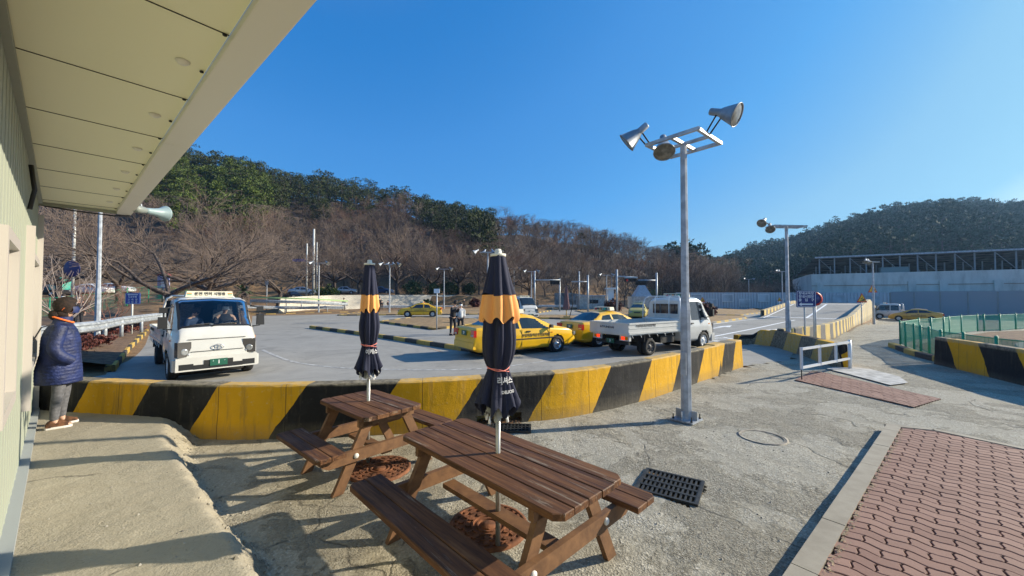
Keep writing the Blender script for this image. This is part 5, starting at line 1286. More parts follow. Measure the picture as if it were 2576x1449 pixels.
# ================= FENCES =================
q = NB('green_mesh', .6); o_ = q.n('UVMap').outputs[0]
M['meshwire'] = M['green']
def mesh_fence(pts, H, label, grid=.12, mt=None, sag=0, net=None, pr=.035):
    """pts: posts (x,y,z). wires and posts"""
    mt = mt or M['green']; t = thing('mesh_fence', pts[0], label, 'fence'); o = Vector(pts[0])
    for p in pts:
        q_ = Vector(p)-o; mb = MB(); mb.tube([(q_.x,q_.y,q_.z-.1),(q_.x,q_.y,q_.z+H)], pr, 10); mb.lathe([(pr*1.2,0),(pr*1.1,.02),(0,.04)], 10, Matrix.Translation(q_+Vector((0,0,H)))); mb.build('post', mt, t)
    for a, b in zip(pts, pts[1:]):
        a, b = Vector(a)-o, Vector(b)-o; L = (b-a).length; mb = MB()
        for z in np.linspace(.08, H-.04, max(3, int(H/(grid*1.6)))): mb.tube([a+Vector((0,0,z)), b+Vector((0,0,z))], .004+.010*(z > H-.1), 3, cap=False)
        n = int(L/grid)
        for k in range(1, n): p = a.lerp(b, k/n); mb.tube([p+Vector((0,0,.05)), p+Vector((0,0,H-.03))], .0035, 3, cap=False)
        mb.build('mesh_panel', mt, t)
        if net:
            ng = MB(); K = 10
            for k in range(K):
                p, q2 = a.lerp(b, k/K), a.lerp(b, (k+1)/K); s0_ = -.05*math.sin(math.pi*k/K)*sag; s1_ = -.05*math.sin(math.pi*(k+1)/K)*sag
                ng.add([p+Vector((0,0,.03)), q2+Vector((0,0,.03)), q2+Vector((0,0,H-.02+s1_)), p+Vector((0,0,H-.02+s0_))], [(0,1,2,3)])
            ng.build('net', net, t)
    return t
q = NB('green_net', .8); q.b.inputs['Base Color'].default_value = (.03,.30,.20,1)
tr = q.n('BsdfTransparent'); mx = q.n('MixShader'); mx.inputs[0].default_value = .66; q.l(tr.outputs[0], mx.inputs[1]); q.l(q.b.outputs[0], mx.inputs[2]); q.l(mx.outputs[0], q.t.nodes['Material Output'].inputs[0]); M['net'] = q.m
def fz(L): return [(x, y, float(gz(x, y))*.6) for x, y in L]
mesh_fence(fz([(16.1,16.0),(15.5,15.2),(15.0,14.4),(14.35,13.55),(14.0,12.95),(13.0,11.7),(12.75,10.9),(12.3,9.8),(12.1,8.6),(12.0,7.4)]), .95, 'green mesh fence with net curving towards the camera behind the right striped barrier', net=M['net'])
mesh_fence(fz([(16.1,16.0),(19.1,18.1),(20.1,18.5),(21.6,19.3),(22.9,20.2),(24.7,21.2),(26.8,22.2),(27.3,22.3),(28.6,22.6),(30.7,23.5),(33,24.3)]), .97, 'green mesh fence running away to the right along the far side of the enclosure', net=M['net'])
gfl = [(66,770),(126,804),(190,795),(235,790),(250,788),(310,779),(374,768),(404,765)]
M['limefence'] = mat('lime_fence', (.16,.42,.10), .5)
P_ = []
for u, Y in ((60,22),(126,24),(240,27),(320,31),(374,34),(408,36),(470,38),(512,40),(545,42),(580,43),(594,44)):
    x = (u-CU)/F*Y; P_.append((x, Y, float(gz(x, Y))))
mesh_fence(P_[:6], 1.45, 'green mesh fence behind the two waiting people, in front of the parked cars', grid=.15, mt=M['green'])
mesh_fence(P_[5:], 1.5, 'lime green mesh fence above the roof of truck number 1', grid=.15, mt=M['limefence'])
# sunken garden inside the right fence
sheet('garden_soil', [(16.3,15.6),(14.4,13.2),(12.9,10.6),(12.5,8),(12.5,5),(34,5),(34,23.6),(26.9,21.7),(19.3,17.6)], .02, M['soil'], kind='structure')
barrier('kerb', [(11.9,8.0),(12.6,10.9),(12.9,12.2),(13.6,13.3),(14.9,15.3)][::-1], .17, M['kerbyb'], th=.22, batter=0, foot=-.05, cat='kerb', step=.25, label='dark kerb under the curved green mesh fence', side=1)
barrier('kerb', [(17.5,13.0),(19.5,14.8),(23,16.2),(30,16.9),(36,17)], .22, M['conc'], th=.25, batter=0, foot=-.05, cat='kerb', step=.3, label='pale concrete kerb curving inside the fenced garden at the right', side=1)
x = (152-CU)/F*44; mb = MB(); mb.box((0,0,.65), (1.25,1.2,1.3)); mb.box((0,0,1.33), (1.35,1.3,.06)); mb.build('storage_box', mat('turquoise_box', (.06,.38,.30), .5), label='turquoise storage box beside the parked black car behind the fence', cat='box', loc=(x, 44, float(gz(x, 44))+.9))
x = (411-CU)/F*36; t = thing('notice_board', (x, 36, float(gz(x, 36))), 'small purple and white notice board with a pointed top behind the nearest bare tree', 'notice board')
mb = MB(); mb.box((0,0,1.9), (1.1,.08,1.2)); mb.build('board', mat('board_lilac', (.35,.36,.55), .5), t); mb = MB(); mb.box((.1,-.05,1.75), (.6,.02,.7)); mb.build('poster', M['signwhite'], t); mb = MB(); mb.prism([(-.7,0),(.7,0),(0,.4)], -.06, .06, T=frame((1,0,0),(0,0,1),(0,0,2.5))); mb.build('roof', mat('board_red', (.4,.08,.08), .6), t); mb = MB(); mb.tube([(0,0,-.1),(0,0,1.4)], .05, 8); mb.build('post', M['galv'], t)
# ================= METAL GATE =================
A_ = Vector((9.25,10.55,0)); B_ = Vector((6.83,9.12,0)); t = thing('metal_gate', tuple(A_), 'low white metal pipe gate with four uprights in front of the short striped barrier', 'gate'); Bv = B_-A_
mb = MB()
for z in (.30,.74): mb.beam(Vector((0,0,z)), Bv+Vector((0,0,z)), .045, .055)
for f in (0,.33,.66,1): p = Bv*f; mb.beam(p+Vector((0,0,.26)), p+Vector((0,0,.78)), .045, .045, up=(1,0,0))
mb.build('frame', M['white'], t)
mb = MB(); mb.tube([Bv+Vector((0,0,.26)), Bv+Vector((0,0,.0))], .012, 6); mb.build('foot', M['blacktrim'], t)
mb = MB(); mb.tube([Bv*.02+Vector((0,0,-0)), Bv*.02+Vector((0,0,.8))], .04, 8); mb.build('hinge_post', M['white'], t)
# ================= SIGNS =================
def board_sign(u0, u1, v0, v1, Y, lines, label, arrow, m, base, posts, twist=0., sp=.0):
    c_ = Vector(PY((u0+u1)/2, (v0+v1)/2, Y)); w = (u1-u0)/F*Y; h = (v1-v0)/F*Y; zb = float(base)
    t = thing('direction_sign', (c_.x, c_.y, zb), label, 'sign'); zc = c_.z-zb
    mb = MB(); r_ = .04
    def rr(w, h, r): 
        o = []
        for cx_, cy_, a0 in ((w/2-r,h/2-r,0),(-w/2+r,h/2-r,90),(-w/2+r,-h/2+r,180),(w/2-r,-h/2+r,270)):
            for k in range(5): a = R(a0+k*22.5); o.append((cx_+r*math.cos(a), cy_+r*math.sin(a)))
        return o
    Tm = frame((math.cos(twist), math.sin(twist), 0), (0,0,1), (0,0,zc))
    mb.prism(rr(w, h, .05), -.02, 0, T=Tm); bd = mb.build('board', m, t)
    mb = MB(); o1, o2 = rr(w*.95, h*.945, .05), rr(w*.91, h*.90, .035); n = len(o1)
    mb.add([Tm @ Vector((p[0], p[1], .003)) for p in o1]+[Tm @ Vector((p[0], p[1], .003)) for p in o2], [(k, (k+1)%n, n+(k+1)%n, n+k) for k in range(n)]); mb.build('border', M['signwhite'], bd)
    for txt, size, fy, wx in lines:
        me = text_mesh(txt, size*h, M['signwhite'], .002, wx=wx, bold=.0025*h); me.transform(Tm @ Matrix.Translation((0, fy*h, .004))); link('lettering', me, bd)
    ax0, ax1, ay, th = arrow; mb = MB()
    pl = [(ax0*w, ay*h), (ax0*w+.13*w, ay*h+.075*h*th), (ax0*w+.13*w, ay*h+.03*h*th), (ax1*w, ay*h+.03*h*th), (ax1*w, ay*h-.03*h*th), (ax0*w+.13*w, ay*h-.03*h*th), (ax0*w+.13*w, ay*h-.075*h*th)]
    mb.prism([pl[k] for k in (0,1,6)][::-1], .003, .006, T=Tm); mb.prism([pl[k] for k in (2,3,4,5)][::-1], .003, .006, T=Tm); mb.build('arrow', M['signwhite'], bd)
    for px in posts:
        mb = MB(); p0 = Tm @ Vector((px*w, 0, -.05)); mb.tube([(p0.x, p0.y, -.05), (p0.x, p0.y, zc+h*.35)], .032, 10); mb.build('post', M['palepole'], t)
    return t
board_sign(2003.5,2053,731,773,15.4,[('\uc7a5\ub0b4\uad50\uc721\uc7a5',.19,.33,1.05),('\uc7a5\ub0b4\uc2dc\ud5d8\uc7a5',.19,.13,1.05),('\ucd9c   \uc785   \uad6c',.19,-.07,1.12)],'navy blue direction sign with white writing and an arrow to the left, on two posts',(-.38,.33,-.32,1.5),M['navypl'],0,(-.05,.42))
board_sign(315,352,736.5,765,17,[('\ub3c4\ub85c\uc8fc\ud589',.20,.12,1.05),('\uad50  \uc721  \uc7a5',.20,-.12,1.15),('\uc2dc  \ud5d8  \uc7a5',.20,-.35,1.15)],'bright blue direction sign with white writing behind the left guard rail',(-.36,.36,.33,1.2),M['bluepl'],.4,(-.08,))
M['signred'] = mat('sign_red', (.55,.03,.015), .5); M['signyel'] = mat('sign_yellow', (.80,.48,.02), .5)
def tri_sign(u, v, s, Y, label, base=None, pict=True):
    c_ = Vector(PY(u, v, Y)); a = s/F*Y/2; zb = float(gz(c_.x, Y)) if base is None else base
    t = thing('warning_sign', (c_.x, c_.y, zb), label, 'sign', 'triangular warning signs'); zc = c_.z-zb; T = frame((1,0,0),(0,0,1),(0,0,zc))
    for k, (sc, m, z0) in enumerate(((1,'signred',0),(.72,'signyel',.012))):
        mb = MB(); q_ = a*sc; mb.prism([(-q_,-q_*.80),(q_,-q_*.80),(0,q_*.93)], z0, z0+.01, T=T); o = mb.build('board' if not k else 'face', M[m], t if not k else prev); prev = o
    mb = MB(); mb.prism([(-a*.48,-a*.48),(a*.48,-a*.48),(a*.45,-a*.1)], .024, .028, T=T); mb.box(T @ Vector((-.05*a,-a*.05,.026)), (a*.5,.004,a*.15), M=Matrix.Rotation(-.4, 3, 'Y')); mb.build('symbol', M['ink'], t)
    mb = MB(); mb.tube([(0,.05,-.05),(0,.05,zc+a*.5)], .03, 8); mb.build('post', M['galv'], t)
tri_sign(2168,750,27,29,'large red and yellow triangular slope warning sign in front of the ramp wall')
tri_sign(2195,726,24.5,38.5,'red and yellow triangular warning sign high behind the pole by the ramp')
tri_sign(1767,754,15,40,'small triangular warning sign standing above the red bushes by the white truck')
tri_sign(1961,753,12,55,'tiny triangular warning sign on the brown field left of the second pole')
c_ = Vector(PY(2052,752,15.9)); t = thing('round_sign', (c_.x, c_.y, 0), 'round red rimmed sign half hidden behind the navy direction sign', 'sign')
mb = MB(); mb.lathe([(0,.01),(.22,.01),(.22,0),(0,0)], 28, Matrix.Translation((0,0,c_.z)) @ Matrix.Rotation(math.pi/2, 4, 'X')); mb.build('face', M['navypl'], t)
mb = MB(); mb.lathe([(.2,.015),(.28,.015),(.28,-.01),(.2,-.01)], 28, Matrix.Translation((0,0,c_.z)) @ Matrix.Rotation(math.pi/2, 4, 'X')); mb.build('rim', M['signred'], t)
mb = MB(); mb.tube([(0,.03,0),(0,.03,c_.z)], .03, 8); mb.build('post', M['galv'], t)
# small white plate sign and grey ballast box by the island
x_, y_ = P(1096,836); t = thing('plate_sign', (x_, y_+.3, .12), 'thin post with a small white plate in front of the distant yellow car', 'sign')
mb = MB(); mb.tube([(0,0,0),(0,0,2.25)], .035, 8); mb.build('post', M['galv'], t); mb = MB(); mb.box((0,-.03,2.2), (.33,.03,.25)); mb.build('plate', M['signwhite'], t)
x_, y_ = P(1146,818); mb = MB(); mb.box((0,0,.2), (.5,.35,.4), tap=.96); mb.box((0,0,.41), (.54,.39,.04)); mb.build('cabinet_box', M['pale'], label='small pale concrete box on the grass island beside the man with the phone', cat='box', loc=(x_, y_, .1))
x_, y_ = P(671,778); t = thing('plate_sign', (PY(671,760,46)[0], 46, .2), 'thin post with a small grey plate in front of the upper road', 'sign')
mb = MB(); mb.tube([(0,0,0),(0,0,3.6)], .04, 8); mb.build('post', M['galv'], t); mb = MB(); mb.box((0,-.03,3.5), (.35,.03,.55)); mb.build('plate', M['greypole'], t)
# ================= STONE WALL, FAR HOARDING, HALL =================
mb = MB(); q = NB('stone_wall', .9); o_ = q.obj(); br = q.n('TexBrick'); br.inputs['Scale'].default_value = 1.6; br.inputs['Mortar Size'].default_value = .03
mp = q.n('Mapping'); mp.inputs['Rotation'].default_value = (math.pi/2, 0, 0); q.l(o_, mp.inputs[0]); q.l(mp.outputs[0], br.inputs['Vector'])
for k, c in ((1,(.72,.66,.54)),(2,(.58,.53,.43)),(3,(.33,.30,.25))): br.inputs[k].default_value = (*c, 1)
q.l(q.mix(.4, br.outputs[0], q.ramp(q.noise(o_, .8, 6), [(.35,(.52,.47,.38)),(.65,(.78,.72,.60))])), q.b.inputs['Base Color']); q.l(q.bump(br.outputs[1], .8, .06), q.b.inputs['Normal'])
ws = [(700,45,1.9),(760,48.5,2.1),(830,52,2.25),(1030,59.5,2.35),(1240,66.5,2.35),(1310,67.5,2.2)]
for (u0, Y0, h0), (u1, Y1, h1_) in zip(ws, ws[1:]):
    n = 12
    for k in range(n):
        f0, f1 = k/n, (k+1)/n; ua, ub = u0+(u1-u0)*f0, u0+(u1-u0)*f1; Ya, Yb = Y0+(Y1-Y0)*f0, Y0+(Y1-Y0)*f1
        a, b = Vector(((ua-CU)/F*Ya, Ya, 0)), Vector(((ub-CU)/F*Yb, Yb, 0)); za, zb = h0+(h1_-h0)*f0, h0+(h1_-h0)*f1
        mb.add([(a.x,a.y,-.2),(b.x,b.y,-.2),(b.x,b.y+.5,zb),(a.x,a.y+.5,za),(b.x,b.y+.9,zb),(a.x,a.y+.9,za),(b.x,b.y+.9,-.2),(a.x,a.y+.9,-.2)], [(0,1,2,3),(3,2,4,5),(5,4,6,7)])
mb.build('stone_wall', q.m, label='long low pale stone retaining wall under the line of bare trees', cat='wall')
mb = MB()
M['oldconc'] = mat('old_concrete', (.27,.27,.26), .9, n_scale=1.2, n_amt=.35, bump=.3, b_scale=4)
for (u0, Y0, h0), (u1, Y1, h1_) in zip([(1395,66,2.7),(1440,65,2.7),(1480,64,2.3),(1540,64,1.5)], [(1440,65,2.7),(1480,64,2.3),(1540,64,1.5),(1560,64,1.2)]):
    a, b = Vector(((u0-CU)/F*Y0, Y0, 0)), Vector(((u1-CU)/F*Y1, Y1, 0)); mb.add([(a.x,a.y,-.2),(b.x,b.y,-.2),(b.x,b.y,h1_),(a.x,a.y,h0),(b.x,b.y+.4,h1_),(a.x,a.y+.4,h0)], [(0,1,2,3),(3,2,4,5)])
mb.build('concrete_wall', M['oldconc'], label='weathered grey concrete wall with a sloping top behind the far closed parasol', cat='wall')
t = thing('small_shed', (12.6,62,.1), 'tiny white hut with a dark window beside the weathered grey wall', 'shed')
mb = MB(); mb.box((0,0,1), (4.2,2.5,2)); mb.build('wall', M['pale'], t); mb = MB(); mb.box((0,0,2.1), (4.6,2.9,.2)); mb.build('roof', M['galv'], t); mb = MB(); mb.box((.3,-1.27,1.2), (1.4,.04,.6)); mb.build('window', M['glass'], t)
mb = MB(); mb.box((0,0,1.6), (.9,.7,3.2)); mb.box((0,0,3.3), (1.5,1.2,.25)); mb.build('ticket_booth', M['white'], label='narrow white booth with an overhanging top right of the tiny hut', cat='booth', loc=(15.6,61,.05))
t = thing('shelter', (20.2,60,.1), 'small cream shed with a steep pointed grey roof behind the red bushes', 'shed')
mb = MB(); mb.box((0,0,1.0), (3.6,2.5,2)); mb.build('wall', M['pale'], t); mb = MB(); mb.add([(-1.3,-1,2),(1.3,-1,2),(1.3,1,2),(-1.3,1,2),(0,0,4.6)], [(0,1,4),(1,2,4),(2,3,4),(3,0,4)]); mb.build('roof', M['greypole'], t)
# hoarding of upright ribs with white boards
q = NB('blue_grey_steel', .45); q.b.inputs['Base Color'].default_value = (.44,.47,.51,1); q.b.inputs['Metallic'].default_value = .25; M['hoard'] = q.m
M['panelw'] = mat('hoarding_board', (.42,.46,.50), .3, n_scale=.6, n_amt=.2)
HY = 63.
def hx(u, Y=HY): return (u-CU)/F*Y
x0, x1 = hx(1700), hx(2078); t = thing('hoarding', (x0, HY, 0), 'long blue grey hoarding of upright ribbed sheets with white boards, behind the brown field', 'fence')
mb = MB(); x = 0; pts = []
while x < x1-x0: pts += [(x, 0), (x+.12, 0), (x+.17, -.12), (x+.34, -.12), (x+.39, 0)]; x += .45
A = np.zeros((len(pts), 2, 3))
for i, (a, b) in enumerate(pts): A[i, 0] = (a, b, 2.75); A[i, 1] = (a, b, -.4)
mb.grid(A, smooth=False); mb.build('ribbed_sheet', M['hoard'], t)
k = 0
for u0, u1, hi in ((1737,1764,1),(1776,1802,0),(1815,1842,1),(1858,1884,0),(1905,1932,1),(1953,1980,0),(1995,2022,1),(2036,2062,0)):
    mb = MB(); z = 1.85 if hi else 1.1; mb.box(((hx(u0)+hx(u1))/2-x0,-.17,z), (hx(u1)-hx(u0),.05,1.15)); b_ = mb.build('board', M['panelw'], t)
    mb = MB(); w_ = hx(u1)-hx(u0); cx_ = (hx(u0)+hx(u1))/2-x0
    for dz in (-.575,.575): mb.box((cx_,-.21,z+dz), (w_+.08,.03,.06))
    for dx in (-w_/2,w_/2): mb.box((cx_+dx,-.212,z), (.06,.03,1.15))
    mb.build('board_frame', M['white'], b_)
# second stretch: from behind the ramp to the right edge, horizontal ribs
P0 = Vector((hx(2078),HY,0)); P1 = Vector((hx(2240,60),60,0)); P2_ = Vector((hx(2700,47),47,0))
t = thing('hoarding', tuple(P0), 'blue grey hoarding with white boards behind the ramp wall', 'fence')
mb = MB(); d = (P1-P0); n = int(d.length/.45)
for k in range(n):
    a, b = d*(k/n), d*((k+.42)/n); mb.beam(a+Vector((0,-.06,.95)), b+Vector((0,-.06,.95)), .12, 3.6)
mb.beam(Vector((0,.02,.95)), d+Vector((0,.02,.95)), .04, 3.6); mb.build('ribbed_sheet', M['hoard'], t)
for f, z in ((.08,1.7),(.33,1.0),(.62,1.6)):
    c_ = d*f; mb = MB(); mb.beam(c_+Vector((0,-.2,z)), c_+d*.2+Vector((0,-.2,z)), .05, 1.2); mb.build('board', M['panelw'], t)
t = thing('steel_fence', tuple(P1), 'tall blue grey fence of horizontally ribbed panels below the long concrete hall', 'fence')
d = P2_-P1; L = d.length; dn = d.normalized(); nn_ = Vector((dn.y,-dn.x,0)); zs = np.arange(-1.6, 2.75, .14); A = np.zeros((2, len(zs)*2, 3))
for j, z in enumerate(zs):
    for i, f in enumerate((0, 1)):
        p = d*f; A[i, 2*j] = (p.x, p.y, z); A[i, 2*j+1] = (p.x+nn_.x*.09, p.y+nn_.y*.09, z+.09)
mb = MB(); mb.grid(A, smooth=False); mb.build('ribbed_panel', M['hoard'], t)
M['postbeige'] = mat('fence_post_beige', (.34,.33,.32), .7)
for k in range(int(L/2.6)+1):
    p = dn*k*2.6+nn_*.1; mb = MB(); mb.beam(p+Vector((0,0,-1.6)), p+Vector((0,0,2.72)), .12, .10, up=(1,0,0)); mb.build('post', M['postbeige'], t)
# concrete hall with roof-top solar racks
q = NB('hall_concrete', .9); o_ = q.obj(); mp = q.n('Mapping'); mp.inputs['Scale'].default_value = (1,1,.25); q.l(o_, mp.inputs[0])
n1 = q.noise(mp.outputs[0], .9, 8, .7); n2 = q.noise(o_, .3, 5); c = q.ramp(n1, [(.3,(.34,.325,.29)),(.5,(.62,.60,.55)),(.7,(.72,.70,.64))]); c = q.mix(.4, c, q.ramp(n2, [(.35,(.46,.445,.41)),(.65,(.72,.70,.64))]))
q.l(c, q.b.inputs['Base Color']); q.l(q.bump(n1, .3, .03), q.b.inputs['Normal']); M['hallc'] = q.m
Hc = [Vector(PY(2026,700,72)), Vector(PY(2041,690,68)), Vector(PY(2560,677,57)), Vector(PY(2900,668,50))]
HT = Hc[1].z; t = thing('concrete_hall', (Hc[1].x, Hc[1].y, 0), 'long weathered concrete hall with a rack of solar panels on its roof, at the right', 'building'); o = Vector((Hc[1].x, Hc[1].y, 0))
mb = MB(); A0 = Hc[0]-o; A1 = Hc[1]-o; A2 = Hc[3]-o
ns = (A2-A1); ns.z = 0; ns.normalize(); back = Vector((-ns.y, ns.x, 0))
A2.z = A1.z
A0.z = A1.z
pl = [A0, A1, A2, A2+back*26, A0+back*20]
mb.prism([(p.x, p.y) for p in pl], -1.5, HT); mb.build('wall', M['hallc'], t)
mb = MB(); L = (A2-A1).length
def hp(f, off_=.1): p = A1+ns*f-back*off_; return p
mb.beam(hp(0,.04)+Vector((0,0,-2.05)), hp(L,.04)+Vector((0,0,-2.05)), .1, .09); mb.build('ledge', mat('rust_joint', (.32,.22,.16), .9), t)
for f in (1.2, L*.36, L*.46, L*.62):
    mb = MB(); p = hp(f, .12); mb.beam(p+Vector((0,0,-1.9-HT*0)), p+Vector((0,0,-HT-1)), .55, .25, up=tuple(back)); 
    mb = MB(); mb.box((p.x,p.y,HT*.5-1.2), (.9,.3,HT-.6), rz=math.atan2(ns.y, ns.x)); mb.build('pier', M['hallc'], t)
M['rackleg'] = mat('rack_steel', (.28,.29,.30), .7)
rk = thing('solar_rack', (Hc[1].x, Hc[1].y, HT), 'tilted rack of solar panels on steel legs, seen from below on the concrete hall roof', 'solar panels')
B0 = Vector((0,0,0))+ns*1.0+back*.8; dz = Vector((0,0,2.95)); dep = 8.5
mb = MB(); mb.add([B0+dz-ns*.3, B0+dz+ns*L, B0+ns*L+back*dep+Vector((0,0,.25)), B0+back*dep+Vector((0,0,.25))-ns*2.2, B0+dz-ns*.3+Vector((0,0,.08)), B0+dz+ns*L+Vector((0,0,.08)), B0+ns*L+back*dep+Vector((0,0,.33)), B0+back*dep+Vector((0,0,.33))-ns*2.2], [(0,1,2,3),(7,6,5,4),(0,4,5,1),(0,3,7,4)])
mb.build('panel_sheet', mat('panel_underside', (.10,.11,.11), .7, n_scale=.8, n_amt=.5), rk)
mb = MB()
for k in range(9):
    f = (k+.3)/9; p = B0+dz.lerp(Vector((0,0,.25)), f)+back*dep*f+Vector((0,0,-.08)); mb.beam(p-ns*(.3+1.9*f), p+ns*L, .09, .12)
mb.build('purlins', mat('purlin_dark', (.14,.13,.12), .8), rk)
mb = MB(); p = B0+dz+Vector((0,0,.02)); mb.beam(p-ns*.35-back*.05, p+ns*L-back*.05, .16, .26); mb.build('edge_beam', M['galv'], rk)
sp = L/17
for k in range(18):
    for j, f in enumerate((0.03,.45,.8)):
        hgt = 2.95*(1-f)+.25*f-.1; p = B0+ns*(k*sp+.3)+back*dep*f; mb = MB(); mb.box((p.x, p.y, hgt/2), (.14,.14,hgt)); mb.build('leg', M['rackleg'], rk)
    if k % 2 == 0 and k < 17:
        a = B0+ns*(k*sp+.3)+Vector((0,0,2.6)); b = B0+ns*((k+1)*sp+.3)+back*.5+Vector((0,0,.3)); mb = MB(); mb.beam(a, b, .07, .07); mb.build('brace', M['rackleg'], rk)
t = thing('roof_unit', tuple(o+hp(11,-1.4)+Vector((0,0,0))), 'green grey ventilation unit on the hall roof under the solar rack', 'ventilation unit')
mb = MB(); mb.box((0,0,.45), (3.4,1.2,.9), rz=math.atan2(ns.y, ns.x)); mb.build('casing', mat('unit_green', (.16,.22,.22), .6), t); mb = MB(); mb.box((-.0,-.62,.45), (2.8,.06,.6), rz=math.atan2(ns.y, ns.x)); mb.build('louvre', M['black'], t)
# ================= TREES =================
def rot_about(v, ax, a): return Matrix.Rotation(a, 3, ax) @ v
def bare_tree(seed, H, spread, n0=5, depth=5, r0=.22, twig_r=.012, trunk_h=None, up=.15, twigs=5):
    rd_ = random.Random(seed); big = MB(); tw = MB(); th = trunk_h or H*.25
    def limb(p, d, L, r, lvl):
        seg = 4 if lvl > 1 else 3; pts = [p.copy()]; rs = [r]; dd = d.copy(); q_ = p.copy()
        for k in range(seg):
            dd = (dd+Vector((rd_.gauss(0,.16), rd_.gauss(0,.16), rd_.gauss(up*.25,.10)))).normalized()
            if q_.z > H*.93: dd.z = min(dd.z, .05); dd.normalize()
            q_ = q_+dd*L/seg; pts.append(q_.copy()); rs.append(max(twig_r*.7, r*(1-.42*(k+1)/seg)))
        (big if lvl >= depth-2 else tw).tube(pts, rs, 6 if lvl >= depth-1 else (4 if lvl > 1 else 3), cap=False)
        if lvl == 0: return
        nb_ = rd_.choice((2,3,3)) if lvl > 2 else (3 if lvl > 1 else twigs)
        for k in range(nb_):
            i = rd_.randint(max(1, seg-2), seg) if k else seg; ax = dd.orthogonal().normalized(); ax = rot_about(ax, dd, rd_.uniform(0, 6.28)); nd = rot_about(dd, ax, rd_.uniform(.3, .85)); nd.z = nd.z*.8+up; nd.normalize()
            limb(pts[i], nd, L*rd_.uniform(.62,.85), rs[i]*rd_.uniform(.55,.75), lvl-1)
        if lvl <= depth-1:
            for k in range(2 if lvl > 1 else 3):
                i = rd_.randint(1, seg-1); ax = rot_about(dd.orthogonal().normalized(), dd, rd_.uniform(0, 6.28)); nd = rot_about(dd, ax, rd_.uniform(.5, 1.1)); limb(pts[i], nd.normalized(), L*.45, rs[i]*.4, max(0, lvl-2))
    lean = Vector((rd_.uniform(-.12,.12), rd_.uniform(-.12,.12), 1)).normalized(); base = lean*th
    big.tube([Vector((0,0,-.3)), lean*th*.3, lean*th*.7, base], [r0*1.35, r0*1.05, r0*.92, r0*.85], 9, cap=False)
    for k in range(n0):
        a = 6.28*k/n0+rd_.uniform(-.4,.4); e = rd_.uniform(.45,1.0); d = Vector((math.cos(a)*spread, math.sin(a)*spread, e)).normalized()
        limb(base*rd_.uniform(.85,1), d, (H-th)*rd_.uniform(.42,.55)*1.0, r0*.6, depth)
    return big, tw
M['twigs_l'] = mat('twigs_light', (.185,.138,.11), .95)
cherry = []
for s in (1, 2, 3):
    b, w = bare_tree(s, 8.5, 1.25, 6, 4, .24, .013, 1.7, .10, 5)
    cherry.append((b.mesh('branches', M['bark']), w.mesh('twigs', M['twigs_l'])))
def cherry_at(u, Y, k, sc, label, rz=None):
    x = (u-CU)/F*Y; t = thing('cherry_tree', (x, Y, float(gz(x, Y))), label, 'tree', 'bare spreading trees by the course', rz=rz if rz is not None else random.uniform(0, 6.28)); t.scale = (sc, sc, sc)
    link('trunk', cherry[k][0], t); link('crown', cherry[k][1], t)
cherry_at(430,25,0,.95,'big bare spreading tree whose dark trunk stands right behind truck number 1',.4)
for i, (u, Y, k, sc, lb) in enumerate([(300,34,1,1.0,'bare spreading tree between the tall grey pole and the nearest trunk'),(150,38,2,1.05,'bare spreading tree behind the parked cars at the far left'),(520,33,2,1.15,'bare leaning tree above the lime green fence'),(545,44,0,1.2,'bare tree with a dark twin trunk behind the truck roof beacons'),
    (700,50,1,1.15,'bare tree on the orange slope left of the utility poles'),(620,58,2,1.2,'bare tree on the slope behind the palm'),(60,30,0,1.0,'bare tree partly behind the office wall'),(1000,64,0,1.35,'large bare tree above the stone wall behind the far parasol'),
    (905,66,1,1.2,'bare tree above the stone wall beside the utility poles'),(1085,66,2,1.2,'bare tree above the stone wall, left of the man with the phone'),(1150,67,1,1.25,'bare tree above the stone wall over the man with the phone'),(1260,68,2,1.2,'bare tree behind the top of the near parasol'),(1330,70,0,1.2,'bare tree behind the oncoming small truck'),(840,70,2,1.25,'bare tree up the slope right of the utility poles'),(770,68,0,1.2,'bare tree up the slope behind the utility poles')]):
    cherry_at(u, Y, k, sc, lb)
# small bare shrub tree by the fence
b, w = bare_tree(11, 3.4, .6, 7, 2, .05, .007, .35, .35, 4)
M['paletwig'] = mat('pale_twigs', (.32,.26,.23), .9)
t = thing('bare_shrub', (-19.8,17.0,.45), 'pale bare shrub with fan of thin branches beside the two waiting people', 'shrub'); link('stems', b.mesh('stems', M['paletwig']), t); link('twigs', w.mesh('twigs', M['paletwig']), t)
t = thing('bare_shrub', (-19.9,19.0,.45), 'reddish tangled bare shrub right of the tall grey pole', 'shrub'); M['redtwig'] = mat('red_twigs', (.23,.11,.08), .9)
b, w = bare_tree(12, 2.2, .8, 8, 3, .035, .006, .2, .3, 4); link('stems', b.mesh('stems', M['redtwig']), t); link('twigs', w.mesh('twigs', M['redtwig']), t)
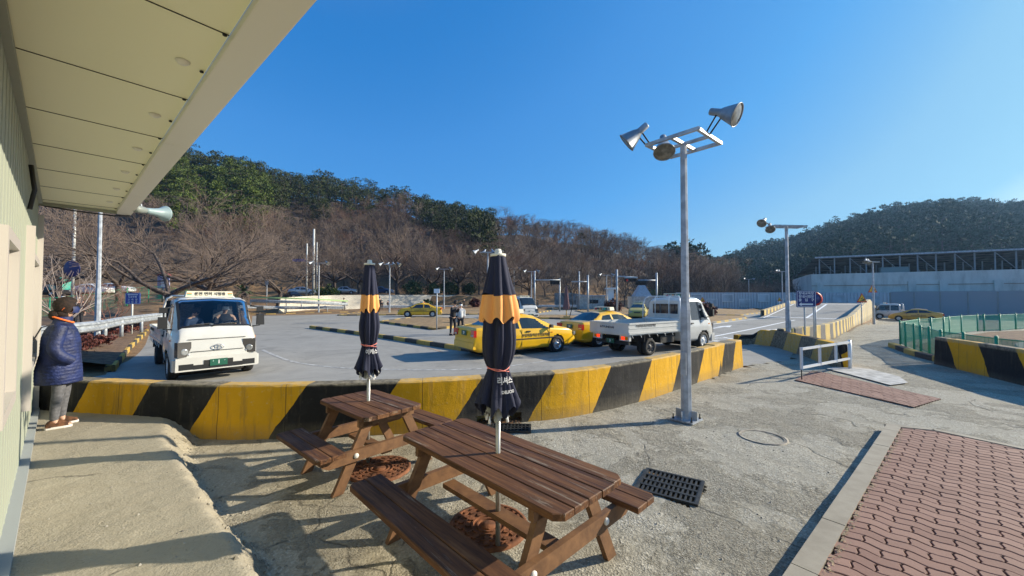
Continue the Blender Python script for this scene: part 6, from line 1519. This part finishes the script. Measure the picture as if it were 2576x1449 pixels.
# low reddish ground plants in the planted strip
def leafball(n, R_, sq=.6, s=.05, seed=1, lobes=None):
    r_ = np.random.default_rng(seed); V = []; Fc = []
    for k in range(n):
        d = r_.normal(size=3); d /= np.linalg.norm(d); rad = R_*(r_.uniform(.35,1)**.6)
        if lobes is not None: rad *= .75+.35*math.sin(d[0]*lobes+seed)*math.cos(d[1]*lobes*1.3+d[2]*2)
        c = d*rad*np.array([1,1,sq]); c[2] += R_*sq*.75; a = r_.normal(size=3); a /= np.linalg.norm(a); b = np.cross(a, r_.normal(size=3)); b /= np.linalg.norm(b); sz = s*r_.uniform(.6,1.3)
        o = len(V); V += [c-a*sz, c-b*sz*.5, c+a*sz, c+b*sz*.5]; Fc.append((o,o+1,o+2,o+3))
    return np.array(V), np.array(Fc)
for k, (x, y, r) in enumerate([(-12.4,10.7,.7),(-13.4,12.0,.6),(-15.3,13.6,.6),(-13.9,13.0,.45),(-16.8,16.3,.6),(-18.3,18.6,.5)]):
    V, Fc = leafball(900, r, .45, .05, k+40, 5); 
    link('low_shrub', fast_mesh('low_shrub', V, Fc, M['redbush']), label=['low reddish shrub against the striped barrier by the woman','low reddish shrub under the tall grey pole','low reddish shrub along the left kerb beside truck 1','low reddish shrub just right of the tall grey pole','low reddish shrub farther along the left kerb','farthest low reddish shrub of the left kerb, below the blue sign'][k], cat='shrub', group='low reddish shrubs in the planted strip', loc=(x, y, .38))
for k, (u, Y, r, m, lb) in enumerate([(1775,37,1.1,'redbush','red leaved bush at the right of the white truck cab'),(1540,46,1.3,'redbush','red leaved bush behind the roof sign of car 20'),(826,60,2.2,'olive','round dark green conifer bush right of the utility poles'),(1195,58,1.0,'redbush','small red shrub by the near parasol, in front of the stone wall'),(1075,57,.9,'bush','small green shrub in front of the stone wall above the yellow car'),
        (1040,62.5,2.0,'bush','broad leaved evergreen bush between the far light pole and the wall'),(1130,65,2.0,'bush','dark evergreen bush above the wall left of the man'),(1180,66.2,1.7,'bush','dark evergreen bush above the wall right of the man'),(1090,63.5,1.6,'bush','low clipped evergreen above the wall'),(1640,70,2.6,'bush','dark evergreen bush near the signal masts')]):
    x = (u-CU)/F*Y; V, Fc = leafball(1500, r, .8, .16 if m != 'olive' else .2, k+3, 4); link('bush', fast_mesh('bush', V, Fc, M[m]), label=lb, cat='bush', loc=(x, Y, float(gz(x, Y))+(2.2 if 62.5 < Y < 65 and gz(x,Y) < 1 else 0)))
# palm by the upper road
x = (612-CU)/F*45; t = thing('palm_tree', (x,45,float(gz(x,45))), 'small palm with drooping fronds right of truck number 1 roof', 'palm')
mb = MB(); mb.tube([(0,0,-.2),(0,0,1.0),(.03,0,2.2)], [.22,.25,.2], 9); mb.build('trunk', M['bark'], t)
mb = MB()
for k in range(26):
    a = k*2.4; e = random.uniform(-.2,1.1); pts = [Vector((0,0,2.2))]; d = Vector((math.cos(a)*math.cos(e), math.sin(a)*math.cos(e), math.sin(e)))
    for j in range(4): pts.append(pts[-1]+d*.33); d = (d+Vector((0,0,-.28))).normalized()
    sd_ = Vector((-math.sin(a), math.cos(a), 0))
    for j in range(4): w0, w1 = .16*math.sin((j+.3)/4.2*3.1), .16*math.sin((j+1.2)/4.6*3.1); mb.add([pts[j]-sd_*w0, pts[j]+sd_*w0, pts[j+1]+sd_*w1, pts[j+1]-sd_*w1], [(0,1,2,3)])
mb.build('crown', M['bush'], t)
# ---- hill wood
def pine_mesh(seed, H=8.5, Rr=2.7, m='pine', clumps=36, nq=32, s=.34, cone=False):
    r_ = np.random.default_rng(seed); V = []; Fc = []
    for k in range(clumps):
        f = r_.uniform(0, 1); 
        if cone: z = H*(.22+.76*f); rad = Rr*(1-f)**.7*r_.uniform(.45,1)
        else: z = H*(.22+.75*f); rad = Rr*math.sqrt(max(.03, 1-((f-.30)/.75)**2))*r_.uniform(.35,1)
        a = r_.uniform(0, 6.28); c0 = np.array([rad*math.cos(a), rad*math.sin(a), z]); cr = r_.uniform(.5,1.0)*(.95 if not cone else .8)
        for q_ in range(nq):
            d = r_.normal(size=3); d /= np.linalg.norm(d); c = c0+d*np.array([1.25,1.25,.55])*cr*r_.uniform(.4,1)
            ax = d*np.array([1,1,.6])+np.array([0,0,.55]); ax /= np.linalg.norm(ax); b = np.cross(ax, r_.normal(size=3)); b /= np.linalg.norm(b); sz = s*r_.uniform(.7,1.3)
            o = len(V); V += [c-b*sz*.32, c+b*sz*.32, c+ax*sz]; Fc.append((o,o+1,o+2))
    mb = MB(); mb.tube([(0,0,-.4),(r_.normal()*.15,r_.normal()*.15,H*.5),(0,0,H*.9)], [.17,.12,.04], 5, cap=False)
    for k in range(6): z = H*r_.uniform(.35,.8); a = r_.uniform(0, 6.28); mb.tube([(0,0,z),(math.cos(a)*Rr*.7,math.sin(a)*Rr*.7,z+.7)], [.06,.02], 3, cap=False)
    o = len(mb.v); vs = mb.v+[tuple(v) for v in V]; fs = mb.f+[[a+o for a in f_] for f_ in Fc]
    me = bpy.data.meshes.new('pine'); me.from_pydata(vs, [], fs); me.materials.append(M['bark']); me.materials.append(M[m]); mi = [0]*len(mb.f)+[1]*len(Fc); me.polygons.foreach_set('material_index', mi); me.update(); return me
pines = [pine_mesh(k) for k in range(4)]; olives = [pine_mesh(20+k, 9, 3.1, 'olive', 40, 40, .36, cone=(k == 0)) for k in range(3)]
def far_bare(seed, H=8, m='twig2'):
    b, w = bare_tree(seed, H, .62, 5, 3, .13, .022, H*.22, .28, 5); mb = b
    o = len(mb.v); mb.v += w.v; mb.f += [[a+o for a in f_] for f_ in w.f]; mb.m += [1]*len(w.f); mb.sm += w.sm
    return mb.mesh('bare', [M['bark'], M[m]])
bares = [far_bare(50), far_bare(51, 8, 'twig3'), far_bare(52, 7.5), far_bare(53, 9, 'twigs_l')]
# pine zone lower edge (photo column -> row); above it pines, below it bare trees
PZu = [300, 420, 560, 660, 720, 900, 1000, 1100, 1190, 1235, 1250, 1400, 1600, 1720, 1800]; PZv = [470, 530, 560, 560, 520, 535, 500, 560, 600, 640, 556, 566, 596, 610, 655]
placed = []; npine = nol = nb_ = 0
def ok(x, y, d):
    for (a, b) in placed:
        if abs(a-x) < d and abs(b-y) < d and (a-x)**2+(b-y)**2 < d*d: return False
    return True
rr = random.Random(5); tries = 0
def zone(u): return [(k, z_) for k, z_ in ((420,'near the office roof'),(620,'over truck 1'),(780,'left of the utility poles'),(930,'right of the utility poles'),(1090,'above the distant yellow car'),(1250,'behind the near parasol'),(1450,'behind the oncoming small truck'),(9999,'behind the signal masts')) if u < k][0]
while tries < 9000 and npine+nol+nb_ < 620:
    tries += 1; Y = 62+rr.random()**.8*100; u = rr.uniform(120, 1835); x = (u-CU)/F*Y
    if u > 1250 and Y > 100+(1800-u)*.13+50: continue
    if u < 1000 and Y < 74 and u > 700: continue
    if u > 1300 and Y < 72: continue
    z = float(gz(x, Y)); v = proj(x, Y, z+6)[1]; pz = np.interp(u, PZu, PZv)
    up_ = v < pz+rr.gauss(0, 8)
    if u < 330 and v < 380: continue
    if up_ and u < 700 and 360 < v < 560 and Y < 118:
        if nol >= 90 or not ok(x, Y, 3.4): continue
        nol += 1; me = olives[rr.randrange(3)]; o = link('olive_conifer', me, label='broad olive green conifer on the hillside above the bare trees, '+zone(u)[1], cat='tree', group='olive green conifers '+zone(u)[1]); sc = rr.uniform(.85,1.2)
    elif up_:
        if npine >= 290 or not ok(x, Y, 3.5 if u < 1240 else 3.2): continue
        npine += 1; o = link('pine_tree', pines[rr.randrange(4)], label='dark green pine on the upper slope of the left hill, '+zone(u)[1], cat='tree', group='dark pines '+zone(u)[1]); sc = rr.uniform(.8,1.25)*(1 if u < 1240 else .8)
    else:
        if nb_ >= 295 or not ok(x, Y, 3.9): continue
        nb_ += 1; o = link('bare_tree', bares[rr.randrange(4)], label='bare greyish brown tree of the hillside wood, '+zone(u)[1], cat='tree', group='bare hillside trees '+zone(u)[1]); sc = rr.uniform(.8,1.25)
    placed.append((x, Y)); o.location = (x, Y, z-.1); o.rotation_euler = (0, 0, rr.uniform(0, 6.28)); o.scale = (sc, sc, sc)
print('TREES', npine, nol, nb_, tries)
# ridge line of slender bare trees right of the middle, tall pine at the break
for k, (u, Y, H_) in enumerate([(1205,84,1.75),(1222,86,1.6),(1190,88,1.5)]):
    x = (u-CU)/F*Y; o = link('pine_tree', pines[k], label=['taller dark pine where the green wood meets the bare wood, middle one','rightmost tall dark pine at the edge of the green wood','tall dark pine at the wood edge, leftmost of the three'][k], cat='tree', group='tall pines at the break of the left hill', loc=(x, Y, float(gz(x, Y)))); o.scale = (1.15, 1.15, H_)
# joined far woods: copies of low-poly crowns in one mesh each
def mesh_arrays(me):
    n = len(me.vertices); co = np.empty(n*3, np.float32); me.vertices.foreach_get('co', co); co = co.reshape(-1, 3)
    tri = []; mi = []
    for p in me.polygons:
        vs = list(p.vertices)
        for k in range(1, len(vs)-1): tri.append((vs[0], vs[k], vs[k+1])); mi.append(p.material_index)
    return co, np.array(tri), np.array(mi)
def wood(name, srcs, pts, label, mats, cat='wood'):
    S_ = [mesh_arrays(m) for m in srcs]; V = []; Fc = []; MI = []; o = 0; r_ = np.random.default_rng(3)
    for (x, y, z, sc) in pts:
        co, tri, mi = S_[r_.integers(len(S_))]; a = r_.uniform(0, 6.28); c, s = math.cos(a)*sc, math.sin(a)*sc
        v = np.stack([co[:,0]*c-co[:,1]*s+x, co[:,0]*s+co[:,1]*c+y, co[:,2]*sc*r_.uniform(.85,1.2)+z], 1); V.append(v); Fc.append(tri+o); MI.append(mi); o += len(v)
    link(name, fast_mesh(name, np.concatenate(V), np.concatenate(Fc), mats, mi=np.concatenate(MI)), label=label, cat=cat, kind='stuff')
lp = [pine_mesh(70+k, 9, 3.0, 'pine', 16, 16, .75) for k in range(3)]
pts = []; rr = random.Random(9); cnt = 0
while len(pts) < 1900 and cnt < 20000:
    cnt += 1; Y = rr.uniform(128, 335); u = rr.uniform(1690, 2660); x = (u-CU)/F*Y; z = float(gz(x, Y))
    if z < 4: continue
    if rr.random() > .55+Y/335*.6: continue
    pts.append((x, Y, z-.3, rr.uniform(.8, 1.35)))
wood('far_wood', lp, pts, 'hazy dark pine wood covering the whole hill at the right', [M['bark'], M['fpine']])
lb = []
for s_ in (90, 91):
    b, w = bare_tree(s_, 8, .6, 5, 2, .12, .035, 2, .3, 5); o = len(b.v); b.v += w.v; b.f += [[a+o for a in f_] for f_ in w.f]; b.m += [1]*len(w.f); b.sm += w.sm; lb.append(b.mesh('b', [M['bark'], M['twig2']]))
pts = []; rr = random.Random(10)
for k in range(340):
    Y = rr.uniform(72, 150); u = rr.uniform(1640, 2080); x = (u-CU)/F*Y; pts.append((x, Y, float(gz(x, Y))-.2, rr.uniform(.55,.85)*(1.0 if u < 1850 else .75)))
for k in range(500):   # thicket filling the lower slopes
    Y = rr.uniform(70, 150); u = rr.uniform(640, 1760); x = (u-CU)/F*Y; pts.append((x, Y, float(gz(x, Y))-.2, rr.uniform(.3,.55)))
wood('thicket', lb, pts, 'brownish bare thicket at the foot of the hills', [M['bark'], M['twig2']], 'thicket')
# ================= PEOPLE =================
def skin_build(name, nodes, edges, m, parent, sub=2, post=None):
    """nodes: list of (x,y,z,rx,ry)"""
    me = bpy.data.meshes.new(name); me.from_pydata([n[:3] for n in nodes], edges, []); me.update()
    o = bpy.data.objects.new('tmp', me); COL.objects.link(o)
    sk = o.modifiers.new('s', 'SKIN'); sk.use_smooth_shade = True; sk.branch_smoothing = .6
    me.skin_vertices or None
    sv_ = me.skin_vertices[0].data if me.skin_vertices else None
    if sv_ is None:
        import bmesh
        bm = bmesh.new(); bm.from_mesh(me); bm.verts.layers.skin.verify(); bm.to_mesh(me); bm.free(); sv_ = me.skin_vertices[0].data
    for i, n in enumerate(nodes): sv_[i].radius = (n[3], n[4] if len(n) > 4 else n[3]); sv_[i].use_root = (i == 0)
    ss = o.modifiers.new('u', 'SUBSURF'); ss.levels = sub; ss.render_levels = sub
    bpy.context.view_layer.update()
    out = bpy.data.meshes.new_from_object(o.evaluated_get(bpy.context.evaluated_depsgraph_get()))
    bpy.data.objects.remove(o); out.materials.clear(); out.materials.append(m)
    for p in out.polygons: p.use_smooth = True
    if post:
        for v in out.vertices: v.co = post(v.co)
        out.update()
    return link(name, out, parent)
def chain(nodes, edges, pts, start=None):
    prev = start
    for p in pts:
        nodes.append(p); k = len(nodes)-1
        if prev is not None: edges.append((prev, k))
        prev = k
    return prev
def person(label, loc, face, H=1.7, top='blackcloth', legs='blackcloth', hair='hair', mask='white', pose='stand', shoe='blackcloth', long_hair=False, head_down=0., coat=0., seated=False, near=False, group=None):
    s = H/1.72; t = thing('person', loc, label, 'person', group, rz=math.atan2(face[1], face[0])); t.scale = (s, s, s)
    hx_ = .04+.10*head_down; hz = -.03*head_down
    lean = .10 if head_down > .5 else 0
    N = []; E = []
    N.append((0,0,.93,.12,.15)); chain(N, E, [(0,0,1.05,.11,.14),(lean*.4,0,1.22,.12,.16),(lean*.8,0,1.38,.10,.15),(lean,0,1.45,.052,.055),(lean+.01,0,1.50,.05,.052),(lean+.03+hx_*.4,0,1.57+hz,.082,.07),(lean+.03+hx_*.5,0,1.64+hz,.096,.078),(lean+.02+hx_*.4,0,1.69+hz,.07,.06)], 0)
    hips = {}
    if not seated:
        for sy in (-1, 1):
            st_ = .03*sy; chain(N, E, [(0,sy*.10,.86,.085),(.02+st_,sy*.11,.50,.055),(-.01+st_,sy*.11,.10,.038),(.02+st_,sy*.115,.045,.036),(.15+st_,sy*.125,.03,.026)], 0)
    else:
        for sy in (-1, 1): chain(N, E, [(.05,sy*.10,.90,.085),(.42,sy*.12,.92,.06),(.45,sy*.12,.55,.045)], 0)
    arms = {'stand': [(0,.19,1.36,.05),(-.02,.235,1.10,.042),(.05,.24,.86,.032),(.07,.235,.80,.028)],
            'pocket': [(0,.17,1.36,.05),(-.05,.225,1.10,.042),(.05,.20,.95,.034),(.07,.16,.92,.03)],
            'phone': [(0.04,.19,1.36,.05),(.10,.22,1.12,.042),(.34,.09,1.32,.032),(.385,.045,1.37,.028)],
            'wheel': [(0.02,.19,1.36,.05),(.12,.25,1.12,.042),(.40,.16,1.18,.032),(.45,.13,1.20,.028)]}[pose]
    ends = []
    for sy in (-1, 1):
        e = chain(N, E, [(x+lean*.8*(i < 1), sy*y, z, r) for i, (x, y, z, r) in enumerate(arms)], 3)
        x, y, z, r = arms[-1]; px, py, pz = arms[-2][:3]; d = Vector((x-px, sy*(y-py), z-pz)).normalized(); side = d.cross(Vector((0,0,1))).normalized()
        for k, (o_, L_) in enumerate(((-.028,.062),(-.010,.078),(.010,.083),(.028,.072))):
            b_ = Vector((x, sy*y, z))+d*.03+side*o_; m_ = b_+d*L_*.55+Vector((0,0,-.006)); f_ = b_+d*L_+Vector((0,0,-.024 if pose != 'phone' else .01))
            chain(N, E, [(*b_, .009),(*m_, .008),(*f_, .0065)], e)
        b_ = Vector((x, sy*y, z))+side*.03*(-sy)-d*.0; f_ = b_+d*.03+side*.025*(-sy); chain(N, E, [(*b_, .010),(*f_, .0085)], e)
        ends.append(Vector((x, sy*y, z)))
    skin_build('body', N, E, M['skin'], t, 2 if near else 1)
    # trousers
    N = [(0,0,.96,.135,.165)]; E = []
    for sy in (-1, 1):
        if seated: chain(N, E, [(.04,sy*.10,.90,.10),(.42,sy*.12,.92,.08),(.45,sy*.12,.60,.065)], 0)
        else: chain(N, E, [(0,sy*.095,.86,.10),(.02+.03*sy,sy*.11,.50,.066),(-.005+.03*sy,sy*.11,.26,.055),(-.012+.03*sy,sy*.112,.09,.048)], 0)
    skin_build('trousers', N, E, M[legs], t, 2 if near else 1)
    if not near:
        N = [(0,0,.86-coat,.15,.18)]; E = []; chain(N, E, [(0,0,1.0,.15,.175),(lean*.4,0,1.2,.155,.185),(lean*.8,0,1.36,.12,.17),(lean,0,1.45,.07,.075)], 0)
        for sy in (-1, 1): chain(N, E, [(x+lean*.8*(i < 1), sy*y, z, r+.024+.018*(i < 1)) for i, (x, y, z, r) in enumerate(arms[:3])], 3)
        skin_build('jacket', N, E, M[top], t, 1)
    if not seated:
        for sy in (-1, 1):
            xo = .03*sy; mb = MB(); A = []
            pr = [(-.10,.030,.05),(-.085,.04,.085),(-.04,.043,.115),(.02,.044,.10),(.08,.046,.075),(.13,.042,.055),(.165,.025,.04)]
            ring = []
            pr = [(x*.88, w*.88, h*.9) for x, w, h in pr]
            for (x, w, h) in pr: ring.append([(x+xo, sy*.115+w*math.cos(a), .022+h*max(0, math.sin(a))) for a in np.linspace(-.15, math.pi+.15, 9)])
            mb.grid(np.array(ring)[::1]); sh_ = mb.build('shoe', M['leather' if near else shoe], t)
            mb = MB(); pl = [(-.108,0),(-.09,.037),(0,.045),(.09,.05),(.15,.04),(.178,.012),(.178,-.012),(.15,-.04),(.09,-.05),(0,-.045),(-.09,-.037)]
            mb.prism([(x*.88+xo, sy*.115+y*.9) for x, y in pl], 0., .028); mb.build('sole', M['sole' if near or shoe != 'blackcloth' else 'blackcloth'], sh_)
    # hair, mask, eyes
    hc_ = Vector((lean+.03+hx_*.5, 0, 1.645+hz)); V = []; n1_, n2_ = 14, 22; mb = MB()
    for i in range(n1_+1):
        th = math.pi*i/n1_*(.80 if not long_hair else .93)
        for j in range(n2_):
            ph = 2*math.pi*j/n2_; dx = math.cos(ph)*math.sin(th); dy = math.sin(ph)*math.sin(th); dz = math.cos(th)
            lim = 1.
            if dx > .15 and dz < .38: lim = .72     # stays behind the face
            r_ = (.112 if not long_hair else .122)*(1+.05*math.sin(ph*5+th*4)); V.append(hc_+Vector((dx*r_*1.05*lim-.012, dy*r_*.86, dz*r_*1.08+.012)))
    mb.add(V, [(i*n2_+j, i*n2_+(j+1)%n2_, (i+1)*n2_+(j+1)%n2_, (i+1)*n2_+j) for i in range(n1_) for j in range(n2_)], smooth=True)
    if long_hair: mb.lathe([(.0,.06),(.05,.05),(.072,.0),(.062,-.05),(.03,-.08),(0,-.085)], 14, Matrix.Translation(hc_+Vector((-.105,0,-.10)))); mb.lathe([(0,.05),(.06,.04),(.082,-.02),(.07,-.07),(0,-.085)], 14, Matrix.Translation(hc_+Vector((-.045,0,-.07))))
    mb.build('hair', M[hair], t)
    if mask:
        mb = MB(); V = []
        for i in range(7):
            for j in range(9):
                a = (j/8-.5)*2.3; z = -.075+.09*i/6; V.append(hc_+Vector((.102*math.cos(a)+.014*math.sin(math.pi*i/6), .088*math.sin(a), z-.01)))
        mb.add(V, [(i*9+j, i*9+j+1, (i+1)*9+j+1, (i+1)*9+j) for i in range(6) for j in range(8)], smooth=True); mb.build('mask', M['mask' if mask == 'white' else 'navycloth'], t)
    for sy in (-1, 1):
        mb = MB(); mb.lathe([(0,.004),(.008,.003),(.011,0)], 8, Matrix.Translation(hc_+Vector((.092,sy*.032,.022))) @ Matrix.Rotation(math.pi/2, 4, 'Y')); mb.build('eye', M['ink'], t)
        if near:
            mb = MB(); mb.lathe([(.0,.008),(.012,.006),(.017,0),(.01,-.004)], 10, Matrix.Translation(hc_+Vector((.0,sy*.088,-.01))) @ Matrix.Rotation(-sy*math.pi/2, 4, 'X') @ Matrix.Diagonal((1,1.6,1,1))); mb.build('ear', M['skin'], t)
    if pose == 'phone':
        e = (ends[0]+ends[1])/2; mb = MB(); mb.box((0,0,0), (.012,.075,.15)); ph_ = mb.build('mobile_phone', M['black'], label='dark mobile phone held up to the face of the man in black', cat='phone'); ph_.location = Vector(loc)+Matrix.Rotation(math.atan2(face[1], face[0]), 3, 'Z') @ ((e+Vector((.05,0,.09)))*s); ph_.rotation_euler = (0,0,math.atan2(face[1], face[0]))
    return t, s
# woman in the navy puffer
wx_, wy_ = -5.90, 5.05; wz = float(yard_h(wx_, wy_))+.004; wf = Vector((.66,.75)).normalized()
t, s = person('woman in a dark blue quilted puffer coat waiting by the office wall, side view', (wx_, wy_, wz), wf, 1.62, legs='greycloth', hair='brownhair', mask='navy', pose='pocket', long_hair=True, near=True)
mb = MB(); n = 40; prof = [(.60,.30,.25,-.01),(.66,.305,.265,-.01),(.80,.30,.27,-.01),(.95,.275,.26,-.005),(1.10,.245,.245,0),(1.22,.215,.24,0),(1.32,.175,.225,0),(1.385,.13,.17,0),(1.42,.105,.11,.005),(1.46,.098,.095,.01),(1.51,.098,.09,.02)]
zs = np.linspace(.60, 1.51, 110); A = np.zeros((len(zs)+1, n+1, 3))
for i, z in enumerate(zs):
    rx = np.interp(z, [p[0] for p in prof], [p[1] for p in prof]); ry = np.interp(z, [p[0] for p in prof], [p[2] for p in prof]); ox = np.interp(z, [p[0] for p in prof], [p[3] for p in prof]); fq = np.interp(z, [1.0,1.40], [.72,.95]); rx *= fq; ry *= np.interp(z, [1.0,1.4], [.80,.95])
    for j in range(n+1):
        a = 2*math.pi*j/n; zz = z+.006*math.sin(3*a)+.004*math.sin(7*a+z*9); b_ = 1+.018*abs(math.sin(math.pi*zz/.045))-.01+.02*math.sin(4*a+z*3)+.012*math.sin(9*a+z*14)
        A[i+1, j] = (ox+rx*b_*math.cos(a), ry*b_*math.sin(a), z)
A[0] = A[1]*np.array([.9,.9,1])
mb.grid(A[:, ::-1]); mb.build('coat', M['navycloth'], t)
for sy in (-1, 1):
    pts = catm([(.0,sy*.15,1.375),(-.03,sy*.205,1.25),(-.05,sy*.235,1.09),(.01,sy*.235,.98),(.10,sy*.19,.91)], 10); mb = MB()
    mb.tube(pts, [.076*(1+.04*abs(math.sin(i*.9)))*(1-.12*i/len(pts)) for i in range(len(pts))], 14); mb.build('sleeve', M['navycloth'], t)
mb = MB(); pts = [Vector((.015+.108*math.cos(a), .10*math.sin(a), 1.47-.05*math.cos(a))) for a in np.linspace(.5, 2*math.pi-.5, 30)]; mb.tube(pts, .012, 8); mb.build('scarf', M['orangecloth'], t)
mb = MB()
for sy in (-1, 1): mb.tube([Vector((.07,sy*.09,1.66)), Vector((.02,sy*.096,1.63)), Vector((.0,sy*.10,1.60))], .003, 5)
mb.build('mask_strap', M['orangecloth'], t)
bl = Vector((wx_, wy_, wz))+Vector((-wf.x, -wf.y, 0))*.30+Vector((wf.y, -wf.x, 0))*.10
bg_ = thing('handbag', tuple(bl+Vector((0,0,.62))), 'black shoulder bag hanging behind the back of the woman in the blue coat', 'bag', rz=math.atan2(wf.y, wf.x))
mb = MB(); mb.box((-.02,0,.10), (.13,.30,.22), tap=.75); mb.build('bag_body', M['blackcloth'], bg_); mb = MB(); mb.tube([(-.02,-.08,.2),(.05,-.1,.45),(.14,-.12,.68),(.24,-.12,.72)], .008, 6); mb.build('strap', M['blackcloth'], bg_)
# others
x_, y_ = P(1139,843.6); person('man in a black jacket standing beside car 29, holding a phone up with both hands', (x_, y_, .0), (.72,-.5), 1.80, pose='phone', head_down=1., group=None, mask=None)
person('person in a white jacket half hidden behind the man with the phone', (x_+.30, y_+.75, 0), (.3,-.9), 1.66, top='whitecloth', pose='pocket')
for u, Y, tp, mk, lb in ((161,20,'greycloth','white','masked person with a pale scarf, left of the two waiting beyond the guard rail'),(199,20,'blackcloth','white','masked person in a black padded coat, right of the two beyond the guard rail')):
    x = (u-CU)/F*Y; person(lb, (x, Y, float(gz(x, Y))+.08), (.6,-.75), 1.70, top=tp, mask=mk, coat=.1)
for u, Y, H_, lb in ((865,52,1.6,'far pedestrian in a grey top walking in front of the stone wall'),(955,54,1.7,'far pedestrian in dark clothes standing by the far parasol top'),(961,54,1.2,'small child next to the pedestrian by the far parasol'),(976,55,1.15,'short dark figure beside the four lamp light pole'),(1168,59,1.2,'tiny dark figure at the stone wall, right of the man with the phone')):
    x = (u-CU)/F*Y; person(lb, (x, Y, float(gz(x, Y))), (.8,-.6), H_, top='greycloth' if u == 865 else 'blackcloth', mask=None, group='far pedestrians')
# inside truck 1: lining, seats, two men
c1x = TR1.location; off_ = -2.525; xb = 3.12; ang = TR1.rotation_euler[2]
def tpart(mb, nm, m): return link(nm, mb.mesh(nm, m), TR1)
mb = MB(); X0 = xb+off_
mb.box((X0+.05,0,1.3), (.02,1.56,1.15)); mb.box((X0+.75,0,.74), (1.45,1.5,.02)); mb.box((X0+.55,0,1.915), (.95,1.35,.015))
for sy in (-.79,.79): mb.box((X0+.8,sy,.9), (1.5,.02,.42))
tpart(mb, 'cab_lining', M['blacktrim'])
mb = MB(); mb.box((X0+1.45,0,1.0), (.34,1.5,.28), tap=.9); mb.tube([(X0+1.12+.05*math.sin(a),.38+.18*math.cos(a),1.18+.17*math.sin(a)) for a in np.linspace(0, 6.28, 20)], .013, 5, cap=False); tpart(mb, 'dashboard', M['black'])
for sy in (-.38,.38):
    mb = MB(); mb.box((X0+.45,sy,.93), (.5,.5,.14)); mb.box((X0+.22,sy,1.30), (.12,.48,.66), tap=.9); mb.box((X0+.22,sy,1.70), (.09,.26,.16)); tpart(mb, 'seat', M['greycloth'])
def cabpos(lx, ly, z=0): v = Matrix.Rotation(ang, 3, 'Z') @ Vector((lx, ly, z)); return (c1x[0]+v.x, c1x[1]+v.y, z)
fw = Matrix.Rotation(ang, 3, 'Z') @ Vector((1,0,0))
lf = Matrix.Rotation(ang, 3, 'Z') @ Vector((0,1,0))
person('masked driver with a white seat belt behind the wheel of truck number 1', cabpos(X0+.50, .38, .12), (fw.x, fw.y), 1.66, top='blackcloth', pose='wheel', seated=True)
person('instructor in a dark blue jacket leaning forward in the passenger seat of truck number 1', cabpos(X0+.52, -.36, .08), (fw.x*.7+lf.x*.6, fw.y*.7+lf.y*.6), 1.64, top='navyjacket', pose='wheel', seated=True, head_down=1., mask=None)
o = thing('paper_cup', cabpos(X0+1.35, -.05, 1.16), 'red and white paper cup on the dashboard of truck number 1', 'cup'); mb = MB(); mb.lathe([(.0,0),(.03,0),(.04,.12),(.0,.12)], 12); mb.build('cup', M['red'], o); mb = MB(); mb.lathe([(.042,.12),(.042,.135),(0,.14)], 12); mb.build('lid', M['white'], o)
# ================= HAZE =================
mb = MB(); mb.box((0, 190, 50), (1500, 480, 110)); hz_ = mb.build('haze', [], kind='stuff', label='thin blue winter haze over the far hills', cat='haze')
hm = bpy.data.materials.new('haze'); hm.use_nodes = True; ht = hm.node_tree
for n_ in list(ht.nodes):
    if n_.type == 'BSDF_PRINCIPLED': ht.nodes.remove(n_)
pv = ht.nodes.new('ShaderNodeVolumePrincipled'); pv.inputs['Color'].default_value = (.35,.62,1,1); pv.inputs['Density'].default_value = .00024; pv.inputs['Anisotropy'].default_value = .4
ht.links.new(pv.outputs[0], ht.nodes['Material Output'].inputs['Volume']); hz_.data.materials.append(hm)
